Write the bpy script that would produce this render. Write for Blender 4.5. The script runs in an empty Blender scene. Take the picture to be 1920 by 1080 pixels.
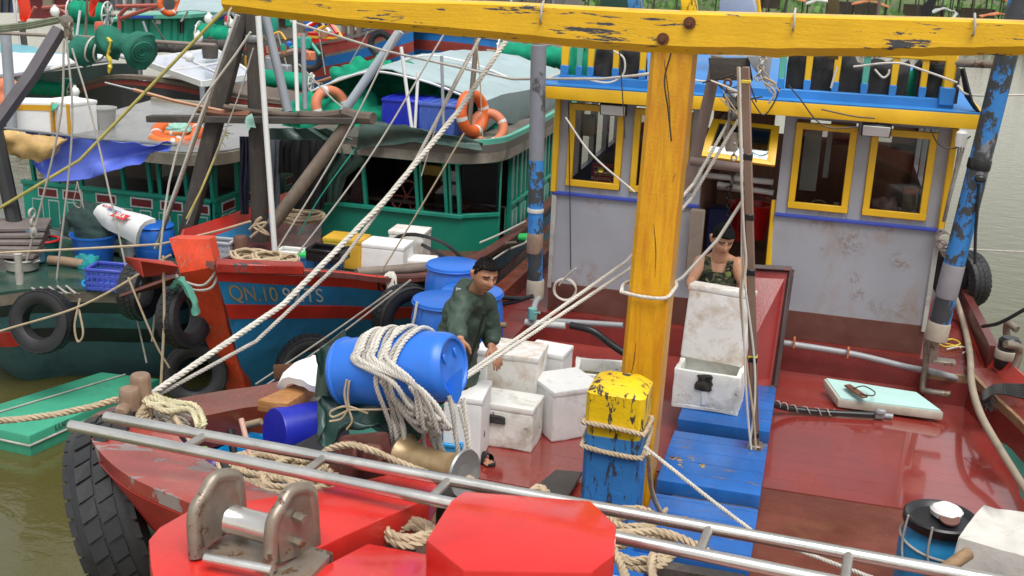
import bpy, bmesh, math, random
from mathutils import Vector as V, Matrix, noise as mnoise
random.seed(7)
rad = math.radians
scene = bpy.context.scene
COL = scene.collection
# ---------------------------------------------------------------- camera
F_PX, PITCH, YAW, ROLL, CAM_H = 2178.0, rad(16.6), rad(14.5), rad(2.6), 3.93
_F = V((-math.sin(YAW)*math.cos(PITCH), math.cos(YAW)*math.cos(PITCH), -math.sin(PITCH)))
_R0 = V((math.cos(YAW), math.sin(YAW), 0)); _U0 = _R0.cross(_F)
_R = _R0*math.cos(ROLL) + _U0*math.sin(ROLL); _U = _U0*math.cos(ROLL) - _R0*math.sin(ROLL)
_C = V((0, 0, CAM_H))
cam = bpy.data.objects.new("camera", bpy.data.cameras.new("camera")); COL.objects.link(cam)
cam.data.sensor_width = 36; cam.data.lens = F_PX/1920*36; cam.data.clip_end = 2000; cam.data.clip_start = 0.05
cam.matrix_world = Matrix(((_R.x, _U.x, -_F.x, 0), (_R.y, _U.y, -_F.y, 0), (_R.z, _U.z, -_F.z, CAM_H), (0, 0, 0, 1)))
cam.data.dof.use_dof = True; cam.data.dof.focus_distance = 9.0; cam.data.dof.aperture_fstop = 5.0
scene.camera = cam
# ---------------------------------------------------------------- overcast sky, soft sun
w = bpy.data.worlds.new("World"); scene.world = w; w.use_nodes = True
nt = w.node_tree; bg = nt.nodes["Background"]
SUN_EL, SUN_AZ = rad(66), rad(150)     # azimuth clockwise from +y
sk = nt.nodes.new("ShaderNodeTexSky"); sk.sky_type = 'NISHITA'; sk.sun_disc = False
sk.sun_elevation = SUN_EL; sk.sun_rotation = SUN_AZ; sk.air_density = 2.2; sk.dust_density = .4; sk.ozone_density = 0.5
hs = nt.nodes.new("ShaderNodeHueSaturation"); hs.inputs['Saturation'].default_value = 0.22
nt.links.new(sk.outputs[0], hs.inputs['Color']); nt.links.new(hs.outputs[0], bg.inputs[0]); bg.inputs[1].default_value = 0.10
sl = bpy.data.lights.new("sun", 'SUN'); sl.energy = 2.5; sl.angle = rad(40); sl.color = (1, .97, .93)
so = bpy.data.objects.new("sun", sl); COL.objects.link(so)
sd = V((math.sin(SUN_AZ)*math.cos(SUN_EL), math.cos(SUN_AZ)*math.cos(SUN_EL), math.sin(SUN_EL)))
so.rotation_euler = sd.to_track_quat('Z', 'Y').to_euler()
scene.view_settings.view_transform = 'Standard'; scene.view_settings.look = 'None'
scene.view_settings.exposure = 0.52; scene.view_settings.gamma = 1
scene.cycles.max_bounces = 6; scene.cycles.transparent_max_bounces = 12
scene.cycles.use_denoising = True

# ---------------------------------------------------------------- helpers
def ray(x, y): return _F + _R*((x-960)/F_PX) - _U*((y-540)/F_PX)
def PZ(x, y, z): d = ray(x, y); return _C + d*((z-CAM_H)/d.z)
def PY(x, y, Y): d = ray(x, y); return _C + d*(Y/d.y)
def PX(x, y, X): d = ray(x, y); return _C + d*(X/d.x)
def lerp(a, b, t): return a+(b-a)*t
def rotz(a): return Matrix.Rotation(a, 3, 'Z')
def basis(zdir, xhint=(1, 0, 0)):
    z = V(zdir).normalized(); x = V(xhint); x = (x - z*x.dot(z))
    if x.length < 1e-4: x = V((0, 1, 0)); x = x - z*x.dot(z)
    x.normalize(); y = z.cross(x)
    return Matrix((x, y, z)).transposed()
def spline(pts, n=8):
    pts = [V(p) for p in pts]
    if len(pts) < 3: return [pts[0].lerp(pts[-1], i/n) for i in range(n+1)]
    out = []; q = [pts[0]*2-pts[1]] + pts + [pts[-1]*2-pts[-2]]
    for i in range(1, len(q)-2):
        p0, p1, p2, p3 = q[i-1:i+3]
        for k in range(n):
            t = k/n
            out.append(.5*((2*p1)+(p2-p0)*t+(2*p0-5*p1+4*p2-p3)*t*t+(3*p1-p0-3*p2+p3)*t**3))
    out.append(pts[-1]); return out
def sag(a, b, s, n=14):
    a, b = V(a), V(b)
    return [a.lerp(b, i/n) - V((0, 0, s*4*(i/n)*(1-i/n))) for i in range(n+1)]
def resample(path, step):
    path = [V(p) for p in path]; out = [path[0]]; acc = 0
    for a, b in zip(path, path[1:]):
        L = (b-a).length
        while L > 1e-9 and acc+L >= step:
            t = (step-acc)/L; a = a.lerp(b, t); out.append(a); L = (b-a).length; acc = 0
        acc += L
    if (out[-1]-path[-1]).length > step*.3: out.append(path[-1])
    return out
def frames(path):
    n = len(path); T = []
    for i in range(n):
        t = path[min(i+1, n-1)] - path[max(i-1, 0)]
        T.append(t.normalized() if t.length > 1e-9 else V((0, 0, 1)))
    u = T[0].orthogonal().normalized(); fr = []
    for t in T:
        u = u - t*u.dot(t)
        u = u.normalized() if u.length > 1e-6 else t.orthogonal().normalized()
        fr.append((t, u, t.cross(u)))
    return fr

class MB:
    def __init__(s): s.bm = bmesh.new(); s.mi = 0
    def m(s, i): s.mi = i; return s
    def _tag(s, faces, smooth=False):
        for f in faces: f.material_index = s.mi; f.smooth = smooth
    def box(s, c, size, rot=None, bev=0.006, seg=1):
        t = bmesh.new(); bmesh.ops.create_cube(t, size=1)
        for v in t.verts: v.co = V((v.co.x*size[0], v.co.y*size[1], v.co.z*size[2]))
        if bev > 0:
            bmesh.ops.bevel(t, geom=list(t.edges), offset=min(bev, min(size)*.45), segments=seg, affect='EDGES', profile=.6)
        c = V(c)
        for v in t.verts: v.co = (rot @ v.co if rot else v.co) + c
        return s.merge(t)
    def merge(s, t, smooth=None):
        t.verts.ensure_lookup_table(); vm = {v: s.bm.verts.new(v.co) for v in t.verts}; fs = []
        for f in t.faces:
            try: g = s.bm.faces.new([vm[v] for v in f.verts])
            except ValueError: continue
            g.material_index = s.mi; g.smooth = f.smooth if smooth is None else smooth; fs.append(g)
        t.free(); return s
    def hexa(s, bot, top, bev=0.0):
        t = bmesh.new(); a = [t.verts.new(V(p)) for p in bot]; b = [t.verts.new(V(p)) for p in top]; n = len(a)
        t.faces.new(a[::-1]); t.faces.new(b)
        for i in range(n): t.faces.new((a[i], a[(i+1) % n], b[(i+1) % n], b[i]))
        bmesh.ops.recalc_face_normals(t, faces=t.faces)
        if bev: bmesh.ops.bevel(t, geom=list(t.edges), offset=bev, segments=2, affect='EDGES', profile=.6)
        return s.merge(t)
    def prism(s, poly, vec, bev=0.0):
        vec = V(vec); return s.hexa(poly, [V(p)+vec for p in poly], bev)
    def bar(s, a, b, w, h, up=(0, 0, 1), bev=0.006):
        a, b = V(a), V(b); d = b-a; y = d.normalized(); z = V(up); z = (z-y*z.dot(y)).normalized(); x = y.cross(z)
        return s.box((a+b)/2, (w, d.length, h), Matrix((x, y, z)).transposed(), bev)
    def beam(s, secs, bev=0):
        """loft of closed sections (lists of points)"""
        rings = [[s.bm.verts.new(V(p)) for p in sec] for sec in secs]; n = len(rings[0]); fs = []
        for a, b in zip(rings, rings[1:]):
            for i in range(n): fs.append(s.bm.faces.new((a[i], a[(i+1) % n], b[(i+1) % n], b[i])))
        fs.append(s.bm.faces.new(rings[0][::-1])); fs.append(s.bm.faces.new(rings[-1]))
        bmesh.ops.recalc_face_normals(s.bm, faces=fs); s._tag(fs); return s
    def tube(s, path, r, n=8, cap=True, flat=1.0, jit=0):
        path = [V(p) for p in path]; fr = frames(path); rings = []
        for i, (p, (t, u, v)) in enumerate(zip(path, fr)):
            rr = r[i] if isinstance(r, (list, tuple)) else r
            rings.append([s.bm.verts.new(p + u*(math.cos(6.28318*k/n)*rr) + v*(math.sin(6.28318*k/n)*rr*flat)) for k in range(n)])
        fs = []
        for a, b in zip(rings, rings[1:]):
            for i in range(n): fs.append(s.bm.faces.new((a[i], a[(i+1) % n], b[(i+1) % n], b[i])))
        if cap: fs.append(s.bm.faces.new(rings[0][::-1])); fs.append(s.bm.faces.new(rings[-1]))
        s._tag(fs, True); return s
    def cyl(s, a, b, r, r2=None, n=16): return s.tube([a, b], [r, r if r2 is None else r2], n)
    def rope(s, path, r, pitch=None, strands=3, n=5, jit=0.0):
        pitch = pitch or r*5; path = resample(path, pitch/6); fr = frames(path)
        for k in range(strands):
            pp = []
            for i, (p, (t, u, v)) in enumerate(zip(path, fr)):
                a = 6.28318*(i/6 + k/strands); pp.append(p + u*(math.cos(a)*r*.5) + v*(math.sin(a)*r*.5))
            s.tube(pp, r*.56, n)
        return s
    def lathe(s, prof, o=(0, 0, 0), axis=(0, 0, 1), n=24, rot=None, cap=True, bump=None):
        B = rot or basis(axis); o = V(o); rings = []
        for j, (r, z) in enumerate(prof):
            ring = []
            for k in range(n):
                a = 6.28318*k/n; rr = r + (bump(a, z, j) if bump else 0)
                ring.append(s.bm.verts.new(o + B @ V((math.cos(a)*rr, math.sin(a)*rr, z))))
            rings.append(ring)
        fs = []
        for a, b in zip(rings, rings[1:]):
            for i in range(n): fs.append(s.bm.faces.new((a[i], a[(i+1) % n], b[(i+1) % n], b[i])))
        if cap:
            if prof[0][0] > 1e-5: fs.append(s.bm.faces.new(rings[0][::-1]))
            if prof[-1][0] > 1e-5: fs.append(s.bm.faces.new(rings[-1]))
        s._tag(fs, True); return s
    def torus(s, o, R, r, axis=(0, 0, 1), n=28, m=10, flat=1.0, rot=None):
        B = rot or basis(axis); o = V(o); rings = []
        for i in range(n):
            a = 6.28318*i/n
            rings.append([s.bm.verts.new(o + B @ V((math.cos(a)*(R+r*math.cos(6.28318*k/m)), math.sin(a)*(R+r*math.cos(6.28318*k/m)), r*flat*math.sin(6.28318*k/m)))) for k in range(m)])
        fs = []
        for i in range(n):
            a, b = rings[i], rings[(i+1) % n]
            for k in range(m): fs.append(s.bm.faces.new((a[k], b[k], b[(k+1) % m], a[(k+1) % m])))
        s._tag(fs, True); return s
    def sheet(s, rows, th=0.0, up=None, smooth=True, wob=0, wscale=3.0):
        """grid of points -> surface with thickness"""
        R = [[V(p) for p in row] for row in rows]; nr, nc = len(R), len(R[0])
        def nrm(i, j):
            a = R[min(i+1, nr-1)][j]-R[max(i-1, 0)][j]; b = R[i][min(j+1, nc-1)]-R[i][max(j-1, 0)]
            c = a.cross(b); return c.normalized() if c.length > 1e-9 else V((0, 0, 1))
        N = [[nrm(i, j) for j in range(nc)] for i in range(nr)]
        if wob:
            for i in range(nr):
                for j in range(nc): R[i][j] = R[i][j] + N[i][j]*mnoise.fractal(R[i][j]*wscale, 1.0, 2.0, 3)*wob
        A = [[s.bm.verts.new(R[i][j]) for j in range(nc)] for i in range(nr)]; fs = []
        for i in range(nr-1):
            for j in range(nc-1): fs.append(s.bm.faces.new((A[i][j], A[i+1][j], A[i+1][j+1], A[i][j+1])))
        if th:
            B = [[s.bm.verts.new(R[i][j]-N[i][j]*th) for j in range(nc)] for i in range(nr)]
            for i in range(nr-1):
                for j in range(nc-1): fs.append(s.bm.faces.new((B[i][j], B[i][j+1], B[i+1][j+1], B[i+1][j])))
            rim = [(i, 0) for i in range(nr)] + [(nr-1, j) for j in range(1, nc)] + [(i, nc-1) for i in range(nr-2, -1, -1)] + [(0, j) for j in range(nc-2, 0, -1)]
            for (i, j), (k, l) in zip(rim, rim[1:]+rim[:1]):
                fs.append(s.bm.faces.new((A[k][l], A[i][j], B[i][j], B[k][l])))
        s._tag(fs, smooth); return s
    def noise(s, amp, scale, oct=3):
        for v in s.bm.verts:
            p = v.co*scale
            v.co = v.co + mnoise.noise_vector(p)*amp
        return s
    def bounds(s):
        xs = [v.co for v in s.bm.verts]
        lo = V((min(p.x for p in xs), min(p.y for p in xs), min(p.z for p in xs))); hi = V((max(p.x for p in xs), max(p.y for p in xs), max(p.z for p in xs)))
        return lo, hi
    def build(s, name, mat, parent=None, ang=40, world=True):
        root = parent
        while root is not None and root.parent is not None: root = root.parent
        off = V(root.location) if (root is not None and world) else V((0, 0, 0))
        if root is None and world:
            lo, hi = s.bounds(); off = V(((lo.x+hi.x)/2, (lo.y+hi.y)/2, lo.z))
        if off.length: bmesh.ops.translate(s.bm, verts=s.bm.verts, vec=-off)
        me = bpy.data.meshes.new(name); s.bm.to_mesh(me); s.bm.free()
        for mm in (mat if isinstance(mat, (list, tuple)) else [mat]): me.materials.append(mm)
        if ang:
            me.shade_smooth(); me.set_sharp_from_angle(angle=rad(ang))
        o = bpy.data.objects.new(name, me); COL.objects.link(o)
        if parent is not None: o.parent = parent
        elif world: o.location = off
        return o

def tag(o, label=None, cat=None, group=None, kind=None):
    if label: o['label'] = label
    if cat: o['category'] = cat
    if group: o['group'] = group
    if kind: o['kind'] = kind
    return o
def thing(name, label, cat, loc=(0, 0, 0), group=None):
    o = bpy.data.objects.new(name, None); COL.objects.link(o); o.location = loc; o.empty_display_size = .1
    return tag(o, label, cat, group)
def copy_tree(o, parent=None):
    c = o.copy(); COL.objects.link(c)
    if parent is not None: c.parent = parent
    for ch in list(o.children): copy_tree(ch, c)
    return c
def dup(o, loc, rz=None, label=None, rot=None, scale=None):
    c = copy_tree(o); c.location = loc
    if rz is not None: c.rotation_euler = (0, 0, rz)
    if rot is not None: c.rotation_euler = rot
    if scale is not None: c.scale = scale
    if label: c['label'] = label
    return c
def text(name, body, mat, o, xd, yd, size, parent, ext=0.002, fn=None):
    cu = bpy.data.curves.new(name, 'FONT'); cu.body = body; cu.size = size; cu.extrude = ext; cu.align_x = 'CENTER'; cu.align_y = 'CENTER'
    t = bpy.data.objects.new(name, cu); COL.objects.link(t)
    dg = bpy.context.evaluated_depsgraph_get(); me = bpy.data.meshes.new_from_object(t.evaluated_get(dg))
    bpy.data.objects.remove(t); o = V(o); xd = V(xd).normalized(); yd = V(yd); yd = (yd-xd*yd.dot(xd)).normalized(); zd = xd.cross(yd)
    root = parent
    while root.parent is not None: root = root.parent
    for v in me.vertices:
        c = v.co
        p = fn(c.x, c.y, c.z) if fn else o + xd*c.x + yd*c.y + zd*c.z
        v.co = p - V(root.location)
    me.name = name; me.materials.clear(); me.materials.append(mat)
    ob = bpy.data.objects.new(name, me); COL.objects.link(ob); ob.parent = parent; return ob

# ---------------------------------------------------------------- materials
MATS = {}
def _noise(nt, vec, scale, detail=4, rough=.6, dist=0):
    n = nt.nodes.new("ShaderNodeTexNoise"); n.inputs['Scale'].default_value = scale; n.inputs['Detail'].default_value = detail
    n.inputs['Roughness'].default_value = rough; n.inputs['Distortion'].default_value = dist
    nt.links.new(vec, n.inputs['Vector']); return n.outputs['Fac']
def _ramp(nt, fac, lo, hi, a=0., b=1.):
    r = nt.nodes.new("ShaderNodeMapRange"); r.inputs['From Min'].default_value = lo; r.inputs['From Max'].default_value = hi
    r.inputs['To Min'].default_value = a; r.inputs['To Max'].default_value = b
    nt.links.new(fac, r.inputs['Value']); return r.outputs[0]
def _mix(nt, fac, a, b):
    m = nt.nodes.new("ShaderNodeMix"); m.data_type = 'RGBA'
    for s_, v in ((m.inputs['Factor'], fac), (m.inputs['A'], a), (m.inputs['B'], b)):
        if isinstance(v, (int, float)): s_.default_value = v
        elif isinstance(v, (tuple, list)): s_.default_value = (*v[:3], 1)
        else: nt.links.new(v, s_)
    return m.outputs['Result']
def _math(nt, op, a, b):
    m = nt.nodes.new("ShaderNodeMath"); m.operation = op
    for i, v in enumerate((a, b)):
        if isinstance(v, (int, float)): m.inputs[i].default_value = v
        else: nt.links.new(v, m.inputs[i])
    return m.outputs[0]
def mat(name, col, rough=.5, var=.18, vscale=2.5, chip=0, chipcol=(.05, .045, .045), cscale=6, stretch=(1, 1, 1), dirt=0, dirtcol=(.12, .09, .06),
        dscale=3, dstretch=(1, 1, 1), bump=.15, bscale=35, metal=0, spec=.5, coat=0, rvar=.12, chip2=None, sheen=0, grain=0, gstretch=(1, 1, 1), gcol=None, planks=None, sss=0, spots=()):
    if name in MATS: return MATS[name]
    m = bpy.data.materials.new(name); m.use_nodes = True; nt = m.node_tree; b = nt.nodes["Principled BSDF"]
    tc = nt.nodes.new("ShaderNodeTexCoord"); vec = tc.outputs['Object']
    def mapped(sc):
        mp = nt.nodes.new("ShaderNodeMapping"); mp.inputs['Scale'].default_value = sc; nt.links.new(vec, mp.inputs['Vector']); return mp.outputs[0]
    sv = mapped(stretch) if stretch != (1, 1, 1) else vec
    n1 = _noise(nt, vec, vscale, 5)
    c = _mix(nt, _ramp(nt, n1, .3, .7), [x*(1-var) for x in col], [min(1, x*(1+var*.8)) for x in col])
    hgt = _noise(nt, vec, bscale, 4); rg = _ramp(nt, n1, .25, .75, max(.02, rough-rvar), min(1, rough+rvar))
    if grain:
        gn = _noise(nt, mapped(gstretch), 4, 6, .65, .6)
        c = _mix(nt, _ramp(nt, gn, .38, .66, 0, grain), c, gcol or [x*.45 for x in col]); hgt = _math(nt, 'ADD', hgt, gn)
    if dirt:
        dn = _noise(nt, mapped(dstretch), dscale, 7, .68, .4)
        c = _mix(nt, _ramp(nt, dn, .62-.3*dirt, .80-.18*dirt, 0, min(1, dirt+.35)), c, dirtcol)
    if chip2:
        cn2 = _noise(nt, sv, cscale*.6, 6, .7)
        c = _mix(nt, _ramp(nt, cn2, .56, .60), c, chip2)
    if chip:
        cn = _noise(nt, sv, cscale, 6, .7, .2)
        th = .74-.26*chip; k = _ramp(nt, cn, th, th+.025)
        c = _mix(nt, k, c, chipcol); hgt = _math(nt, 'SUBTRACT', hgt, k)
        rg = _math(nt, 'MAXIMUM', rg, _math(nt, 'MULTIPLY', k, .7))
    for (sx, sy, sz, sr, scol, ss) in spots:      # smudges and rust runs where hands and sills left them
        vd = nt.nodes.new("ShaderNodeVectorMath"); vd.operation = 'DISTANCE'; vd.inputs[1].default_value = (sx, sy, sz); nt.links.new(vec, vd.inputs[0])
        k = _math(nt, 'MULTIPLY', _ramp(nt, vd.outputs['Value'], sr*.2, sr, 1, 0), _ramp(nt, _noise(nt, vec, ss, 6, .7, .5), .46, .60))
        c = _mix(nt, _math(nt, 'MULTIPLY', k, .75), c, scol)
    if planks:   # (axis index, width): dark caulked seams
        sp = nt.nodes.new("ShaderNodeSeparateXYZ"); nt.links.new(vec, sp.inputs[0])
        md = nt.nodes.new("ShaderNodeMath"); md.operation = 'PINGPONG'; md.inputs[1].default_value = planks[1]/2
        nt.links.new(sp.outputs[planks[0]], md.inputs[0])
        k = _ramp(nt, md.outputs[0], 0, .006, 1, 0)
        c = _mix(nt, _math(nt, 'MULTIPLY', k, planks[2] if len(planks) > 2 else .55), c, [x*.25 for x in col]); hgt = _math(nt, 'SUBTRACT', hgt, _math(nt, 'MULTIPLY', k, 1.5))
    nt.links.new(c, b.inputs['Base Color']); nt.links.new(rg, b.inputs['Roughness'])
    b.inputs['Metallic'].default_value = metal; b.inputs['Specular IOR Level'].default_value = spec; b.inputs['Coat Weight'].default_value = coat
    b.inputs['Coat Roughness'].default_value = .06; b.inputs['Coat IOR'].default_value = 1.65 if coat == 1.0 else 1.5
    if sheen: b.inputs['Sheen Weight'].default_value = sheen
    if sss: b.inputs['Subsurface Weight'].default_value = sss; b.inputs['Subsurface Scale'].default_value = .008; b.inputs['Subsurface Radius'].default_value = (1, .4, .25)
    if bump:
        bp = nt.nodes.new("ShaderNodeBump"); bp.inputs['Strength'].default_value = bump; bp.inputs['Distance'].default_value = .006
        nt.links.new(hgt, bp.inputs['Height']); nt.links.new(bp.outputs[0], b.inputs['Normal'])
    MATS[name] = m; return m
def glass(name, tint=(.75, .8, .8), refl=.16):
    if name in MATS: return MATS[name]
    m = bpy.data.materials.new(name); m.use_nodes = True; nt = m.node_tree; nt.nodes.clear()
    o = nt.nodes.new("ShaderNodeOutputMaterial"); t = nt.nodes.new("ShaderNodeBsdfTransparent"); g = nt.nodes.new("ShaderNodeBsdfGlossy")
    t.inputs[0].default_value = (*tint, 1); g.inputs['Roughness'].default_value = .04; g.inputs[0].default_value = (.9, .95, 1, 1)
    lw = nt.nodes.new("ShaderNodeLayerWeight"); lw.inputs[0].default_value = refl; mx = nt.nodes.new("ShaderNodeMixShader")
    nt.links.new(lw.outputs['Fresnel'], mx.inputs[0]); nt.links.new(t.outputs[0], mx.inputs[1]); nt.links.new(g.outputs[0], mx.inputs[2]); nt.links.new(mx.outputs[0], o.inputs[0])
    MATS[name] = m; return m

beamyel = mat("beam_yellow_paint", (.80, .46, .012), .38, .10, 3, chip=.60, cscale=2.3, stretch=(1, 7, 7), chipcol=(.055, .055, .065), grain=.35, gstretch=(.6, 9, 9), gcol=(.62, .31, .01), bump=.35)
mastyel = mat("mast_varnish", (.74, .37, .012), .36, .14, 2.5, chip=.26, cscale=4, stretch=(6, 6, .7), chipcol=(.12, .06, .015), grain=.75, gstretch=(4.5, 4.5, .5), gcol=(.50, .165, .010), bump=.4, bscale=60, dirt=.25, dirtcol=(.62, .27, .012), dscale=2, dstretch=(1, 1, 2.5))
trimyel = mat("trim_yellow_paint", (.78, .45, .015), .4, .12, 3, chip=.14, cscale=9, chipcol=(.28, .12, .03), bump=.15)
bollyel = mat("bollard_yellow", (.80, .52, .01), .4, .12, 3, chip=.72, cscale=4.5, stretch=(3, 3, .8), chipcol=(.05, .04, .03), bump=.6)
bollblu = mat("bollard_blue", (.035, .20, .50), .42, .2, 3, chip=.72, cscale=4.5, stretch=(3, 3, .8), chipcol=(.04, .04, .05), bump=.6)
hatchblu = mat("hatch_blue", (.020, .125, .42), .22, .25, 2, chip=.48, cscale=4, stretch=(1, 3.5, 3.5), chipcol=(.16, .13, .12), bump=.3, planks=(1, .21), dirt=.2, dirtcol=(.03, .07, .2))
redgloss = mat("red_gloss_paint", (.60, .020, .016), .24, .2, 3, chip=.05, cscale=10, chipcol=(.2, .03, .02), bump=.08, coat=.3, rvar=.22)
redbeam = mat("red_beam_paint", (.55, .025, .018), .3, .2, 2, chip=.28, cscale=3, stretch=(2.5, 1, 2.5), chipcol=(.12, .05, .035), bump=.25, coat=.2)
redhull = mat("red_hull_paint", (.52, .045, .03), .35, .2, 2, chip=.2, cscale=4, chipcol=(.36, .16, .12), bump=.15)
capred = mat("worn_cap_red", (.36, .050, .038), .2, .25, 2, chip=.78, cscale=2.2, stretch=(1, 2, 1), chipcol=(.27, .22, .205), bump=.3, chip2=(.36, .08, .06), dirt=.2, dirtcol=(.13, .05, .035))
deckred = mat("wet_red_deck", (.27, .034, .026), .19, .2, 1.2, chip=.12, cscale=5, stretch=(1, 2.5, 1), chipcol=(.12, .03, .025), dirt=.28, dirtcol=(.16, .04, .03), dscale=1.6, bump=.12, bscale=14, planks=(1, .19, .3), rvar=.14, coat=1.0)
deckbrn = mat("worn_brown_deck", (.15, .042, .028), .26, .3, 2, chip=.3, cscale=7, stretch=(1, 2.5, 1), chipcol=(.10, .055, .03), dirt=.3, dirtcol=(.20, .09, .04), bump=.25, bscale=20, planks=(1, .19, .4), rvar=.14)
coamred = mat("coaming_red", (.17, .022, .018), .28, .25, 2, chip=.15, cscale=5, stretch=(1, 1, 3), bump=.15, dirt=.2)
sidered = mat("side_deck_red", (.20, .04, .03), .2, .25, 2, chip=.35, cscale=3, chipcol=(.15, .10, .09), bump=.2)
woodedge = mat("bare_wood_edge", (.30, .19, .10), .5, .25, 4, grain=.6, gstretch=(2, 2, 14), dirt=.3, bump=.3)
cabgrey = mat("cabin_grey_paint", (.34, .35, .385), .42, .10, 1.2, dirt=.42, dirtcol=(.30, .245, .19), dscale=1.7, dstretch=(1.4, 1, .55), bump=.12, chip=.16, cscale=4.5, chipcol=(.24, .165, .11), spots=[(PY(x, y, 11.3).x+.72, 3.3, PY(x, y, 11.3).z, r_, c_, s_) for x, y, r_, c_, s_ in ((1595, 455, .20, (.20, .13, .085), 16), (1690, 490, .13, (.20, .13, .085), 22), (1600, 520, .10, (.19, .12, .08), 24), (1608, 552, .09, (.2, .13, .09), 24), (1640, 575, .10, (.2, .14, .1), 22), (1545, 405, .22, (.24, .13, .05), 14), (1660, 414, .25, (.26, .13, .05), 12), (1690, 595, .30, (.26, .2, .15), 9), (1120, 372, .16, (.26, .14, .06), 14), (1100, 520, .22, (.26, .2, .15), 10))])
cabbrown = mat("cabin_brown_band", (.135, .052, .038), .45, .2, 3, dirt=.3, dirtcol=(.19, .10, .08), bump=.2, chip=.1, cscale=8, chipcol=(.28, .2, .17))
bluetrim = mat("blue_trim", (.05, .08, .42), .4, .15, 4, chip=.1)
roofblue = mat("roof_blue", (.03, .20, .52), .5, .15, 2, chip=.18, cscale=6, chipcol=(.35, .40, .42), bump=.15)
teal = mat("teal_paint", (.014, .30, .205), .45, .2, 2, chip=.16, cscale=7, chipcol=(.12, .15, .13), bump=.2, dirt=.15, dirtcol=(.03, .10, .08))
tealflat = mat("green_panel", (.006, .215, .14), .5, .12, 1.5, bump=.1, dirt=.1, dirtcol=(.02, .11, .08))
teallite = mat("pale_teal_paint", (.10, .40, .30), .5, .15, 2, chip=.2, cscale=8, chipcol=(.2, .2, .18), bump=.15)
whitetrim = mat("white_line", (.6, .62, .6), .5)
maroon = mat("maroon_panel", (.16, .018, .02), .45)
styro = mat("foam_white", (.82, .82, .80), .75, .05, 6, dirt=.10, dirtcol=(.46, .36, .26), dscale=7, bump=.25, bscale=70, spec=.25)
styrod = mat("foam_dirty", (.82, .80, .76), .75, .06, 5, dirt=.55, dirtcol=(.47, .33, .21), dscale=5, bump=.35, bscale=60, spec=.25, chip=.24, cscale=8, chipcol=(.16, .12, .08))
styromoss = mat("foam_mossy", (.82, .82, .77), .75, .06, 4, dirt=.46, dirtcol=(.25, .19, .10), dscale=3.4, bump=.4, bscale=50, spec=.25, chip=.36, cscale=7, chipcol=(.05, .045, .03))
moss = mat("mossy_dark", (.10, .085, .04), .7, .5, 5, bump=.3)
bluebar = mat("blue_plastic", (.022, .15, .60), .32, .08, 2, dirt=.12, dirtcol=(.05, .13, .38), bump=.05, bscale=12)
bluedeep = mat("deep_blue_plastic", (.012, .022, .36), .3, .12, 3, bump=.05, bscale=10)
bluecyan = mat("cyan_blue_plastic", (.01, .27, .62), .3, .12, 3, bump=.05, bscale=10)
blackpl = mat("black_plastic", (.014, .014, .016), .38, .3, 4, bump=.08)
greenpl = mat("green_plastic", (.04, .55, .13), .35, .1)
redpl = mat("red_plastic", (.55, .012, .015), .3, .1)
whitepl = mat("white_plastic", (.75, .75, .72), .4, .05)
yelpl = mat("yellow_plastic", (.70, .36, .015), .5, .1, dirt=.15)
rubber = mat("tyre_rubber", (.017, .017, .019), .55, .3, 5, dirt=.3, dirtcol=(.045, .043, .04), bump=.25, bscale=50)
steel = mat("stainless_pipe", (.66, .64, .60), .27, .1, 4, metal=.9, dirt=.22, dirtcol=(.42, .31, .20), dscale=9, dstretch=(1, 3, 3), bump=.05, rvar=.1)
rusty = mat("rusty_steel", (.27, .235, .195), .4, .3, 6, metal=.5, chip=.62, cscale=9, chipcol=(.13, .07, .04), dirt=.6, dirtcol=(.24, .17, .11), dscale=6, bump=.25, rvar=.15)
zinc = mat("galvanised_pipe", (.30, .31, .32), .42, .15, 3, metal=.55, dirt=.2, dirtcol=(.2, .15, .11), bump=.1)
whitepole = mat("white_painted_pole", (.70, .70, .68), .35, .06, 3, dirt=.15, dirtcol=(.4, .36, .3), bump=.05)
greypole = mat("grey_painted_pole", (.26, .28, .31), .45, .15, 3, chip=.12, cscale=6, bump=.15)
bluepole = mat("peeling_blue_pole", (.045, .05, .055), .5, .3, 3, chip=.92, cscale=2.6, stretch=(1.6, 1.6, 1), chipcol=(.03, .19, .50), bump=.35, chip2=(.20, .20, .22))
greybluepole = mat("peeling_grey_pole", (.20, .205, .235), .5, .15, 3, chip=.5, cscale=3, stretch=(1.6, 1.6, 1), chipcol=(.035, .15, .42), bump=.3, chip2=(.07, .07, .075))
darkwood = mat("weathered_wood", (.072, .06, .05), .75, .35, 3, grain=.6, gstretch=(8, 8, .7), gcol=(.03, .025, .02), bump=.5, dirt=.25, dirtcol=(.14, .12, .10))
darkwoodh = mat("weathered_wood_flat", (.075, .063, .055), .7, .35, 3, grain=.6, gstretch=(.7, 8, 8), gcol=(.03, .025, .02), bump=.5, dirt=.25, dirtcol=(.15, .13, .11))
greywood = mat("grey_pole_wood", (.20, .155, .12), .7, .3, 3, grain=.5, gstretch=(6, 6, .7), bump=.4)
paleroof = mat("pale_roof_edge", (.30, .265, .20), .7, .3, 3, dirt=.4, dirtcol=(.09, .075, .055), bump=.35)
roofgrey = mat("grey_deck_roof", (.24, .235, .23), .25, .25, 1.4, dirt=.3, dirtcol=(.1, .09, .08), bump=.2, bscale=10, rvar=.15)
newwood = mat("fresh_sawn_wood", (.42, .20, .07), .5, .2, 4, grain=.6, gstretch=(2, 12, 12), gcol=(.22, .08, .02), bump=.25)
oldplank = mat("old_brown_plank", (.17, .075, .04), .45, .3, 4, grain=.5, gstretch=(3, 3, 12), dirt=.3, bump=.3)
ropeT = mat("tan_rope", (.46, .36, .24), .8, .2, 12, dirt=.25, dirtcol=(.25, .18, .11), bump=.4, bscale=120, spec=.2)
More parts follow.
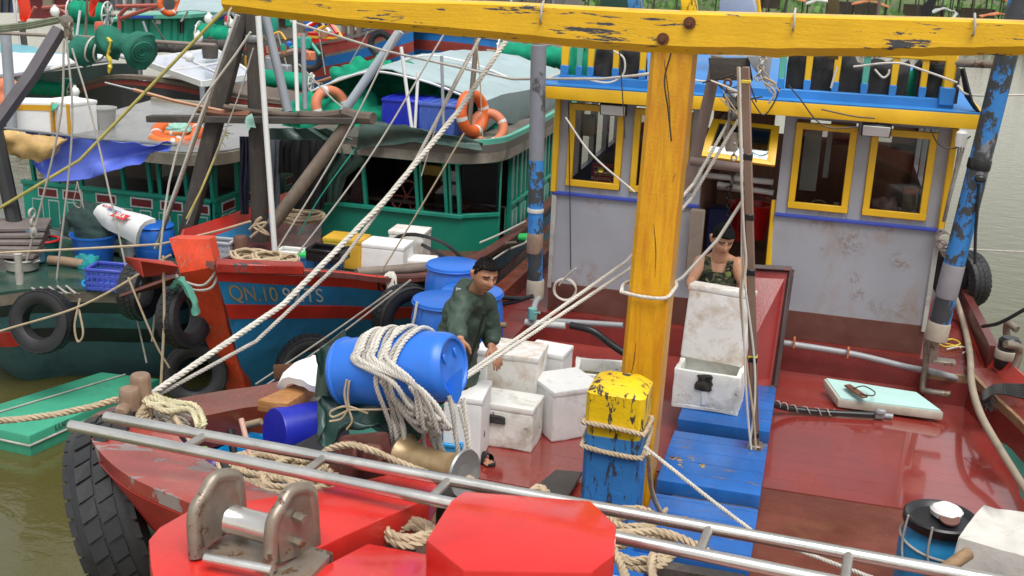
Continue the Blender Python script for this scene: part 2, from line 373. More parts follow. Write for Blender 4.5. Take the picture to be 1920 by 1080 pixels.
ropeW = mat("white_rope", (.58, .55, .49), .75, .12, 10, dirt=.2, dirtcol=(.42, .35, .26), bump=.4, bscale=120, spec=.2)
ropeG = mat("grey_rope", (.42, .39, .35), .8, .2, 10, dirt=.2, bump=.3, bscale=120, spec=.2)
ropeY = mat("yellow_olive_rope", (.42, .37, .11), .75, .2, 8, dirt=.25, bump=.3, bscale=120, spec=.2)
ropeYb = mat("yellow_tape", (.65, .50, .05), .6, .2, 8, bump=.2)
ropeGr = mat("green_line", (.03, .42, .30), .6)
ropeB = mat("black_rope", (.025, .024, .023), .7, .2, 8, bump=.3, bscale=120)
wire = mat("dark_wire", (.04, .033, .03), .5)
netg = mat("green_net", (.008, .25, .14), .8, .35, 5, bump=.9, bscale=55, dirt=.2, dirtcol=(.01, .10, .07), spec=.2)
netd = mat("dull_green_net", (.025, .16, .11), .85, .35, 5, bump=.8, bscale=50, dirt=.3, dirtcol=(.04, .08, .06), spec=.2)
netk = mat("black_net", (.010, .010, .012), .75, .3, 5, bump=.7, bscale=40)
tarpg = mat("dark_green_tarp", (.045, .082, .068), .42, .2, 2, dirt=.15, bump=.3, bscale=9)
tarpl = mat("pale_canvas_tarp", (.33, .42, .43), .6, .12, 2, dirt=.2, dirtcol=(.22, .26, .26), bump=.25, bscale=8)
tarps = mat("grey_side_tarp", (.13, .17, .17), .6, .2, 2, bump=.3, bscale=8)
tarpb = mat("blue_tarp", (.11, .17, .68), .45, .12, 2, bump=.35, bscale=12, dirt=.1, dirtcol=(.05, .08, .35))
clothp = mat("patterned_cloth", (.62, .40, .16), .8, .25, 4, chip=.55, cscale=9, chipcol=(.55, .32, .30), chip2=(.66, .50, .16), bump=.2)
orange = mat("lifebuoy_orange", (.72, .13, .025), .5, .12, 4, dirt=.15, dirtcol=(.5, .16, .08), bump=.1)
orangef = mat("faded_orange", (.62, .20, .10), .6, .12, 4, bump=.1)
redflag = mat("red_flag", (.75, .045, .015), .7, .1, 3, bump=.2)
hose = mat("tan_hose", (.33, .27, .20), .5, .15, 4, dirt=.2, bump=.1)
pvc = mat("grey_pvc", (.32, .33, .34), .35, .1, 3, dirt=.15)
mint = mat("mint_foam_lid", (.45, .68, .63), .35, .06, 2, dirt=.10, dirtcol=(.5, .55, .48), bump=.1)
solar = mat("solar_glass", (.50, .53, .62), .15, .05, 1)
darkroom = mat("dark_interior", (.045, .026, .02), .6, .3, 2)
woodroom = mat("wood_interior", (.30, .15, .10), .5, .25, 2, grain=.4, gstretch=(6, 6, .6))
lampmat = mat("lamp_lens", (.55, .55, .53), .3, .04)
winred = mat("winch_red", (.12, .035, .03), .45, .4, 3, chip=.3, cscale=4, chipcol=(.25, .08, .06), bump=.3, dirt=.3)
bronze = mat("worn_drum_wood", (.42, .31, .17), .35, .2, 3, metal=.3, grain=.5, gstretch=(4, 4, 4), gcol=(.3, .16, .06), bump=.15)
copper = mat("copper_pole", (.40, .18, .08), .4, .15, 3, dirt=.15)
paneg = glass("window_glass")
paned = glass("dull_window_glass", (.74, .74, .72), .30)
clearpl = glass("clear_plastic", (.75, .85, .92), .25)
# ================================================================ main boat
CX = -.72
boat = thing("fishing_boat", "red-decked fishing boat with grey and yellow wheelhouse, blue hatch covers and tall yellow mast", "fishing boat", (CX, 8, 0))
capo = [PZ(157, 815, 1.15), PZ(187, 867, 1.19), PZ(233, 910, 1.22), PZ(283, 937, 1.25), PZ(343, 963, 1.28), V((-2.1, 4.12, 1.33))]
capi = [PZ(318, 815, 1.15), PZ(345, 855, 1.19), PZ(400, 897, 1.22), PZ(455, 925, 1.25), PZ(513, 950, 1.28), V((-2.0, 4.5, 1.33))]
sideL = [V((-3.08, 15.5, .40)), V((-3.1, 12.5, .40)), V((-3.17, 10.5, .42)), V((-3.3, 8.6, .62)), V((-3.42, 7.2, .85)), V((-3.55, 6.2, 1.02))]
sideR = [V((1.72, 17, .42)), V((1.74, 13.84, .42)), V((1.92, 11.19, .42)), V((2.2, 9.6, .5)), V((2.3, 8, .7)), V((2.2, 6.5, .9)), V((1.6, 5, 1.15)), V((.6, 4.2, 1.3)), V((-.35, 3.85, 1.33)), V((-1.2, 3.8, 1.30))]
capo_s, capi_s = spline(capo, 5), spline(capi, 5)
# hull: upper red strake and green lower body, flaring in to the waterline
out = spline(sideL + capo, 4); n = len(out)
cen = V((-.72, 9, 0))
def inward(p, k, z):
    q = V((lerp(p.x, cen.x, k), lerp(p.y, max(p.y, 5.2) if p.y > 5.2 else 6.0, k*1.2), z)); return q
full = out + spline(sideR, 4)[::-1]
hb = MB()
hb.sheet([[p - V((0, 0, .01)) for p in full], [inward(p, .03, p.z-.16) for p in full], [inward(p, .07, p.z-.36) for p in full]], .05)
hb.m(1).sheet([[inward(p, .072, p.z-.355) for p in full], [inward(p, .085, p.z-.43) for p in full]], .05)
hb.m(2).sheet([[inward(p, .087, p.z-.425) for p in full], [inward(p, .2, -.3) for p in full], [inward(p, .34, -1.4) for p in full]], .05)
hb.build("hull", [redhull, whitetrim, mat("hull_green_lower", (.05, .22, .17), .5, dirt=.3)], boat)
# well deck
db = MB(); db.hexa([(-3.1, 8.38, -.06), (1.95, 8.38, -.06), (1.8, 11.25, -.06), (-3.1, 11.25, -.06)], [(-3.1, 8.38, 0), (1.95, 8.38, 0), (1.8, 11.25, 0), (-3.1, 11.25, 0)]); db.build("well_deck", deckred, boat)
db = MB(); db.hexa([(-3.2, 4.6, -.07), (1.9, 4.6, -.07), (2.1, 8.38, -.07), (-3.2, 8.38, -.07)], [(-3.2, 4.6, -.006), (1.9, 4.6, -.006), (2.1, 8.38, -.006), (-3.2, 8.38, -.006)])
db.build("fore_deck", deckbrn, boat)
db = MB(); db.hexa([(-3.1, 7.82, -.05), (-1.0, 7.70, -.05), (-1.0, 8.4, -.05), (-3.1, 8.4, -.05)], [(-3.1, 7.82, .0), (-1.0, 7.70, .0), (-1.0, 8.378, .0), (-3.1, 8.378, .0)]); db.build("deck_patch", deckred, boat)
# raised deck round the wheelhouse, with riser
rb = MB(); rb.hexa([(-3.1, 11.1, 0), (1.75, 11.1, 0), (1.66, 17, 0), (-3.05, 17, 0)], [(-3.1, 11.16, .275), (1.72, 11.16, .275), (1.66, 17, .275), (-3.05, 17, .275)])
rb.hexa([(1.22, 10.75, -.02), (1.74, 10.75, -.02), (1.74, 11.2, -.02), (1.22, 11.2, -.02)], [(1.22, 10.8, .272), (1.74, 10.8, .272), (1.74, 11.2, .272), (1.22, 11.2, .272)])
rb.hexa([(-3.1, 9.4, -.02), (-2.55, 9.4, -.02), (-2.55, 11.2, -.02), (-3.1, 11.2, -.02)], [(-3.1, 9.4, .27), (-2.62, 9.4, .27), (-2.62, 11.2, .27), (-3.1, 11.2, .27)])
rb.build("raised_deck", coamred, boat)
# right side deck plank along the well
sb = MB(); ins = [V((1.58, 11, .3)), PZ(1853, 731, .3), PZ(1907, 780, .3), V((1.95, 9.2, .36)), V((2.0, 8, .5)), V((1.9, 6.6, .72)), V((1.4, 5.4, .98)), V((.5, 4.7, 1.2)), V((-.4, 4.3, 1.3))]
ous = [V((1.92, 11.1, .3)), V((2.0, 10.6, .32)), V((2.15, 9.9, .34)), V((2.22, 9.3, .38)), V((2.32, 8, .53)), V((2.22, 6.5, .75)), V((1.62, 5, 1.0)), V((.6, 4.2, 1.22)), V((-.4, 3.88, 1.32))]
a_, b_ = spline(ins, 4), spline(ous, 4)
sb.sheet([b_, a_], .05); sb.build("side_deck", sidered, boat)
sb = MB(); sb.sheet([[p+V((-.02, 0, .004)) for p in a_], [p+V((-.02, 0, -.075)) for p in a_]], .035); sb.sheet([[V((1.2, 10.79, .285)), V((1.6, 10.79, .285))], [V((1.2, 10.79, .20)), V((1.6, 10.79, .20))]], .03)
sb.sheet([[V((-3.0, 9.36, .30)), V((-1.95, 9.36, .30))], [V((-3.0, 9.36, .22)), V((-1.95, 9.36, .22))]], .04); sb.build("plank_edge", woodedge, boat)
sb = MB(); sb.sheet([[p+V((-.02, 0, -.07)) for p in a_], [V((p.x-.06, p.y, -.02)) for p in a_]], .03); sb.build("inner_bulwark", coamred, boat)
# left cap: heavy log on the inside of the bow rail, wide worn cap on the bow
cb = MB(); cb.sheet([capo_s, [a.lerp(b, .5)+V((0, 0, .012)) for a, b in zip(capo_s, capi_s)], capi_s], .07); cb.build("bow_cap", capred, boat)
cb = MB(); cb.sheet([[p + V((0, 0, -.005)) for p in capo_s], [inward(p, .02, p.z-.02) for p in capo_s]], .02); cb.build("cap_edge", whitetrim, boat) if False else cb.bm.free()
lt = [PZ(333, 747, 1.12), PZ(420, 732, 1.03), PZ(513, 717, .95), V((-3.36, 7.8, .78)), V((-3.25, 9.2, .58)), V((-3.15, 10.6, .46)), V((-3.08, 12.2, .46)), V((-3.05, 16, .46))]
li = [PZ(367, 783, 1.12), PZ(450, 766, 1.03), PZ(525, 750, .95), V((-3.16, 7.8, .78)), V((-3.05, 9.2, .58)), V((-2.98, 10.6, .46)), V((-2.93, 12.2, .46)), V((-2.9, 16, .46))]
a_, b_ = spline(lt, 5), spline(li, 5)
cb = MB(); cb.beam([[a, b, b-V((0, 0, .22)), a-V((0, 0, .22))] for a, b in zip(a_, b_)]); cb.build("rail_log", oldred := mat("red_brown_log", (.20, .042, .02), .22, .25, 3, grain=.4, gstretch=(6, 1, 3), chip=.15, cscale=8, chipcol=(.42, .3, .26), bump=.3), boat)
# tip block of the bow where rail and cap meet
tb = MB(); tip = [PZ(157, 815, 1.15), PZ(158, 790, 1.15), PZ(185, 772, 1.14), PZ(235, 755, 1.13), PZ(333, 747, 1.12), PZ(367, 783, 1.12), PZ(318, 815, 1.15)]
tb.hexa([p-V((0, 0, .14)) for p in tip], [p+V((0, 0, .004)) for p in tip], .008); tb.build("bow_corner", mat("tip_wood", (.17, .06, .045), .25, .3, 3, chip=.35, cscale=5, chipcol=(.30, .22, .17), bump=.3, dirt=.3), boat)
# right toe rail
tr = MB(); tp = spline([V((1.55, 17, .47)), PZ(1791, 522, .44), PZ(1830, 595, .44), PZ(1862, 660, .42)], 5)
tr.beam([[p+V((-.04, 0, .06)), p+V((.04, 0, .06)), p+V((.04, 0, -.16)), p+V((-.04, 0, -.16))] for p in tp]); tr.build("toe_rail", mat("toe_rail_red", (.13, .035, .03), .35, .25, 3, bump=.3, chip=.12), boat)
# stem post (octagonal head) of the bow, red gloss
st = MB(); cx, cy = -.89, 3.85
def octa(z, s=1.0, c=.34):
    P_ = [(-.33, -.15), (-.17, -.33), (.17, -.30), (.32, -.12), (.32, .13), (.16, .30), (-.17, .30), (-.33, .12)]
    return [V((cx+x*s, cy+y*s, z)) for x, y in P_]
stt = [PZ(x, y, 1.8) for x, y in [(798, 1012), (868, 1068), (1110, 1072), (1153, 1040), (1156, 984), (1108, 938), (870, 920), (845, 938)]]
ctr = sum(stt, V())/8
st.hexa([V((lerp(ctr.x, p.x, .96), lerp(ctr.y, p.y, .96), .9)) for p in stt], stt, .012); st.build("stem_post", redgloss, boat)
# red plank of the bow head at the stem, low
bl = MB(); q = [PZ(690, 1018, 1.42), PZ(812, 1040, 1.42), V((-1.0, 3.3, 1.42)), V((-2.1, 3.2, 1.42))]
bl.hexa([p-V((0, 0, .2)) for p in q], q, .012); bl.build("head_plank", redgloss, boat)
# anchor roller beam
ab = MB(); top = [PZ(278, 1012, 1.45), PZ(298, 988, 1.45), PZ(352, 957, 1.45), PZ(640, 908, 1.42), PZ(750, 884, 1.40), PZ(822, 903, 1.40), PZ(807, 933, 1.40), PZ(640, 1007, 1.44), PZ(480, 1085, 1.45), PZ(400, 1135, 1.45), PZ(300, 1135, 1.45), PZ(282, 1060, 1.45)]
ab.hexa([p-V((0, 0, .15)) for p in top], top, .014); ab.build("anchor_beam", redbeam, boat)
# blue hatch covers on wooden coamings
for (y0, y1, h) in ((9.0, 10.05, .2), (7.82, 8.78, .19), (6.85, 7.64, .17)):
    h_ = MB(); h_.box((-.485, (y0+y1)/2, h-.05), (.75, y1-y0, .11), bev=.012, seg=2); o = h_.build("hatch_cover", hatchblu, boat)
h_ = MB(); h_.box((-.435, 8.4, .045), (.6, 3.3, .09), bev=0); h_.build("hatch_coaming", darkwood, boat)
h_ = MB(); h_.box((-1.03, 6.95, .06), (.55, .9, .12), bev=.01); h_.build("bollard_base", hatchblu, boat)
# worn yellow stencil patches on the covers
for (x, y, z, n) in ((1280, 862, .194, 3), (1268, 760, .204, 2), (1300, 872, .194, 2), (1260, 972, .174, 3)):
    pm = MB()
    for k in range(n*3):
        c = PZ(x+random.uniform(-26, 26), y+random.uniform(-5, 5), z); r = random.uniform(.008, .028)
        pm.hexa([c+V((math.cos(a)*r*random.uniform(.5, 1.5), math.sin(a)*r*random.uniform(.4, 1), -.001)) for a in [i*1.05 for i in range(6)]], [c+V((math.cos(a)*r*random.uniform(.5, 1.5), math.sin(a)*r*random.uniform(.4, 1), .001)) for a in [i*1.05 for i in range(6)]])
    pm.build("paint_mark", trimyel, boat)
# mast and cross beam
mb = MB()
fw = [(-1.165, -.90, 0), (-1.165, -.90, 1.1), (-1.13, -.87, 3.30)]
secs = []
for i in range(13):
    z = lerp(-.05, 3.28, i/12); l = lerp(-1.185, -1.13, i/12); r = lerp(-.915, -.875, i/12); d = .33
    secs.append([V((l+.03, 7.7, z)), V((r, 7.7, z)), V((r+.02, 7.72, z)), V((r+.02, 7.7+d, z)), V((l, 7.7+d, z)), V((l, 7.73, z))])
mb.beam(secs); mb.build("mast", mastyel, boat)
bt = [(415, -18), (640, -2), (900, 5), (1060, 13), (1240, 22), (1420, 27), (1600, 32), (1760, 36), (1920, 42), (2100, 50)]
bb = [(415, 22), (640, 49), (900, 72), (1060, 88), (1240, 101), (1420, 106), (1600, 107), (1760, 106), (1920, 104), (2100, 101)]
up_ = spline([PY(x, y, 7.66) for x, y in bt], 5); lo_ = spline([PY(x, y, 7.66) for x, y in bb], 5)
xb = MB(); secs = []
for i, (a, b) in enumerate(zip(up_, lo_)):
    j = .006*mnoise.noise(V((i*.9, 0, 0))); k = .012*mnoise.noise(V((i*.6, 7, 0)))
    secs.append([a+V((0, .02, 0)), a+V((0, .3, .0)), b+V((0, .3, j)), b+V((0, .05, j+k)), b+V((0, 0, j+.055)), a+V((0, 0, -.012))])
xb.beam(secs); xbo = xb.build("cross_beam", beamyel, boat, ang=25)
for (x, y) in ((1243, 73), (1293, 43)):
    nb = MB(); p = PY(x, y, 7.655); nb.cyl(p+V((0, .02, 0)), p+V((0, -.012, 0)), .04, n=14); nb.cyl(p, p+V((0, -.045, 0)), .018, n=6); nb.build("bolt", mat("rust_bolt", (.16, .06, .03), .7, metal=.4), xbo)
for (x, y) in ((430, 35), (1490, 40), (1828, 50), (1016, 25)):
    nb = MB(); a = PY(x, y-14, 7.64); b = PY(x-3, y+14, 7.63); nb.tube(spline([a+V((0, .05, .03)), a, (a+b)/2+V((.004, -.012, 0)), b, b+V((0, .04, -.01))], 4), .008, 6); nb.build("rope_lashing", ropeG, xbo)
# cracks: dark split down the mast
ck = MB()
for (x0, y0, x1, y1) in ((1245, 110, 1258, 262), (1193, 640, 1178, 720), (1226, 420, 1228, 520)):
    a, b = PY(x0, y0, 7.699), PY(x1, y1, 7.699); ck.tube(spline([a, a.lerp(b, .5)+V((.01, 0, 0)), b], 5), [.001, .002, .002, .003, .003, .003, .003, .002, .002, .001, .001], 5)
ck.build("split", mat("split_dark", (.05, .025, .012), .8), boat)
# rope ring round mast
rr = MB(); z = PY(1220, 553, 7.68).z; q = [V((-1.2, 7.67, z)), V((-1.05, 7.655, z-.012)), V((-.9, 7.665, z-.008)), V((-.865, 7.8, z)), V((-.88, 8.06, z)), V((-1.1, 8.06, z)), V((-1.21, 7.9, z))]
rr.rope(spline(q+[q[0]], 8), .014, .03); tag(rr.build("rope_ring", ropeW), "single turn of white rope round the yellow mast", "rope")
# yellow and blue bollard
bo = thing("bollard", "short square bollard with worn yellow head over blue post, roped to the mast", "bollard", (-1.12, 7.2, .1))
def sq(c, hw, hd, z, ch=.03, tw=0):
    P_ = [(-hw+ch, -hd), (hw-ch, -hd), (hw, -hd+ch), (hw, hd-ch), (hw-ch, hd), (-hw+ch, hd), (-hw, hd-ch), (-hw, -hd+ch)]
    return [V((c[0]+x, c[1]+y, z)) for x, y in P_]
b1 = MB(); c = (-1.085, 7.2); b1.beam([sq(c, .19, .19, 0), sq(c, .19, .19, .82)]); b1.build("post", bollblu, bo)
b1 = MB(); b1.beam([sq(c, .178, .178, .815), sq(c, .178, .178, .90)] ); b1.beam([sq(c, .192, .192, .90), sq(c, .195, .195, 1.12), sq(c, .155, .155, 1.165, .05)]); b1.build("head", bollyel, bo)
b1 = MB()
for (z, tl) in ((.88, -.03), (.76, .035)):
    pts = [V((c[0]+math.cos(a)*.225*(1 if abs(math.cos(a)) > .3 else 1), c[1]+math.sin(a)*.225, z+tl*math.sin(a)-.05*math.cos(a)*.4)) for a in [i*6.28318/24 for i in range(25)]]
    pts = [V((c[0]+max(-.2, min(.21, (p.x-c[0])*1.3)), c[1]+max(-.21, min(.21, (p.y-c[1])*1.3)), p.z)) for p in pts]
    b1.rope(pts, .018)
tag(b1.build("rope_turns", ropeT), "two turns of tan rope round the yellow and blue bollard", "rope")

# ---------------------------------------------------------------- wheelhouse
WY = 11.3
def wz(z): return z
wh = MB(); Z0, Z1 = .28, 2.5
XL, XR, XD0, XD1 = -2.53, 1.19, -1.06, -.33
wh.m(0)
th = .06
for x0, x1 in ((XL, XD0), (XD1, XR)):
    wh.box(((x0+x1)/2, WY+th/2, (.56+1.52)/2), (x1-x0, th, .96), bev=.004)
wl = [(XL, -2.41), (-1.86, -1.76), (-1.2, XD0), (XD1, -.22), (.34, .47), (1.05, XR)]
for x0, x1 in wl: wh.box(((x0+x1)/2, WY+th/2, (1.52+2.5)/2), (x1-x0, th, .98), bev=.004)
for x0, x1 in ((-2.41, -1.86), (-1.76, -1.2), (-.22, .34), (.47, 1.05)):
    wh.box(((x0+x1)/2, WY+th/2, 1.555), (x1-x0, th, .07), bev=.003); wh.box(((x0+x1)/2, WY+th/2, 2.475), (x1-x0, th, .06), bev=.003)
for x in (XL+.03, XR-.03):
    wh.box((x, WY+1.75, .93), (.06, 3.4, 1.28), bev=0); wh.box((x, WY+1.75, 2.45), (.06, 3.4, .10), bev=0)
    for k in range(5): wh.box((x, WY+.15+k*.8, 2.0), (.058, .16, .9), bev=0)
wh.m(1)
for x0, x1 in ((XL, XD0), (XD1, XR)): wh.box(((x0+x1)/2, WY+th/2-.002, .42), (x1-x0, th+.006, .29), bev=.003)
wh.box((-.7, WY+th/2, .3), (.76, th, .06), bev=.003)
wh.m(2)
wh.box(((XL+XR)/2, WY+3.4, 1.0), (XR-XL-.1, .05, 1.6), bev=0)      # back wall lower; openings above
for x0, x1 in ((XL, -2.35), (-1.95, -1.75), (-1.3, -.55), (-.30, -.12), (.12, .42), (.85, 1.19)): wh.box(((x0+x1)/2, WY+3.4, 2.1), (x1-x0, .05, .75), bev=0)
wh.box((-.7, WY+1.7, .30), (3.6, 3.3, .02), bev=0); wh.box((-.7, WY+1.7, 2.495), (3.6, 3.3, .02), bev=0)
wh.box((-1.1, WY+1.2, 1.2), (.04, 2.2, 1.9), bev=0); wh.box((-.3, WY+1.9, 1.2), (.04, 1.2, 1.9), bev=0)
wh.box((-1.8, WY+.3, 1.42), (1.3, .5, .03), bev=0); wh.box((.45, WY+.3, 1.42), (1.4, .5, .03), bev=0)
who = wh.build("wheelhouse", [cabgrey, cabbrown, woodroom], boat)
for x0, x1 in ((XL-.02, XD0), (XD1, XR+.02)):
    t = MB(); t.box(((x0+x1)/2, WY-.015, 1.515), (x1-x0, .04, .035), bev=.008, seg=2); t.build("blue_rail", bluetrim, who)
for x in (XL, XR+.005):
    t = MB(); t.box((x, WY-.01, 2.0), (.06, .07, .95), bev=.008); t.build("corner_trim", trimyel, who)

for x in (XR-.01, XL+.01): t = MB(); t.box((x, WY-.012, 1.0), (.045, .03, .98), bev=.004); t.build("corner_post", mat("post_offwhite", (.45, .44, .40), .5, dirt=.3), who)
winds = [(-2.41, -1.86, 1.60, 2.43), (-1.76, -1.2, 1.6, 2.43), (-.22, .34, 1.59, 2.42), (.47, 1.05, 1.59, 2.42)]
for x0, x1, z0, z1 in winds:
    t = MB(); fwid = .065; yy = WY-.012
    for c_, s_ in ((((x0+x1)/2, yy, z1-fwid/2), (x1-x0, .05, fwid)), (((x0+x1)/2, yy, z0+fwid/2), (x1-x0, .05, fwid)), ((x0+fwid/2, yy, (z0+z1)/2), (fwid, .046, z1-z0)), ((x1-fwid/2, yy, (z0+z1)/2), (fwid, .046, z1-z0))): t.box(c_, s_, bev=.006)
    t.build("window_frame", trimyel, who)
    t = MB(); t.box(((x0+x1)/2, yy, (z0+z1)/2), (x1-x0-.1, .006, z1-z0-.1), bev=0); t.build("window_pane", paned, who)
# awning window over the doorway, propped open
aw = [PY(1337, 222, 11.26), PY(1462, 236, 11.26), PY(1453, 310, 10.98), PY(1311, 291, 10.98)]
t = MB()
def ctrq(q, k): c = sum(q, V())/4; return [c.lerp(p, k) for p in q]
inn = ctrq(aw, .74)
for i in range(4):
    q = [aw[i], aw[(i+1) % 4], inn[(i+1) % 4], inn[i]]; nrm = (aw[1]-aw[0]).cross(aw[3]-aw[0]).normalized()*.035
    t.hexa(q, [p+nrm for p in q], .004)
t.build("awning_window", trimyel, who)
t = MB(); nrm = (aw[1]-aw[0]).cross(aw[3]-aw[0]).normalized()*.006; t.hexa(ctrq(aw, .78), [p+nrm for p in ctrq(aw, .78)]); t.build("awning_pane", glass("awning_glass", (.45, .55, .54), .45), who)
# roof with yellow fascia, blue edge
rf = MB(); f0, f1 = PY(1003, 160, 10.95), PY(1840, 216, 10.95); g0, g1 = PY(1003, 183, 10.95), PY(1840, 244, 10.95)
rf.hexa([g0, g1, g1+V((.02, .06, 0)), g0+V((-.02, .06, 0))], [f0, f1, f1+V((.02, .06, 0)), f0+V((-.02, .06, 0))], .006)
for (p, q) in ((f0, g0), (f1, g1)):
    s_ = 1 if p is f1 else -1
    rf.hexa([q+V((0, .06, 0)), q+V((.05*s_, .06, 0)), q+V((.05*s_, 4.4, 0)), q+V((0, 4.4, 0))], [p+V((0, .06, 0)), p+V((.05*s_, .06, 0)), p+V((.05*s_, 4.4, 0)), p+V((0, 4.4, 0))], .005)
rfo = rf.build("roof_fascia", trimyel, who)
rf = MB(); rf.hexa([f0+V((.03, .03, -.08)), f1+V((-.03, .03, -.08)), f1+V((-.03, 4.4, -.08)), f0+V((.03, 4.4, -.08))], [f0+V((0, .004, .015)), f1+V((0, .004, .015)), f1+V((0, 4.4, .02)), f0+V((0, 4.4, .02))], .006); rf.build("roof", roofblue, who)
# balustrade on the roof: blue kerb, yellow and teal balusters, yellow top rail
k0, k1 = f0+V((.18, .24, .02)), f1+V((-.22, .24, .02))
bal = MB(); bal.bar(k0+V((0, 0, .03)), k1+V((0, 0, .03)), .07, .09, bev=.008); balo = bal.build("roof_kerb", roofblue, who)
yel_teal = [1058, 1085, 1106, 1153, 1203, 1465, 1514, 1567, 1622, 1676, 1732]
for i, px in enumerate(yel_teal):
    tt = (PY(px, 150, 11.19).x-k0.x)/(k1.x-k0.x); p = k0.lerp(k1, tt)
    wd = .06 if px not in (1058,) else .075
    t = MB(); t.box(p+V((0, 0, .30)), (wd, .045, .36), bev=.006); t.build("baluster", teallite if px in (1085, 1465, 1622) else trimyel, who)
    t = MB(); t.box(p+V((0, -.004, .115)), (wd+.004, .05, .11), bev=.006); t.build("baluster_foot", roofblue, who)
t = MB(); t.bar(k0+V((0, 0, .49)), k0.lerp(k1, .97)+V((0, 0, .44)), .075, .07, bev=.008); t.build("roof_rail", trimyel, who)
t = MB(); p = k1+V((-.07, 0, 0)); t.box(p+V((0, 0, .36)), (.10, .10, .50), bev=.014); t.box(p+V((0, 0, .56)), (.12, .12, .09), bev=.02); t.build("corner_newel", trimyel, who)
t = MB(); t.box(p+V((0, -.01, .10)), (.13, .12, .16), bev=.008); t.build("newel_foot", roofblue, who)
# black and green nets bundled behind the balustrade
for nm, x0, x1, h, mt, lab in (("net_bundle", 1475, 1560, .46, netk, "black fishing net heaped behind the roof railing in the middle"), ("net_bundle", 1560, 1700, .36, netk, "long black net bundle behind the yellow railing near the roof's right end"), ("net_bundle", 1715, 1795, .36, netk, "black net sack slumped through the railing at the roof corner"), ("net_bundle", 1120, 1210, .36, netk, "black net heaped behind the roof railing left of the mast"), ("net_bundle", 1065, 1130, .36, netg, "bright green net heaped behind the roof railing's left end"), ("net_bundle", 1690, 1765, .30, netg, "bright green net showing between black nets on the roof")):
    a, b = PY(x0, 150, 11.5).x, PY(x1, 150, 11.5).x; t = MB(); rows = []
    yc = 11.42 if mt is netk else 11.6; zb = k0.lerp(k1, ((a+b)/2-k0.x)/(k1.x-k0.x)).z
    for i in range(15):
        ph = 3.1416*i/14; rows.append([V((lerp(a, b, j/13)+.03*mnoise.noise(V((i, j, 3))), yc-math.cos(ph)*.16, zb+.03+max(0, math.sin(ph))*h*(.85+.3*mnoise.noise(V((j*.5, x0, 1)))))) for j in range(14)])
    rows = rows + []
    t.sheet(rows, .02, wob=.05, wscale=9); tag(t.build(nm, mt, None, ang=70), lab, "fishing net", "nets stowed on the wheelhouse roof")
# ================================================================ water and far bank
wm = bpy.data.materials.new("harbour_water"); wm.use_nodes = True; nt = wm.node_tree; b = nt.nodes["Principled BSDF"]
tc = nt.nodes.new("ShaderNodeTexCoord"); n1 = _noise(nt, tc.outputs['Object'], .35, 3)
nt.links.new(_mix(nt, n1, (.068, .060, .016), (.090, .082, .026)), b.inputs['Base Color']); b.inputs['Roughness'].default_value = .06; b.inputs['IOR'].default_value = 1.55
mp = nt.nodes.new("ShaderNodeMapping"); mp.inputs['Scale'].default_value = (1, 1.6, 1); nt.links.new(tc.outputs['Object'], mp.inputs['Vector'])
bp = nt.nodes.new("ShaderNodeBump"); bp.inputs['Strength'].default_value = .22; bp.inputs['Distance'].default_value = .05
nt.links.new(_math(nt, 'ADD', _noise(nt, mp.outputs[0], 2.2, 4, .55, .6), _math(nt, 'MULTIPLY', _noise(nt, mp.outputs[0], 9, 3), .25)), bp.inputs['Height']); nt.links.new(bp.outputs[0], b.inputs['Normal'])
g = MB(); g.sheet([[V((-400, -60, -1.15)), V((400, -60, -1.15))], [V((-400, 600, -1.15)), V((400, 600, -1.15))]]); tag(g.build("water", wm), kind="structure")
bankm = mat("bank_mud_grass", (.09, .12, .04), .9, .4, .12, dirt=.4, dirtcol=(.14, .11, .07), dscale=.15, bump=.5, bscale=1)
g = MB(); rows = []
for i in range(9):
    y = 88+i*9; rows.append([V((-160+j*8, y + 4*mnoise.noise(V((j*.3, 0, 0))), -1.6 + min(1, i/3)*1.6 + max(0, i-3)*.55 + .5*mnoise.noise(V((j*.5, i*.7, 5))))) for j in range(48)])
g.sheet(rows[::-1]); tag(g.build("far_bank", bankm), kind="structure")
leafm = mat("bank_leaves", (.12, .25, .06), .7, .5, .5)
g = MB()
for k in range(5200):
    x = random.uniform(-70, 45); y = random.uniform(90, 118); hgt = max(.15, 1.4*mnoise.noise(V((x*.12, y*.12, 9)))+.7)
    z = -1.2+min(1, (y-88)/27)*1.6; c = V((x, y, z+random.random()*hgt)); r = random.uniform(.18, .5); a = random.uniform(0, 6.28)
    u = V((math.cos(a), math.sin(a), random.uniform(-.4, .4)))*r; v_ = V((random.uniform(-.3, .3), random.uniform(-.3, .3), 1))*r*random.uniform(.5, 1.3)
    f = g.bm.faces.new([g.bm.verts.new(p) for p in (c-u*.6, c+u*.2-v_*.3, c+u*.7, c+v_)])
tag(g.build("bank_scrub", leafm, None, ang=0), kind="stuff", label="low green scrub along the far bank", cat="scrub")
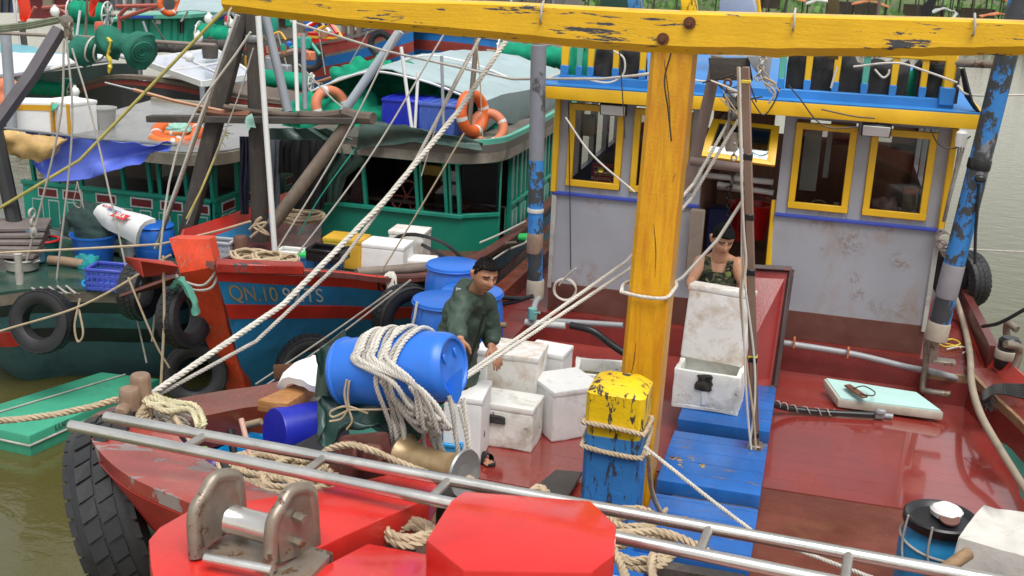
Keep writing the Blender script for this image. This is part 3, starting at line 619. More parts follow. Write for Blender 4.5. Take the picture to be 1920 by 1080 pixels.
# shacks and covered stalls on the far bank
shk = [(-66, 92, 5, .30, .32, .34), (-52, 94, 6, .16, .26, .36), (-40, 92, 4, .4, .40, .38), (-28, 93, 5, .28, .26, .24), (-17, 95, 6, .17, .30, .42), (-6, 94, 5, .42, .41, .38), (1.5, 92, 4.5, .20, .34, .48), (6.5, 94, 4, .55, .55, .52), (10.2, 93, 3.2, .60, .12, .04), (14.5, 92, 5, .5, .5, .48), (19.5, 93, 4, .22, .36, .40), (25, 95, 5, .4, .39, .36)]
looks = ["grey roofed shed", "steel blue stall", "pale tin shed", "brown shed", "blue tarp stall", "white roofed stall", "sky blue tarp stall", "pale canvas stall", "orange tarp stall", "white tarp stall", "teal roofed stall", "bleached tin shed"]
for (x, y, wd, r_, g_, b_), lk in zip(shk, looks):
    t = thing("shoreside_stall", lk+" standing on thin posts on the far green bank", "stall", (x, y, -.4), "stalls along the far bank")
    s = MB(); n_ = 8; hh = random.uniform(1.5, 2.0)
    s.sheet([[V((x+wd*(j/n_-.5)+.1, y-1.2+2.4*i, -.3+hh+.45*math.sin(3.14*j/n_)+.25*i+.08*random.random())) for j in range(n_+1)] for i in (0, 1)], .06)
    s.build("roof", mat("stall_roof_%d" % int(x*10+900), (r_, g_, b_), .6, .2, .8), t)
    for px in (-.46, -.15, .2, .46):
        for dy in (-1.1, 1.1):
            s = MB(); s.cyl((x+px*wd, y+dy, -1.7), (x+px*wd+random.uniform(-.1, .1), y+dy, -.3+hh+.3), .05, n=6); s.build("post", darkwood, t)
    s = MB(); s.box((x, y+.9, .25), (wd*.75, .1, .9), bev=.01); s.build("back_panel", mat("stall_board", (.16, .13, .10), .8, .4, .6), t)
for k in range(16):
    x = -34+k*3.7+random.uniform(-1, 1); y = random.uniform(88, 90); wd = random.uniform(1.5, 3.2); s = MB(); n_ = 6; hh = random.uniform(.6, 1.5); cl = random.choice(((.62, .62, .6), (.5, .5, .5), (.30, .42, .55), (.55, .5, .42), (.62, .2, .08)))
    s.sheet([[V((x+wd*(j/n_-.5), y-.9+1.8*i, -.6+hh+.3*math.sin(3.14*j/n_)+.1*random.random())) for j in range(n_+1)] for i in (0, 1)], .08); t = s.build("low_shelter", mat("shelter_%d" % int(cl[1]*100), cl, .6, .2, .8)); tag(t, "small low tarp shelter among the stalls on the far bank", "shelter", "low shelters along the far bank")
    for sg in (-1, 1): s = MB(); s.cyl((x+sg*wd*.45, y, -1.7), (x+sg*wd*.45, y, -.55+hh), .06, n=6); s.build("post", darkwood, t)
for k in range(10):
    x = random.uniform(-30, 22); s = MB(); y = random.uniform(86, 90); h = random.uniform(2.5, 5.5)
    s.cyl((x, y, -1.6), (x+random.uniform(-.3, .3), y, h-1), .09, .06, 7); tag(s.build("mooring_stake", darkwood), "thin bare mooring stake standing off the far bank", "stake", "mooring stakes off the far bank")

# ================================================================ blue boat with the painted registration
qn = thing("fishing_boat", "blue and red fishing boat with registration on its bow, green wheelhouse and orange stem", "fishing boat", (-5.3, 11, -1.1))
RR = spline([PZ(400, 497, 1.0), PZ(520, 507, .87), PZ(640, 513, .74), PZ(740, 522, .62), V((-3.62, 11.6, .5)), V((-3.5, 14, .42)), V((-3.55, 18, .5))], 6)
keel = spline([PY(458, 725, 9.95), V((-5.25, 10.9, -1.0)), V((-5.0, 11.6, -1.2)), V((-4.6, 12.3, -1.25)), V((-4.3, 13, -1.25)), V((-4.2, 15, -1.25)), V((-4.3, 18, -1.2))], 6)
def qsurf(s, dz, off=0.0):
    """s index along the rail, dz metres below the rail"""
    s = max(0, min(len(RR)-1.001, s)); i = int(s); f = s-i
    a = RR[i].lerp(RR[i+1], f); k = keel[i].lerp(keel[i+1], f)
    t = dz/max(.2, a.z-k.z); p = a.lerp(k, t**1.0); bul = math.sin(min(1, max(0, t))*3.14)*.10
    n_ = V((.75, -.66, 0)); return p + n_*(bul+off)
bands = [(0, .165, 0), (.165, .43, 1), (.43, .59, 0), (.59, 1.0, 1), (1.0, 1.55, 1)]
qb = mat("boat_blue_paint", (.030, .27, .56), .45, .25, 2.5, dirt=.28, dirtcol=(.02, .13, .20), dstretch=(2, 2, .5), bump=.15, chip=.06)
qr = mat("boat_red_paint", (.62, .035, .022), .4, .2, 3, chip=.14, cscale=6, chipcol=(.25, .10, .08), bump=.15)
qk = mat("boat_black_band", (.012, .012, .014), .5)
h = MB(); n_ = len(RR)
for z0, z1, mi in bands:
    off = .014 if mi == 0 else 0
    for (i0, i1, m_) in ((0, 17, mi), (16, n_-1, mi if z0 > .55 else (2 if z0 == 0 else mi))):
        rows = [[qsurf(i0+(i1-i0)*j/24, z, off) for j in range(25)] for z in (z0-.002, (z0+z1)/2, z1+.002)]
        h.m(m_).sheet(rows, .03)
h.build("hull", [qr, qb, qk], qn)
# port side of the bow, seen sharply from the front
L0 = [V((-5.48, 9.4, 1.0)), V((-5.95, 9.9, .95)), V((-6.5, 10.9, .8)), V((-6.8, 12.4, .6)), V((-6.9, 16, .5))]; LK = [PY(452, 725, 9.98), V((-5.5, 10.6, -1)), V((-5.8, 11.5, -1.2)), V((-6.1, 13, -1.2)), V((-6.3, 16, -1.2))]
h = MB()
for k0, k1, m_ in ((0, .09, 0), (.09, .25, 1), (.25, .36, 0), (.36, 1, 1)):
    h.m(m_).sheet([[a.lerp(b, k0) for a, b in zip(L0, LK)], [a.lerp(b, k1) for a, b in zip(L0, LK)]], .03)
h.build("port_hull", [qr, qb], qn)
# stem
s = MB(); stp = [(V((-5.72, 9.27, 1.15)), .17, .2), (PY(352, 500, 9.42), .16, .2), (PY(395, 600, 9.62), .14, .18), (PY(440, 725, 9.95), .11, .16)]
TL = [(317, 447, 9.33), (338, 512, 9.25), (382, 630, 9.55), (428, 735, 9.9)]; TR = [(392, 449, 9.33), (404, 500, 9.22), (427, 615, 9.5), (463, 735, 9.87)]
s.beam([[PY(*a), PY(*b), PY(*b)+V((-.02, .15, .0)), PY(*a)+V((.02, .15, 0))] for a, b in zip(TL, TR)]); s.build("stem_post", mat("stem_orange_red", (.68, .065, .02), .42, .25, 4, chip=.50, cscale=7, stretch=(3, 3, .6), chipcol=(.40, .17, .11), bump=.4, grain=.3, gstretch=(7, 7, .6)), qn)
s = MB(); s.tube(spline([PY(312, 497, 9.2), PY(330, 520, 9.12), PY(380, 535, 9.14), PY(410, 500, 9.2), PY(404, 495, 9.5)], 6), .012, 6); s.tube(spline([PY(322, 505, 9.2), PY(352, 540, 9.12), PY(395, 540, 9.15), PY(412, 505, 9.22)], 6), .012, 6)
tag(s.build("stem_lashing", ropeG), "grey rope lashed round the orange stem post", "rope")
# crosswise head plank
s = MB(); s.bar(PZ(404, 498, .99), PZ(568, 503, .93), .17, .09, bev=.01); s.build("head_plank", mat("worn_head_plank", (.38, .03, .02), .35, .3, 2, chip=.45, cscale=2.2, chipcol=(.07, .055, .05), bump=.3), qn)
s = MB(); s.hexa([PZ(236, 492, .93), PZ(268, 520, .85), PZ(332, 515, .85), PZ(325, 500, .95)], [PZ(233, 481, 1.0), PZ(262, 488, 1.0), PZ(335, 500, 1.02), PZ(322, 489, 1.02)], .008); s.build("port_head_plank", mat("worn_head_plank"," ") if False else MATS["worn_head_plank"], qn)
s = MB(); rp = [RR[i]+V((0, 0, .012)) for i in range(n_)]; s.sheet([[p+V((.02, -.02, 0)) for p in rp], [p+V((-.11, .07, 0)) for p in rp]][::-1], .05); s.build("rail_cap", mat("rail_brown", (.14, .05, .04), .4, .3, 4, chip=.2, bump=.2), qn)
# deck
s = MB(); s.sheet([[p+V((-.20, .18, -.2)) for p in RR], [V((-5.6, max(9.7, p.y*.6+5), max(.2, p.z-.25))) for p in RR], [V((-6.75, max(10, p.y), .28)) for p in RR]][::-1], .03); s.build("deck", mat("brown_wet_deck", (.15, .05, .038), .25, .3, 2, dirt=.3, bump=.2, planks=(0, .18, .5)), qn)
# registration lettering (kept as painted, worn)
lw_ = mat("worn_lettering", (.68, .68, .62), .6, .15, 8, chip=.38, cscale=12, chipcol=(.30, .18, .06))
lo_ = mat("rust_lettering", (.50, .34, .16), .6, .25, 8, chip=.4, cscale=12, chipcol=(.06, .17, .30))
def onhull(s0, ds, d0):
    return lambda x, y, z: qsurf(s0 + x*ds, d0 - y, .006+z)
def smap(px, py):
    best = None
    for i in range(0, 170):
        p = qsurf(i*.1, .27); v = p-_C; X = 960+F_PX*v.dot(_R)/v.dot(_F)
        if best is None or abs(X-px) < best[0]: best = (abs(X-px), i*.1)
    return best[1]
s0, s1, s2 = smap(452, 0), smap(520, 0), smap(580, 0)
seg = (qsurf(s1+.5, .27)-qsurf(s1-.5, .27)).length
text("registration_letters", "QN.10", lo_, V(), V((1, 0, 0)), V((0, 1, 0)), .25, qn, .002, onhull(smap(474, 0), .78/seg, .30))
text("registration_letters", "99.TS", lw_, V(), V((1, 0, 0)), V((0, 1, 0)), .25, qn, .002, onhull(smap(567, 0), .78/seg, .30))
text("port_letter", "N", lw_, V(), V((1, 0, 0)), V((0, 1, 0)), .2, qn, .002, lambda x, y, z: V((-5.62, 9.55, .87)).lerp(V((-5.5, 9.7, .7)), 0)+V((-x*.7, x*.7, y))+V((-.03, -.03, 0)))
# ---- wheelhouse
CY = 13.3
cab = MB(); zb, zs, zt = .12, .66, 1.36
xl, xr = PY(603, 460, CY).x, PY(864, 480, CY).x; xc = -3.72
cab.m(0).box(((xl+xr)/2, CY+.03, (zb+zs)/2), (xr-xl, .06, zs-zb), bev=.004)
cab.hexa([(xr, CY, zb), (xc, CY+.28, zb), (xc, CY+.34, zb), (xr, CY+.06, zb)], [(xr, CY, zs), (xc, CY+.28, zs), (xc, CY+.34, zs), (xr, CY+.06, zs)])
cab.m(1)
for px in (612, 686, 784, 838, 862): x = PY(px, 400, CY).x; cab.bar((x, CY+.02, zs), (x-.035, CY-.05, zt), .045, .06, up=(0, 1, 0), bev=.004)
for px in (792, 846): x = PY(px, 400, CY).x; cab.bar((x, CY+.02, zs), (x-.03, CY-.04, zt), .03, .05, up=(0, 1, 0), bev=.003)
cab.bar((xl-.03, CY-.02, zs+.01), (xr+.02, CY-.02, zs+.01), .06, .05); cab.bar((xl, CY-.05, zt), (xr, CY-.05, zt), .07, .08)
cab.bar((xc-.02, CY+.3, zb), (xc-.02, CY+.3, zt), .05, .05, up=(0, 1, 0)); cab.bar((xr, CY-.02, zs+.02), (xc, CY+.28, zs+.02), .05, .05); cab.bar((xr, CY-.05, zt), (xc, CY+.28, zt), .05, .06)
cab.bar((xl, CY, zs), (xl-.02, CY+.02, zt), .06, .06, up=(0, 1, 0))
# side wall with door gap, louvres and panels
sx = xc; y0, y1 = CY+.75, 18.0
cab.m(2).box((sx-.03, (y0+y1)/2, .36), (.05, y1-y0, .60), bev=0); cab.m(1)
cab.box((sx, (y0+y1)/2, .70), (.07, y1-y0, .05)); cab.box((sx, (y0+y1)/2, zb), (.07, y1-y0, .07)); cab.box((sx, (y0+y1)/2, zt), (.07, y1-y0, .06))
ny = 9
for i in range(ny+1):
    y = lerp(y0, y1, i/ny); cab.box((sx, y, (zb+zt)/2), (.06, .05, zt-zb))
    if i < ny:
        ym = y+(y1-y0)/ny/2; cab.m(3).box((sx-.012, ym, 1.03), (.02, (y1-y0)/ny-.1, .58), bev=0); cab.m(1)
        cab.box((sx, ym, 1.03), (.055, .03, .58))
        cab.m(2).box((sx+.008, ym, .40), (.02, (y1-y0)/ny-.14, .42)); cab.m(4)
        for dy in (-1, 1): cab.box((sx+.021, ym+dy*.10, .40), (.006, .012, .4), bev=0)
        cab.m(1)
cab.m(5).box(((xl+xc)/2, CY+2.6, .9), (xc-xl, .05, 1.3), bev=0); cab.box((xl-.02, CY+1.4, .8), (.05, 2.6, 1.2), bev=0); cab.box(((xl+xc)/2, CY+1.3, .14), (xc-xl-.1, 2.5, .02), bev=0)
cab.box((-4.9, CY+.5, .72), (1.5, .5, .04), bev=0)
qwh = cab.build("wheelhouse", [tealflat, teal, teallite, mat("grey_louvre", (.38, .42, .41), .5, .2, 5), whitetrim, darkroom], qn)
for p0, p1 in ((614, 684), (794, 836), (848, 861)):
    a, b = PY(p0, 400, CY).x, PY(p1, 400, CY).x; s = MB(); s.hexa([(a, CY, zs+.03), (b, CY, zs+.03), (b, CY+.006, zs+.03), (a, CY+.006, zs+.03)], [(a-.03, CY-.055, zt-.03), (b-.03, CY-.055, zt-.03), (b-.03, CY-.049, zt-.03), (a-.03, CY-.049, zt-.03)]); s.build("window_pane", paned, qwh)
s = MB(); s.hexa([(xr, CY, zs+.03), (xc, CY+.28, zs+.03), (xc, CY+.286, zs+.03), (xr, CY+.006, zs+.03)], [(xr, CY-.04, zt-.03), (xc, CY+.28, zt-.03), (xc, CY+.286, zt-.03), (xr, CY-.03, zt-.03)]); s.build("window_pane", paned, qwh)
s = MB(); s.torus(V((-4.95, CY+.3, .78)), .2, .018, axis=(0, -1, .35), n=20, m=6)
for k in range(6): a = k*1.047; B = basis((0, -1, .35)); s.cyl(V((-4.95, CY+.3, .78)), V((-4.95, CY+.3, .78))+B @ V((math.cos(a)*.24, math.sin(a)*.24, 0)), .012, n=5)
s.build("steering_wheel", mat("wheel_red", (.18, .03, .025), .4), qwh)
# roof with curved dirty edge
rl = [V((xl-.35, CY-.22, 1.42)), V((-5.2, CY-.25, 1.42)), V((-4.4, CY-.25, 1.42)), V((-3.95, CY-.18, 1.43)), V((-3.68, CY+.1, 1.44)), V((-3.6, CY+.6, 1.45)), V((-3.58, CY+2, 1.46)), V((-3.58, CY+5, 1.5))]
rs = spline(rl, 6); s = MB()
s.sheet([[p+V((0, 0, .06)) for p in rs], [V((-6.1, max(p.y, CY-.1), p.z+.07)) for p in rs]], .10); s.build("roof", mat("roof_board", (.13, .12, .10), .6, .3, 2, dirt=.3), qn)
s = MB(); s.beam([[p+V((0, 0, -.06)), p+V((0, 0, .07)), p+V((-.05, .05, .07)), p+V((-.05, .05, -.06))] for p in rs]); s.build("roof_edge", paleroof2 := mat("dirty_pale_edge", (.27, .245, .20), .6, .35, 4, dirt=.55, dirtcol=(.06, .05, .04), chip=.2, bump=.4), qn)
s = MB(); q = [p+V((-.02, .02, .17)) for p in rs[18:]]
s.beam([[p+V((.02, 0, -.06)), p+V((.02, 0, .05)), p+V((-.04, 0, .05)), p+V((-.04, 0, -.06))] for p in q]); s.build("roof_kerb", teallite, qn)
# ================================================================ dark teal boat on the left
tb = thing("fishing_boat", "dark teal hulled fishing boat at left with green panelled cabin and blue tarp awning", "fishing boat", (-8.4, 12, -1.15))
tl = mat("dark_teal_hull", (.055, .135, .15), .4, .25, 2, dirt=.35, dirtcol=(.02, .045, .05), bump=.15, chip=.05)
tk = mat("hull_black", (.012, .013, .014), .45, .3, 3)
twd = mat("hull_wood_rim", (.15, .12, .09), .6, .3, 3, dirt=.4, dirtcol=(.04, .035, .03), bump=.3)
ZD = .05
topc = spline([V((-10.6, 12.2, ZD+.1)), V((-9.9, 10.9, ZD+.03)), PZ(-60, 552, ZD), PZ(60, 547, ZD), PZ(170, 547, ZD), PZ(245, 549, ZD), V((-6.72, 10.95, ZD)), V((-6.62, 11.6, ZD)), V((-6.65, 14, ZD)), V((-6.8, 19, ZD))], 6)
tc_ = V((-8.5, 14, 0))
def tsurf(p, dz):
    k = max(0, dz-.12)**1.3*.20; return V((lerp(p.x, -8.5, k), lerp(p.y, max(p.y, 13), k), p.z-dz))
h = MB()
for z0, z1, m_ in ((0, .12, 0), (.12, .26, 1), (.26, .46, 2), (.46, .66, 1), (.66, 1.25, 2)):
    h.m(m_).sheet([[tsurf(p, z) for p in topc] for z in (z0-.001, (z0+z1)/2, z1+.001)], .04)
h.build("hull", [twd, tk, tl], tb)
h = MB(); a, b = 7, 13
red_ = [p for p in topc[:17]]; h.sheet([[tsurf(p, z)+V((0, -.012, 0)) for p in red_] for z in (.46, .66)], .01); h.build("red_patch", qr, tb)
i9 = min(range(len(topc)), key=lambda i: abs((lambda v: 960+F_PX*v.dot(_R)/v.dot(_F))(topc[i]-_C)-14))
text("hull_letter", "S", lw_, tsurf(topc[i9], .34)+V((0, -.02, 0)), (1, .12, 0), (0, .1, 1), .26, tb)
dk = MB(); dk.sheet([[p+V((0, 0, .004)) for p in topc[::-1]], [V((-8.6, max(12, p.y), ZD+.02)) for p in topc[::-1]]][::-1], .03); dk.build("deck", mat("green_wet_deck", (.03, .075, .058), .16, .3, 1.5, dirt=.4, dirtcol=(.07, .07, .055), bump=.15, bscale=12, rvar=.1), tb)
# cabin
CY3 = 12.75; ZB, ZS, ZT = ZD, .66, 1.16
x0, x1 = PY(52, 470, CY3).x, PY(400, 450, CY3).x
c = MB(); c.box(((x0+x1)/2, CY3+.03, (ZB+ZS)/2), (x1-x0, .06, ZS-ZB), bev=.003)
c.box((x1+.0, CY3+2.5, (ZB+ZS)/2), (.06, 5, ZS-ZB), bev=.003)
for px in (64, 108, 152, 232, 282, 300, 350, 398): x = PY(px, 340, CY3).x; c.bar((x, CY3+.02, ZS-.02), (x-.01, CY3-.03, ZT), .05, .05, up=(0, 1, 0), bev=.004)
c.bar((x0, CY3-.0, ZS), (x1, CY3, ZS), .08, .05); c.bar((x0, CY3-.03, ZT), (x1, CY3-.03, ZT), .06, .06)
for k in range(9): y = CY3+.05+k*.6; c.box((x1+.01, y, .85), (.06, .07, .7)); 
c.box((x1+.01, CY3+2.5, ZS), (.07, 5, .05)); c.box((x1+.01, CY3+2.5, ZT), (.07, 5, .06))
for k in range(8): c.box((x1-.01, CY3+.35+k*.6, .92), (.03, .45, .45), bev=0) if k in (1, 2, 5) else None
c.m(1)
for (px, w_) in ((92, .30), (138, .30), (200, .30), (266, .32), (322, .32), (378, .22)):
    x = PY(px, 380, CY3).x; c.m(1).box((x, CY3-.004, .545), (w_, .012, .13), bev=0); c.m(2).box((x, CY3-.008, .545), (w_-.04, .014, .09), bev=0)
for px in (75, 105, 140, 170, 205, 240, 275, 310, 345, 380):
    x = PY(px, 430, CY3).x; c.m(1).box((x, CY3-.003, .26), (.16, .01, .38), bev=0); c.m(3).box((x, CY3-.006, .26), (.135, .012, .355), bev=0)
for k in range(6):
    y = CY3+.35+k*.6; c.m(1).box((x1+.032, y, .545), (.01, .34, .13), bev=0); c.m(2).box((x1+.036, y, .545), (.01, .30, .09), bev=0)
    for d in (-.1, .1): c.m(1).box((x1+.032, y+d, .26), (.01, .16, .38), bev=0); c.m(3).box((x1+.036, y+d, .26), (.01, .135, .355), bev=0)
c.m(4).box(((x0+x1)/2, CY3+1.8, .7), (x1-x0-.1, .05, 1.1), bev=0); c.box(((x0+x1)/2, CY3+.5, .64), (x1-x0-.2, .7, .03), bev=0)
c.build("cabin", [teal, whitetrim, maroon, mat("teal_panel", (.014, .26, .185), .45, .15, 3), darkroom], tb)
for a, b in ((300, 350),):
    xa, xb_ = PY(a, 340, CY3).x, PY(b, 340, CY3).x; s = MB(); s.box(((xa+xb_)/2, CY3-.005, (ZS+ZT)/2), (xb_-xa, .006, ZT-ZS-.05), bev=0); s.build("window_pane", paned, tb)
# roof slab with pale rounded edge
s = MB(); re = spline([V((x0-.3, CY3-.35, 1.24)), V((-9, CY3-.38, 1.24)), V((-8, CY3-.38, 1.24)), V((x1-.15, CY3-.36, 1.24)), V((x1+.22, CY3-.15, 1.25)), V((x1+.36, CY3+.4, 1.26)), V((x1+.36, CY3+1.4, 1.3)), V((x1+.36, CY3+2.5, 1.34))], 6)
s.beam([[p+V((0, 0, -.08)), p+V((.0, 0, .06)), p+V((-.07, .07, .06)), p+V((-.07, .07, -.08))] for p in re]); s.build("roof_edge", paleroof, tb)
s = MB(); s.sheet([[p+V((-.03, .05, .03)) for p in re], [V((-9.6, max(p.y+.1, CY3), p.z+.06)) for p in re]], .05); s.build("roof", roofgrey, tb)
s = MB(); s.bar(PZ(1, 250, 1.2), V((-9.6, 15.6, 1.4)), .04, .1) if False else s.box((-8.3, CY3+2.48, 1.42), (2.5, .06, .16)); s.build("roof_coaming", paleroof, tb)
# blue tarp and patterned cloth hung over the awning pole
YT = 11.9
pole = thing("awning_pole", "thin grey pole holding the blue tarp along the cabin front of the teal boat", "pole", PY(160, 262, YT))
s = MB(); s.tube([PY(8, 240, YT), PY(160, 258, YT), PY(330, 272, YT+.05)], .016, 7); s.build("tube", zinc, pole)
s = MB(); s.box(PY(17, 250, YT-.02), (.08, .05, .07), bev=.01); s.build("clamp", greenpl if False else teallite, pole)
top = [(45, 246), (85, 252), (130, 257), (180, 262), (230, 266), (280, 268), (322, 270)]
bot = [(62, 305), (78, 327), (90, 340), (150, 337), (215, 322), (270, 300), (320, 272)]
s = MB(); rows = []
for k in range(9):
    t_ = k/8; rows.append([PY(lerp(a[0], b[0], t_), lerp(a[1], b[1], t_), YT+.45*(1-t_)*0+(-.0)+.10*math.sin(t_*3.1)*(1+.8*math.sin(i*1.7))) for i, (a, b) in enumerate(zip(top, bot))])
rows = [spline(r, 5) for r in rows]
s.sheet(rows[::-1], .006, wob=.07, wscale=4); tag(s.build("tarp", tarpb, None, ang=80), "bright blue tarp hung as an awning below the foam boxes", "tarp")
top = [(-12, 243), (20, 245), (60, 252), (100, 257), (126, 259)]; bot = [(-20, 264), (10, 284), (50, 298), (82, 303), (124, 264)]
s = MB(); rows = []
for k in range(8):
    t_ = k/7; rows.append(spline([PY(lerp(a[0], b[0], t_), lerp(a[1], b[1], t_), YT-.08-.09*math.sin(t_*3.1)*(1+.6*math.cos(i*2))) for i, (a, b) in enumerate(zip(top, bot))], 5))
s.sheet(rows[::-1], .006, wob=.05, wscale=6); tag(s.build("cloth", clothp, None, ang=80), "yellow and pink patterned cloth hung at the left end of the awning pole", "cloth")

# ---------------------------------------------------------------- green foam raft in the water
rt = thing("foam_raft", "green slab raft with rope round its edge, floating beside the bow", "raft", (-7.2, 9.8, -1.2))
q = [PZ(55, 817, -.93), PZ(300, 710, -.93), PZ(190, 697, -.93), PZ(-60, 775, -.93), PZ(-90, 786, -.93)]
s = MB(); s.hexa([p-V((0, 0, .24)) for p in q], q, .02); s.build("slab", mat("raft_green", (.05, .33, .20), .55, .15, 1.5, dirt=.25, dirtcol=(.04, .16, .10), chip=.2, cscale=2, chipcol=(.30, .42, .34), bump=.2), rt)
s = MB(); e = [p+V((0, 0, -.10)) for p in q]; cc = sum(q, V())/5
e = [p+(p-V((cc.x, cc.y, p.z))).normalized()*.02 for p in e]; s.tube([e[-1], e[0], e[1]], .012, 6); s.build("edge_rope", ropeG, rt)
s = MB(); s.tube(sag(PZ(-60, 790, -.918), PZ(235, 702, -.918), 0), .009, 6); s.build("top_rope", ropeG, rt)
d = (q[1]-q[0]).normalized(); text("raft_letters", "LUC", mat("raft_letter_dark", (.03, .05, .04), .7), q[0].lerp(q[1], .22)+V((0, 0, -.03))+V((.012, -.012, 0)), d, (0, 0, 1), .09, rt)
# ================================================================ makers for repeated things
def tyre_at(c, axis, R, wdt, label, group=None, hang=None):
    t = thing("tyre", label, "tyre", c, group); B = basis(axis); ri = R*.56; s = MB(); n = 40; prof = [(ri, -wdt*.36), (ri+.03, -wdt*.46), (R*.80, -wdt*.53), (R*.95, -wdt*.47), (R*.99, -wdt*.34), (R, 0), (R*.99, wdt*.34), (R*.95, wdt*.47), (R*.80, wdt*.53), (ri+.03, wdt*.46), (ri, wdt*.36), (ri-.012, 0), (ri, -wdt*.36)]
    s.lathe(prof, (0, 0, 0), n=n, rot=B, cap=False); s.build("carcass", rubber, t, world=False)
    s = MB(); n = 34
    for k in range(n):
        for sd in (-1, 1):
            for part in range(2):
                a = 6.28318*(k+.25*sd)/n; z0 = wdt*(.02 + .235*part)*sd; z1 = wdt*(.04+.235*(part+1)-.012)*sd; da = 6.28318/n*.42; sk = .05*(1 if part else -1)*sd
                def pt(a_, r_, z_): return B @ V((math.cos(a_)*r_, math.sin(a_)*r_, z_))
                h = R*.036*(1-.3*part)*random.uniform(.75, 1.15); rb = R*(.985-.03*part)
                bot = [pt(a-da, rb, z0), pt(a+da, rb, z0), pt(a+da+sk, rb-(.015*R if part else 0), z1), pt(a-da+sk, rb-(.015*R if part else 0), z1)]
                s.hexa(bot, [p*(1+h/R) for p in bot])
    s.build("tread", rubber, t, world=False, ang=20)
    return t
def foam_box(c, size, rz=0, rot=None, m=None, label="", open_=False, group=None, seams=False, tape=None, warp=.004):
    t = thing("foam_box", label, "foam box", c, group); m = m or styro; sx, sy, sz = size; s = MB()
    if not open_:
        s.box((0, 0, sz/2), (sx, sy, sz), bev=.018, seg=3)
    else:
        w_ = .045; s.box((0, 0, w_/2), (sx, sy, w_), bev=.01)
        for sg in (-1, 1):
            s.box((sg*(sx/2-w_/2), 0, sz/2+.002), (w_, sy, sz-.004), bev=.012, seg=2); s.box((0, sg*(sy/2-w_/2), sz/2+.001), (sx-.02, w_-.004, sz-.006), bev=.012, seg=2)
    t2 = s.bm; bmesh.ops.subdivide_edges(t2, edges=[e for e in t2.edges if e.calc_length() > .12], cuts=3, use_grid_fill=True)
    s.noise(warp, 9); s.noise(warp*.5, 30); s.build("body", m, t, world=False)
    if not open_:
        s = MB(); s.box((0, 0, sz+.02), (sx+.012, sy+.012, .05), bev=.014, seg=2); s.noise(warp*.6, 8); s.build("lid", m, t, world=False)
    if tape:
        for (a, b, cc, dd) in tape:
            s = MB(); s.box(cc, dd, bev=0); s.build("tape", yelpl, t, world=False)
    t.rotation_euler = rot or (0, 0, rz); return t
def barrel(c, R, H, label, m, lid=True, group=None, rot=None, scale=1):
    t = thing("barrel", label, "barrel", c, group); s = MB()
    s.lathe([(R*.90, 0), (R*.94, .015), (R*.97, H*.08), (R, H*.3), (R, H*.32), (R*.99, H*.34), (R*1.0, H*.36), (R, H*.62), (R*.96, H*.80), (R*.90, H*.90), (R*.86, H*.925), (R*.86, H*.95)], n=32, cap=True); s.build("body", m, t, world=False)
    s = MB(); s.lathe([(R*.86, H*.93), (R*.93, H*.935), (R*.95, H*.955), (R*.93, H*.975), (R*.88, H*.98)], n=32); s.torus((0, 0, H*.945), R*.94, R*.035, n=32, m=6); s.build("rim", m, t, world=False)
    if lid:
        s = MB(); s.lathe([(R*.955, H*.96), (R*.965, H*1.0), (R*.93, H*1.015), (R*.84, H*1.012), (R*.80, H*.99), (R*.3, H*.995), (0, H*1.0)], n=32); s.build("lid", m, t, world=False)
    if rot is not None: t.rotation_euler = rot
    return t
def crate(c, sx, sy, sz, m, label, rz=0, group=None, solid=False):
    t = thing("crate", label, "crate", c, group); s = MB(); w_ = .014
    s.box((0, 0, .012), (sx, sy, .024), bev=.004)
    if solid:
        for sg in (-1, 1): s.box((0, sg*(sy/2), sz/2), (sx, w_, sz), bev=.004); s.box((sg*(sx/2), 0, sz/2), (w_, sy, sz), bev=.004)
        for k in range(5):
            for sg in (-1, 1): s.box((sx*(k/4-.5)*.94, sg*(sy/2+.008), sz*.45), (.02, .02, sz*.8), bev=.003)
        for k in range(4):
            for sg in (-1, 1): s.box((sg*(sx/2+.008), sy*(k/3-.5)*.92, sz*.45), (.02, .02, sz*.8), bev=.003)
    else:
        for z in (.03, sz*.36, sz*.68, sz-.02):
            for sg in (-1, 1): s.box((0, sg*sy/2, z), (sx, w_, .035), bev=.003); s.box((sg*sx/2, 0, z), (w_, sy, .035), bev=.003)
        n = 7
        for k in range(n):
            for sg in (-1, 1): s.box((sx*(k/(n-1)-.5), sg*sy/2, sz/2), (.022, w_+.002, sz), bev=.003)
        for k in range(5):
            for sg in (-1, 1): s.box((sg*sx/2, sy*(k/4-.5), sz/2), (w_+.002, .022, sz), bev=.003)
    s.build("basket", m, t, world=False); s = MB()
    for sg in (-1, 1): s.box((0, sg*sy/2, sz), (sx+.03, .035, .03), bev=.006); s.box((sg*sx/2, 0, sz), (.035, sy+.03, .03), bev=.006)
    s.build("rim", m, t, world=False); t.rotation_euler = (0, 0, rz); return t
def life_ring(c, axis, R, label, m=None, group=None):
    t = thing("lifebuoy", label, "lifebuoy", c, group); B = basis(axis); s = MB(); r = R*.24
    s.torus((0, 0, 0), R-r, r, n=32, m=12, rot=B); s.build("ring", m or orange, t, world=False)
    for k in range(4):
        s = MB(); a0 = k*1.5708+.5
        rings = [[B @ V((math.cos(a)*(R-r+r*1.02*math.cos(q)), math.sin(a)*(R-r+r*1.02*math.cos(q)), r*1.02*math.sin(q))) for q in [6.28318*j/12 for j in range(12)]] for a in (a0, a0+.09, a0+.18)]
        s.beam(rings); s.build("band", mat("reflective_band", (.62, .60, .57), .4), t, world=False)
    return t
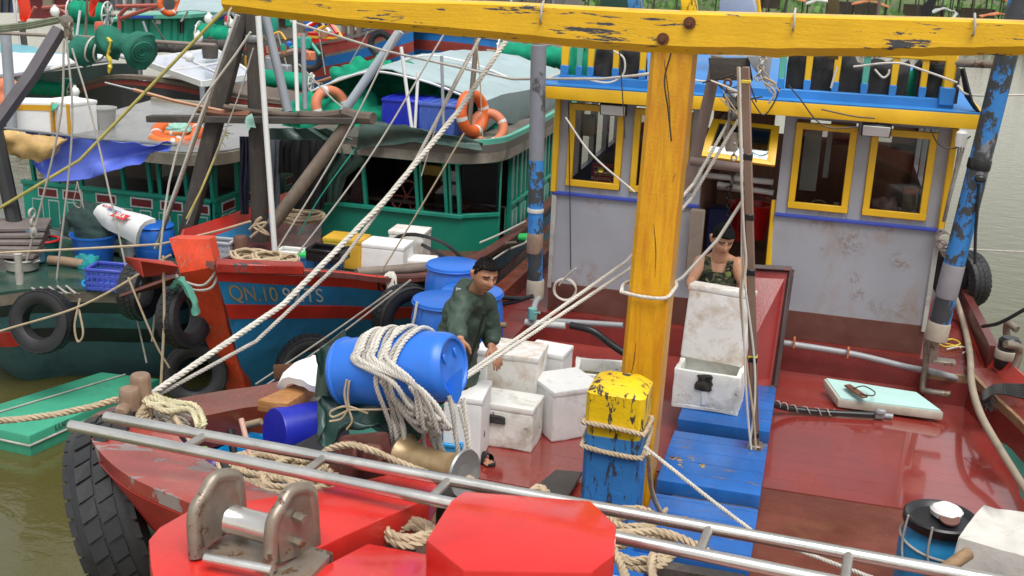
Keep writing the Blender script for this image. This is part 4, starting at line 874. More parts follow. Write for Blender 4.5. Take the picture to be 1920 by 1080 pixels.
def bucket(c, R, H, m, label, cat="bucket", rot=None, handle=True, open_=True):
    t = thing("bucket", label, cat, c); s = MB()
    s.lathe([(0, .004), (R*.78, 0), (R*.8, .01), (R*.97, H*.9), (R*1.0, H*.93), (R*1.04, H*.94), (R*1.05, H), (R*1.0, H), (R*.95, H*.92), (R*.76, .02), (0, .02)], n=28); s.build("tub", m, t, world=False)
    if handle: s = MB(); s.tube(spline([V((-R*1.02, 0, H*.92)), V((-R*.8, -R*.5, H*1.2)), V((0, -R*.8, H*1.36)), V((R*.8, -R*.5, H*1.2)), V((R*1.02, 0, H*.92))], 5), .006, 6); s.build("handle", m, t, world=False)
    if rot is not None: t.rotation_euler = rot
    return t
def coil(c, R, r, turns, m, label, axis=(0, 0, 1), messy=.25, big=True, pitch=0, cat="rope"):
    B = basis(axis); c = V(c); pts = []
    for i in range(turns*14+1):
        a = 6.28318*i/14; k = int(i/14); rr = R*(1+messy*mnoise.noise(V((k*1.7, math.cos(a)*.8, math.sin(a)*.8)))); z = r*1.2*(i/14)*.55 + R*messy*.5*mnoise.noise(V((k*2.1, math.cos(a), math.sin(a)+9)))
        pts.append(c + B @ V((math.cos(a)*rr, math.sin(a)*rr, max(z, -.3*r) + pitch*i)))
    s = MB(); (s.rope(pts, r) if big else s.tube(spline(pts, 2), r, 6)); o = s.build("rope_coil", m); return tag(o, label, cat)
def line(path, r, m, label, name="rope", cat="rope", twist=False, group=None, n=6):
    s = MB(); (s.rope(path, r) if twist else s.tube(path, r, n)); return tag(s.build(name, m), label, cat, group)
# ================================================================ tyres hung as fenders
fen = "tyres hung as fenders between the boats"
tyre_at(PY(80, 602, 9.85), (.12, -1, .22), .335, .20, "worn truck tyre hung flat on the dark teal bow, seen face on", fen)
tyre_at(PY(262, 545, 10.35), (.99, .05, 0), .31, .20, "tyre squeezed edge-on between the teal bow and the blue boat", fen)
tyre_at(PY(346, 592, 9.3), (.97, -.10, .12), .31, .20, "tyre tied to the orange stem with green rag, upper of two", fen)
tyre_at(PY(366, 700, 9.6), (.45, -.85, .2), .31, .20, "tyre hanging low under the orange stem, lower of two", fen)
tyre_at(PY(582, 690, 9.9), (.55, -.8, .1), .33, .24, "chunky tread tyre roped to the blue hull behind the sawn plank", fen)
tyre_at(PY(762, 596, 10.35), (.75, -.65, .05), .34, .24, "big smooth black tyre beside the blue barrels at the hull's shoulder", fen)
tyre_at(PY(1790, 515, 13.4), (.85, .5, 0), .31, .2, "left tyre of the pair hanging outside the toe rail, over open water", "tyres over the water side")
tyre_at(PY(1812, 524, 13.1), (.85, .5, .05), .31, .2, "right tyre of the pair hanging outside the toe rail, over open water", "tyres over the water side")
bt_ = tyre_at(PY(250, 962, 5.25), (.9, .40, .30), .58, .34, "huge black truck tyre hung on the red bow corner beside the water", fen)
s = MB(); s.tube(spline([PY(325, 540, 9.15), PY(340, 525, 9.0), PY(362, 560, 9.0), PY(368, 590, 9.0)], 5), [.03]*16, 6); s.noise(.02, 20); tag(s.build("rag", mat("green_rag", (.10, .32, .24), .9)), "green rag knotted on the upper tyre at the orange stem", "rag")

# ================================================================ things on the teal boat
Zd = .07
def at(x, y, z=Zd): return PZ(x, y, z)
crate(at(207, 540), .40, .30, .24, bluepl := mat("violet_blue_plastic", (.06, .09, .45), .4, .1), "small blue lattice crate on the teal boat's foredeck", .15)
for (x, y, R, m_, lab) in ((180, 533, .14, bluecyan, "thin blue plastic hoop lying on the teal foredeck"), (203, 527, .17, greenpl, "thin green plastic hoop lying over the blue one on deck")):
    s = MB(); s.torus(at(x, y)+V((0, 0, .02)), R, .016, axis=(.05, -.1, 1), n=28, m=7); tag(s.build("hoop", m_), lab, "hoop")
barrel(at(292, 482), .24, .42, "squat blue tub barrel behind the orange stem on the teal boat", bluebar, lid=False)
bucket(at(178, 490), .26, .34, bluebar, "wide blue basin under the dark net pile on the teal deck", handle=False)
bucket(at(243, 478), .15, .14, whitepl, "small white bowl on deck beside the blue basin", handle=False)
bucket(at(88, 488), .15, .26, mat("dark_teal_plastic", (.02, .16, .15), .4), "dark teal bucket with red rim on the teal foredeck", handle=False)
s = MB(); p = at(88, 488); s.torus(p+V((0, 0, .255)), .155, .015, n=24, m=6); tag(s.build("hoop", redpl), "red hoop round the rim of the dark teal bucket", "hoop")
s = MB(); p = at(68, 492)+V((0, 0, .02)); s.lathe([(.0, 0), (.11, .01), (.13, .1), (.11, .22), (.06, .28), (.10, .36), (.13, .40)], p, n=20); s.noise(.03, 12); tag(s.build("bag", mat("blue_film_bag", (.20, .42, .62), .25, .2, 4)), "crumpled pale blue plastic bag beside the teal bucket", "bag")
s = MB(); p = at(42, 505); s.lathe([(0, 0), (.16, .0), (.18, .02), (.18, .12), (.20, .13), (.185, .14), (.17, .12), (.16, .02), (0, .02)], p, n=28)
for sg in (-1, 1): s.tube(spline([p+V((sg*.18, -.05, .11)), p+V((sg*.24, 0, .13)), p+V((sg*.18, .05, .11))], 4), .01, 6)
tag(s.build("cooking_pot", mat("aluminium", (.45, .43, .38), .4, .2, 4, metal=.7, dirt=.3)), "dull aluminium two-handled pot on the teal foredeck", "pot")
s = MB(); s.tube(spline([at(92, 497)+V((0, 0, .06)), at(120, 499)+V((0, 0, .06)), at(158, 503)+V((0, 0, .05))], 4), .055, 10); tag(s.build("log", mat("log_brown", (.30, .20, .13), .8, .3, 4, bump=.5)), "short brown log lying by the blue crate on deck", "log")
def heap(c, r, h, m, label, cat, name, n=22, am=.06, sc=7, tilt=0):
    s = MB(); rows = []
    for i in range(n):
        t_ = i/(n-1); rr = math.sin(min(1, t_*1.0)*1.5708)**.8; zz = h*(1-t_**2.2)
        rows.append([V((c[0]+math.cos(a)*rr*r[0], c[1]+math.sin(a)*rr*r[1], c[2]+zz)) for a in [6.28318*j/28 for j in range(29)]])
    s.sheet(rows, 0, wob=am, wscale=sc); bmesh.ops.remove_doubles(s.bm, verts=s.bm.verts, dist=.0005); return tag(s.build(name, m, None, ang=70), label, cat)
heap(at(165, 500), (.17, .12), .14, mat("teal_cloth", (.01, .24, .26), .8, .3, 8, bump=.5), "crumpled teal cloth beside the brown log", "cloth", "cloth", am=.04, sc=16)
heap(at(185, 478)+V((0, 0, .26)), (.42, .3), .36, mat("dark_green_net", (.02, .045, .04), .85, .4, 6, bump=.8), "dark green net piled over the blue basin by the cabin", "fishing net", "net_pile", am=.08, sc=8)
# printed white sack lying on the pile
sk_ = thing("sack", "printed white woven sack lying on the net pile by the green cabin", "sack", PY(230, 425, 12.0))
q = [PY(180, 410, 11.75), PY(212, 393, 11.85), PY(292, 418, 11.5), PY(262, 457, 11.4)]
s = MB(); s.sheet([[q[0].lerp(q[1], i/6).lerp(q[3].lerp(q[2], i/6), j/10)+V((0, -.09*math.sin(3.1416*i/6), .08*math.sin(3.1416*i/6))) for j in range(11)] for i in range(7)], .05, wob=.018, wscale=6); s.build("cloth", mat("white_sack", (.66, .66, .66), .6, .08, 5, bump=.3, dirt=.15), sk_, ang=70)
e1 = (q[2]-q[1]).normalized(); e2 = (q[1]-q[0]).normalized(); ctrq_ = sum(q, V())/4 + V((0, -.13, .09)); nn = e1.cross(e2).normalized(); nn = nn if nn.dot(_C-ctrq_) > 0 else -nn; ctrq_ = sum(q, V())/4 + V((0, -.09, .08)) + nn*.075
s = MB(); m0 = ctrq_+e1*.10-e2*.02; s.hexa([m0+e1*a+e2*b for a, b in ((-.15, -.05), (.12, -.05), (.12, .05), (-.15, .05))], [m0+e1*a+e2*b+V((0, -.006, .004)) for a, b in ((-.15, -.05), (.12, -.05), (.12, .05), (-.15, .05))]); s.build("red_panel", mat("sack_red", (.55, .03, .03), .6), sk_)
text("sack_letters", "BKA", whitepl, m0+nn*.012, e1, e2, .09, sk_)
m1 = ctrq_+e2*.03; text("sack_letters", "UNEOBOD", mat("sack_blue", (.05, .16, .35), .6), m1-e1*.12, e1, e2, .055, sk_); text("sack_letters", "PLUS-FEED", MATS["sack_red"], ctrq_-e1*.3+e2*.06, e1, e2, .045, sk_)
# roof of the teal boat
ZR = 1.33
foam_box(PZ(66, 247, ZR), (.50, .42, .36), .42, label="white foam box with a yellow taped lid, left on the teal boat's roof", tape=[("x", 0, (0, -.213, .34), (.51, .008, .07)), ("y", 0, (.253, -.2, .18), (.008, .07, .40))])
foam_box(PZ(134, 247, ZR), (.50, .44, .37), -.25, label="white foam box with two upright yellow tapes, on the teal boat's roof", tape=[("x", 0, (-.06, -.223, .19), (.08, .008, .42)), ("y", 0, (.23, -.223, .19), (.06, .008, .42))])
s = MB(); p = PY(85, 195, 13.1); rows = [[PY(x, y, 13.0+.05*math.sin(x)) for x in (80, 90, 102, 112)] for y in (0,)]
s.sheet([[PY(82, 200, 12.75), PY(98, 196, 12.7), PY(113, 190, 12.75)], [PY(82, 212, 12.68), PY(96, 208, 12.66), PY(106, 202, 12.7)], [PY(80, 232, 12.66), PY(84, 228, 12.64), PY(90, 220, 12.68)]], .01); tag(s.build("rag", mat("mint_rag", (.08, .45, .33), .6)), "bright green torn rag over the corner of the taped foam box", "rag")
bucket(PZ(195, 244, ZR), .17, .30, mat("pale_grey_plastic", (.42, .42, .40), .5, .1, dirt=.2), "pale grey bucket beside the taped foam boxes on the roof", handle=False)
life_ring(PZ(332, 248, ZR+.07), (.1, -.35, 1), .34, "orange lifebuoy with grey bands lying on the teal boat's roof")
life_ring(PZ(322, 260, ZR+.0), (.05, -.1, 1), .30, "flat orange lifebuoy under the other one on the roof", m=mat("bright_orange", (.75, .20, .03), .5))
heap(PZ(336, 244, ZR+.12), (.17, .13), .08, mat("mint_net", (.30, .55, .45), .7, .2, 20, bump=.5), "pale mint net bundle on top of the orange lifebuoy", "net", "net_bundle", am=.03, sc=18)
# tangle of thin wires at the roof corner
for k in range(14):
    a = PY(random.uniform(380, 410), random.uniform(235, 262), 12.6); b = PY(random.uniform(395, 450), random.uniform(225, 275), 12.5)
    s = MB(); s.tube(spline([a, a.lerp(b, .4)+V((random.uniform(-.1, .1), 0, random.uniform(-.05, .1))), b], 5), .005, 4); tag(s.build("wire", ropeG), "loose grey wire tangled at the teal roof's corner", "wire", "loose wires at the roof corner")

# ================================================================ mast, boom and gear of the blue boat
rg = thing("mast", "weathered dark timber mast with boom standing between teal and blue boats", "mast", PZ(487, 440, .2))
s = MB(); s.tube([PY(488, 452, 12.3), PY(482, 230, 12.3), PY(474, 20, 12.3)], [.105, .10, .09], 10); s.noise(.012, 5); s.build("post", darkwood, rg)
s = MB(); s.tube([PY(340, 480, 12.1), PY(400, 240, 12.25), PY(458, 25, 12.4)], [.10, .11, .10], 9); s.noise(.012, 5); s.build("raking_timber", darkwood, rg)
s = MB(); s.bar(PY(280, 222, 12.1), PY(668, 226, 12.1), .16, .075, bev=.008); s.build("boom", darkwoodh, rg)
s = MB(); s.tube([PY(655, 228, 12.15), PY(512, 420, 12.0)], [.075, .08], 10); s.build("diagonal_strut", greywood, rg)
s = MB(); s.tube([PY(470, 65, 12.25), PY(497, 68, 12.25)], .0, 4) if False else s.lathe([(.098, -.04), (.104, -.03), (.104, .03), (.098, .04)], PY(477, 72, 12.3), n=14); s.build("band", zinc, rg)
for (x0, y0, x1, y1, r) in ((370, 205, 470, 215, .045), (560, 215, 640, 213, .05), (640, 210, 700, 222, .07), (420, 200, 560, 216, .03)):
    s = MB(); s.tube(spline([PY(x0, y0, 12.1), PY((x0+x1)/2, (y0+y1)/2+3, 12.15), PY(x1, y1, 12.1)], 4), r, 8); tag(s.build("spar", mat("old_spar", (.12, .09, .07), .7, .4, 6, bump=.5) if r != .045 else mat("rusty_pipe", (.22, .09, .05), .6, .3)), "old round spar lashed on top of the dark boom", "spar", "spars lashed on the boom")
poles = [((446, 28), (292, 466), .030, steel, "long stainless pole slanting from the mast head to the teal bow", 11.6), ((484, 30), (516, 482), .034, whitepole, "white painted pole leaning beside the dark mast", 11.9), ((552, 38), (558, 208), .024, whitepole, "short white pole standing upright on the boom", 12.0), ((497, 30), (540, 210), .055, greypole, "grey tapered pole leaning right of the dark mast", 12.4), ((568, 62), (572, 205), .03, greypole, "thin grey pole standing right of the white one on the boom", 12.6), ((750, 58), (640, 216), .055, mat("pale_blue_pipe", (.38, .43, .48), .4, .08), "thick pale grey pipe slanting down to the green tarp", 13.0),
         ((752, 88), (772, 240), .022, whitepole, "left of three thin white stanchions by the blue crates", 13.3), ((828, 105), (832, 246), .02, greypole, "right of three thin stanchions by the blue crates, grey", 13.3), ((894, 72), (878, 248), .032, greywood, "brown post carrying the canopy's front corner", 13.4), ((784, 135), (778, 240), .02, whitepole, "middle of three thin white stanchions by the blue crates", 13.4)]
for (a, b, r, m_, lab, Y) in poles: line([PY(*a, Y+.15), PY(*b, Y)], r, m_, lab, "pole", "pole", n=10)
line([PY(197, 155, 11.8), PY(250, 168, 11.85)], .012, zinc, "thin grey tip spliced on the copper coloured fishing rod", "rod_tip", "rod"); line([PY(250, 168, 11.85), PY(330, 190, 12.0), PY(445, 214, 12.2)], .022, copper, "copper coloured rod lying across to the dark mast", "rod", "rod")
line([PY(-12, 397, 11.3), PY(150, 300, 11.5), PY(440, -2, 11.9)], .019, ropeY, "long olive bamboo pole slanting across the teal boat", "bamboo_pole", "pole", n=8)
line([PY(425, 243, 11.6), PY(378, 355, 11.4), PY(350, 410, 11.3)], .012, ropeY, "short yellow rope dropping beside the roof corner of the teal boat")
heap_rope = coil(PZ(565, 412, .5), .27, .02, 7, ropeT, "tan rope coil on the deck beside the green cabin wall", messy=.25, big=False)
s = MB(); rows = [[PY(lerp(452, 496, t_), 224, 12.0) for t_ in (0, .5, 1)]]
s = MB(); s.sheet([[PY(lerp(472, 480, j/5), lerp(213, 240, j/5), 11.95-.03*math.sin(j)) for j in range(6)], [PY(lerp(462, 470, j/5), lerp(218, 238, j/5), 11.93) for j in range(6)], [PY(lerp(459, 466, j/5), lerp(228, 246, j/5), 11.92) for j in range(6)]], .01); tag(s.build("rag", mat("pale_aqua_rag", (.28, .50, .42), .7)), "pale aqua rag tied where the boom meets the mast", "rag")
# clothes hung under the boom
def hang(px, name, label, m, Y=12.6, seed=0):
    """px: list of (xl, xr, y)"""
    s = MB(); rows = []
    for k, (a, b, y) in enumerate(px): rows.append([PY(lerp(a, b, j/9), y, Y+.05*math.sin(j*1.9+k*.4+seed)) for j in range(10)])
    s.sheet(rows[::-1], .012, wob=.03, wscale=7); return tag(s.build(name, m, None, ang=80), label, "clothing")
hang([(452, 468, 256), (450, 469, 300), (451, 468, 350), (453, 466, 402)], "trousers", "navy trousers hanging left of the dark mast", mat("navy_cloth", (.025, .028, .06), .9, .3, 6))
hang([(500, 524, 262), (499, 523, 320), (500, 522, 392)], "towel", "grey towel hanging right of the white pole", mat("grey_cloth", (.16, .18, .21), .9, .2, 6), seed=2)
hang([(524, 556, 262), (521, 553, 280), (522, 552, 324)], "shirt", "black shirt hanging under the boom, smaller of the black clothes", mat("black_cloth", (.006, .006, .008), .9, .3), seed=1)
hang([(553, 606, 262), (550, 608, 300), (549, 612, 350), (552, 608, 392)], "trousers", "wide black trousers hanging under the boom by the strut", MATS["black_cloth"], seed=4)
hang([(500, 612, 240), (506, 660, 262), (520, 640, 270)], "tarp", "dull grey-green tarp sagging under the boom above the clothes", tarpg, Y=12.9)
# green tarp over the front rail of the blue boat's roof
s = MB(); T_ = [(676, 222), (740, 234), (800, 246), (860, 257), (898, 268)]; B_ = [(668, 282), (705, 274), (780, 268), (850, 276), (905, 282)]
rows = []
for k in range(9):
    t_ = k/8; rows.append(spline([PY(lerp(a[0], b[0], t_), lerp(a[1], b[1], t_), 12.98-.05*math.sin(t_*4+i)-.06*t_) for i, (a, b) in enumerate(zip(T_, B_))], 6))
s.sheet([[p+V((0, .25, -.04)) for p in rows[0]]]+rows, .012, wob=.035, wscale=5); tag(s.build("tarp", tarpg, None, ang=80), "dark green tarp draped over the front rail of the blue boat's roof", "tarp")
hang([(612, 672, 270), (608, 690, 300), (600, 650, 330), (606, 634, 380)], "tarp", "loose dark tarp flap hanging left of the green wheelhouse", tarpg, Y=13.1, seed=3)
# roof load: nets, crates, lifebuoys, canopy
ZQ = 1.5
heap(PY(655, 240, 14.1), (.9, .55), .42, netg, "bright green net heaped on the blue boat's roof, left of the crates", "fishing net", "net_pile", am=.16, sc=5)
heap(PY(862, 246, 14.6), (.6, .55), .5, netg, "bright green net heaped under the canopy right of the crates", "fishing net", "net_pile", am=.14, sc=5)
heap(PY(720, 215, 15.1), (.9, .4), .7, netg, "tall bright green net pile behind the blue crates", "fishing net", "net_pile", am=.16, sc=5)
rc1 = crate(PY(770, 240, 13.75), .56, .5, .36, mat("royal_blue_crate", (.02, .035, .50), .35, .1), "royal blue lidded crate on the roof, left of two", .1, solid=True)
rc2 = crate(PY(832, 248, 13.7), .46, .5, .36, mat("dusty_blue_crate", (.06, .12, .45), .45, .12, dirt=.2, dirtcol=(.2, .26, .42)), "dusty blue lidded crate on the roof, right of two", .12, solid=True)
rc1.rotation_euler = rc2.rotation_euler = (0, 0, 0)
for (x, y, w_, d_, nm) in ((770, 240, .58, .52, "royal_blue_crate"), (832, 248, .48, .52, "dusty_blue_crate")):
    p = PY(x, y, 13.75 if x == 770 else 13.7); s = MB(); s.box(p+V((0, 0, .375)), (w_, d_, .03), rotz(0), bev=.008)
    for k in range(4): s.box(p+V(((k/3-.5)*w_*.8, 0, .395)), (.03, d_*.9, .015), rotz(0), bev=.003)
    s.build("lid", MATS[nm], rc1 if x == 770 else rc2)
life_ring(PY(886, 212, 13.55), (.9, -.35, .15), .29, "orange lifebuoy with pale band hung upright at the canopy's front corner")
life_ring(PY(915, 240, 13.7), (.3, -.8, .4), .25, "faded orange lifebuoy leaning on the teal roof kerb", m=orangef)
life_ring(PY(620, 200, 13.7), (.75, -.6, .3), .27, "faded orange lifebuoy hung left of the green net heap", m=orangef)
cp = thing("canopy", "pale grey canvas canopy stretched over the blue boat's roof", "canopy", PY(830, 150, 15.5))
fr_ = [(585, 168), (640, 146), (700, 131), (770, 142), (830, 160), (905, 192)]; FY = [13.5]*6
bk_ = [(690, 150), (740, 122), (800, 102), (890, 92), (955, 102), (1075, 140)]
fp = spline([PY(x, y, 13.6+.15*abs(i-2.5)) for i, (x, y) in enumerate(fr_)], 6); bp_ = spline([PY(x, y, 17.6) for x, y in bk_], 6)
s = MB(); rows = [[a.lerp(b, k/12)+V((0, 0, .06*math.sin(k/12*3.14*3)*.35)) for a, b in zip(fp, bp_)] for k in range(13)]
s.sheet(rows[::-1], .012, wob=.05, wscale=2.2); s.build("cover", tarpl, cp, ang=80)
s = MB(); ed = [r[-1] for r in rows]; s.sheet([ed, [p+V((.05, -.03, -.18)) for p in ed], [p+V((.06, -.05, -.36+.06*math.sin(i*1.3))) for i, p in enumerate(ed)]][::-1], .012, wob=.05, wscale=6); s.build("side_curtain", tarps, cp, ang=80)
s = MB(); s.tube([p+V((0, -.02, -.02)) for p in fp], .016, 6); s.build("front_hoop", whitepole, cp)
s = MB(); s.tube([p+V((0, 2, .02)) for p in fp], .016, 6); s.build("rear_hoop", whitepole, cp)
# deck load of the blue boat
ZK = .22
foam_box(PZ(726, 503, ZK+.1), (.50, .36, .27), .02, label="large white foam box on the blue boat's deck, nearest the grey pipe")
foam_box(PZ(768, 482, ZK+.1), (.42, .34, .30), .05, label="stained white foam box behind the large one against the green wall", m=styrod)
foam_box(PZ(650, 497, ZK+.1), (.44, .34, .30), .04, m=mat("yellow_foam", (.62, .36, .03), .6, .12, 4, dirt=.15), label="yellow wrapped foam box left of the white boxes on deck")
foam_box(PZ(790, 512, ZK+.05), (.34, .26, .14), .2, label="low white foam box with orange print by the black hoses", tape=[("x", 0, (-.1, -.132, .07), (.06, .006, .16)), ("x", 0, (.1, -.132, .07), (.06, .006, .16))])
tb1 = crate(PZ(600, 505, ZK+.12), .42, .28, .15, mat("blue_tub", (.02, .16, .36), .4), "blue plastic tub with green lid on the blue boat's deck", 0, solid=True)
s = MB(); s.box(PZ(600, 505, ZK+.12)+V((0, 0, .175)), (.46, .31, .04), bev=.012, seg=2); s.build("lid", greenpl, tb1)
crate(PZ(615, 486, ZK+.30), .38, .26, .12, blackpl, "black lattice tray on the green lidded tub", .02)
crate(PZ(415, 486, ZK+.35), .26, .2, .2, mat("grey_crate", (.34, .36, .38), .5), "small grey crate behind the orange stem", .1)
crate(PZ(548, 486, ZK+.2), .28, .2, .1, whitepl, "small white tray on deck by the rope heap", .1, solid=True)
line([PZ(668, 512, .62), PZ(760, 505, .60), PZ(868, 494, .56)], .055, mat("muddy_pipe", (.20, .16, .13), .6, .3, 4, bump=.2), "muddy grey pipe lying along the blue boat's rail", "pipe", "pipe", n=10)
s = MB(); p = PZ(452, 492, .55); s.lathe([(.085, -.3), (.085, 0), (.075, .27), (.062, .29), (0, .29)], p, n=12); s.noise(.01, 9); tag(s.build("bitt", mat("brown_bitt", (.11, .05, .03), .6, .3, 4, bump=.4)), "round brown mooring bitt behind the red head plank", "bitt")
for i, (x, y, R) in enumerate(((485, 488, .2), (520, 492, .18))): coil(PZ(x, y, .72), R, .016, 6, ropeT, ("tan rope heap at the brown bitt" if i == 0 else "tan rope heap right of the brown bitt, over the head plank"), messy=.6, big=False)
s = MB(); pts = [PY(x, y, 12.0) for x, y in ((470, 445), (500, 418), (476, 425), (504, 440), (480, 418), (490, 408), (468, 430))]; s.tube(spline(pts, 6), .016, 6); tag(s.build("rope_knot", ropeT), "tan rope knotted round the foot of the dark mast", "rope")
# frayed white rope end over the rail
s = MB(); 
for k in range(14): a = PY(735+random.uniform(-6, 6), 510, 10.6); s.tube(spline([a, a+V((random.uniform(-.03, .08), -.06, -.05)), a+V((random.uniform(-.02, .14), -.10, -.22-random.random()*.12))], 5), .009, 5)
tag(s.build("rope_end", ropeW), "frayed white rope end hanging over the red rail", "rope")
for i, pts in enumerate((((700, 478), (760, 440), (830, 455), (875, 492)), ((790, 458), (830, 480), (870, 505)), ((880, 553), (940, 558), (985, 560)), ((880, 560), (940, 570), (1000, 555)))):
    line(spline([PY(x, y, 12.2 if i < 2 else 10.2) for x, y in pts], 7), .022, blackpl, ["long black hose arching in front of the green wall", "short black hose slanting over the foam boxes", "upper black hose running behind the green coat", "lower black hose running behind the green coat"][i], "hose", "hose", n=8)
for i, pts in enumerate((((900, 455), (935, 440), (985, 415)), ((905, 500), (950, 470), (985, 455), (990, 440)))):
    line(spline([PZ(x, y, .5) for x, y in pts], 6), .012, ropeW, ["pale rope along the brown side deck, farther one", "pale rope along the brown side deck, nearer one"][i])
s = MB(); s.tube([PZ(955, 468, .45), PZ(955, 456, .6)], .02, 8); s.tube([PZ(946, 457, .6), PZ(968, 455, .6)], .02, 8); tag(s.build("cleat", rusty), "small rusty T-shaped cleat on the brown side deck", "cleat")
s = MB(); s.lathe([(0, 0), (.05, .0), (.055, .1), (.03, .16), (.03, .2)], PZ(975, 445, .45), axis=(.9, -.2, .1), n=14); tag(s.build("bottle", greenpl), "small green bottle with red cap lying on the side deck", "bottle")
# ================================================================ boats moored behind
def poly(name, px, Y, depth, m, parent=None, bev=.0):
    s = MB(); s.prism([PY(x, y, Y) for x, y in px], (0, depth, 0), bev); return s.build(name, m, parent)
def pipe(a, b, Y, r, m, Y2=None, n=6): s = MB(); s.tube([PY(*a, Y), PY(*b, Y2 or Y)], r, n); return s
def hullboat(name, label, rail, drop, Y, zs, mats, depth=2.2, parentloc=None):
    """boat whose side follows a rail given in pixels; bands fall drop px each"""
    t = thing("fishing_boat", label, "fishing boat", PY(*rail[len(rail)//2], Y)-V((0, -1, 2.2)), "boats moored behind")
    s = MB(); P0 = spline([PY(x, y, Y+dy) for x, y, dy in zs], 6); z = 0
    for (dz, mi) in mats[1]:
        s.m(mi).sheet([[p+V((0, .18*z*z, -z)) for p in P0], [p+V((0, .18*(z+dz)**2, -z-dz)) for p in P0]], .04); z += dz
    s.build("hull", mats[0], t)
    s = MB(); s.sheet([[p+V((0, -.03, .02)) for p in P0], [p+V((0, .14, .02)) for p in P0]], .06); s.build("rail_cap", mats[2], t)
    s = MB(); s.sheet([[p+V((0, .1, -.15)) for p in P0], [p+V((0, depth, -.15)) for p in P0]], .03); s.build("deck", mat("back_deck", (.14, .10, .08), .5, .3, 1), t)
    return t
bbl = mat("back_boat_blue", (.018, .17, .50), .45, .25, 1.5, dirt=.3, dirtcol=(.02, .10, .25)); bbr = mat("back_boat_red", (.32, .05, .04), .5, .3, 2, chip=.2, chipcol=(.2, .12, .10), dirt=.25); bbw = mat("back_boat_worn", (.20, .17, .15), .65, .35, 1.6, chip=.25, chipcol=(.03, .14, .38), dirt=.3)
# blue-red hull behind the canopy
h1 = hullboat("b", "bright blue boat with red rail stripe, moored behind the pale canopy", [(640, 70), (800, 60), (900, 75)], 0, 25, [(640, 78, .6), (700, 52, .2), (780, 60, 0), (860, 66, 0), (960, 80, .3), (1030, 92, 1)], ([bbl, bbr], [(.16, 0), (.22, 1), (.9, 0), (.5, 0)], bbw))
h2 = hullboat("b", "worn red and blue boat with two tyres, moored left of the bright blue one", [(590, 85), (660, 70), (740, 45)], 0, 23.5, [(572, 90, .5), (620, 82, .1), (680, 68, 0), (735, 48, 0), (775, 36, .4)], ([bbr, bbw, bbl], [(.20, 0), (.06, 1), (.20, 2), (.22, 0), (.9, 2)], bbw))
for (x, y, R) in ((581, 108, .30), (714, 82, .27)): tyre_at(PY(x, y, 23.1), (.3, -1, .05), R, .16, "tyre on the worn red and blue boat behind, "+("left" if x < 600 else "right")+" one")
foam_box(PY(612, 84, 24.0), (.72, .4, .22), .12, m=redpl, label="red cool box with white stripe on the worn boat behind", tape=[("x", 0, (0, -.203, .17), (.73, .01, .05))])
cabt = thing("cabin", "white panelled deckhouse with dark doorway on the worn boat behind", "deckhouse", PY(620, 80, 25))
poly("wall", [(585, 30), (650, 30), (650, 88), (585, 84)], 25, .1, mat("pale_panel", (.50, .50, .48), .6, .1, 1, dirt=.2), cabt); poly("door", [(596, 36), (606, 36), (606, 84), (596, 84)], 24.95, .06, darkroom, cabt)
for x in (562, 586, 640, 655, 668): poly("post", [(x, 28), (x+7, 28), (x+7, 82), (x, 82)], 24.9, .1, greywood, cabt)
# solar panel canopy
sp = thing("solar_canopy", "pair of framed solar panels on a canopy over the boat behind the teal cabin", "solar panel", PY(380, 130, 17))
q = [PY(262, 112, 18.2), PY(402, 91, 19.0), PY(475, 140, 16.5), PY(379, 154, 15.6)]
s = MB(); s.hexa([p-V((0, 0, .06)) for p in q], q); s.build("panel", solar, sp); nz = V((0, 0, .006))
s = MB()
for a, b in ((q[0].lerp(q[3], .52), q[1].lerp(q[2], .52)), (q[0].lerp(q[1], .5), q[3].lerp(q[2], .5))): s.bar(a+nz, b+nz, .03, .01, bev=0)
for a, b in zip(q, q[1:]+q[:1]): s.bar(a+nz-V((0, 0, .03)), b+nz-V((0, 0, .03)), .05, .09, bev=0)
s.build("frame", whitepole, sp)
for p in (q[0], q[2], q[3]): s = MB(); s.cyl(p-V((0, 0, .06)), p-V((0, 0, 2.6)), .04, n=7); s.build("post", greypole, sp)
for (x0, y0, x1, y1, lab) in ((262, 92, 330, 90, "left half"), (330, 93, 430, 84, "right half")):
    s = MB(); s.tube(spline([PY(x0, y0, 19.5), PY((x0+x1)/2, (y0+y1)/2-2, 19.5), PY(x1, y1, 19.5)], 4), .10, 10); s.noise(.03, 4); tag(s.build("awning_roll", mat("dark_awning", (.07, .065, .06), .8, .3, 3, bump=.4)), "rolled dark awning behind the solar panels, "+lab, "awning")
dk_ = hullboat("b", "dark grey hulled boat lying under the solar panel canopy", [(200, 170), (330, 180), (400, 190)], 0, 17.2, [(140, 168, .8), (210, 150, .2), (300, 156, 0), (400, 175, .1), (480, 190, .5), (600, 205, 1)], ([mat("dark_slate_hull", (.045, .05, .055), .6, .3, 1.5, dirt=.3), bbr], [(.08, 1), (.5, 0), (.8, 0)], greywood))
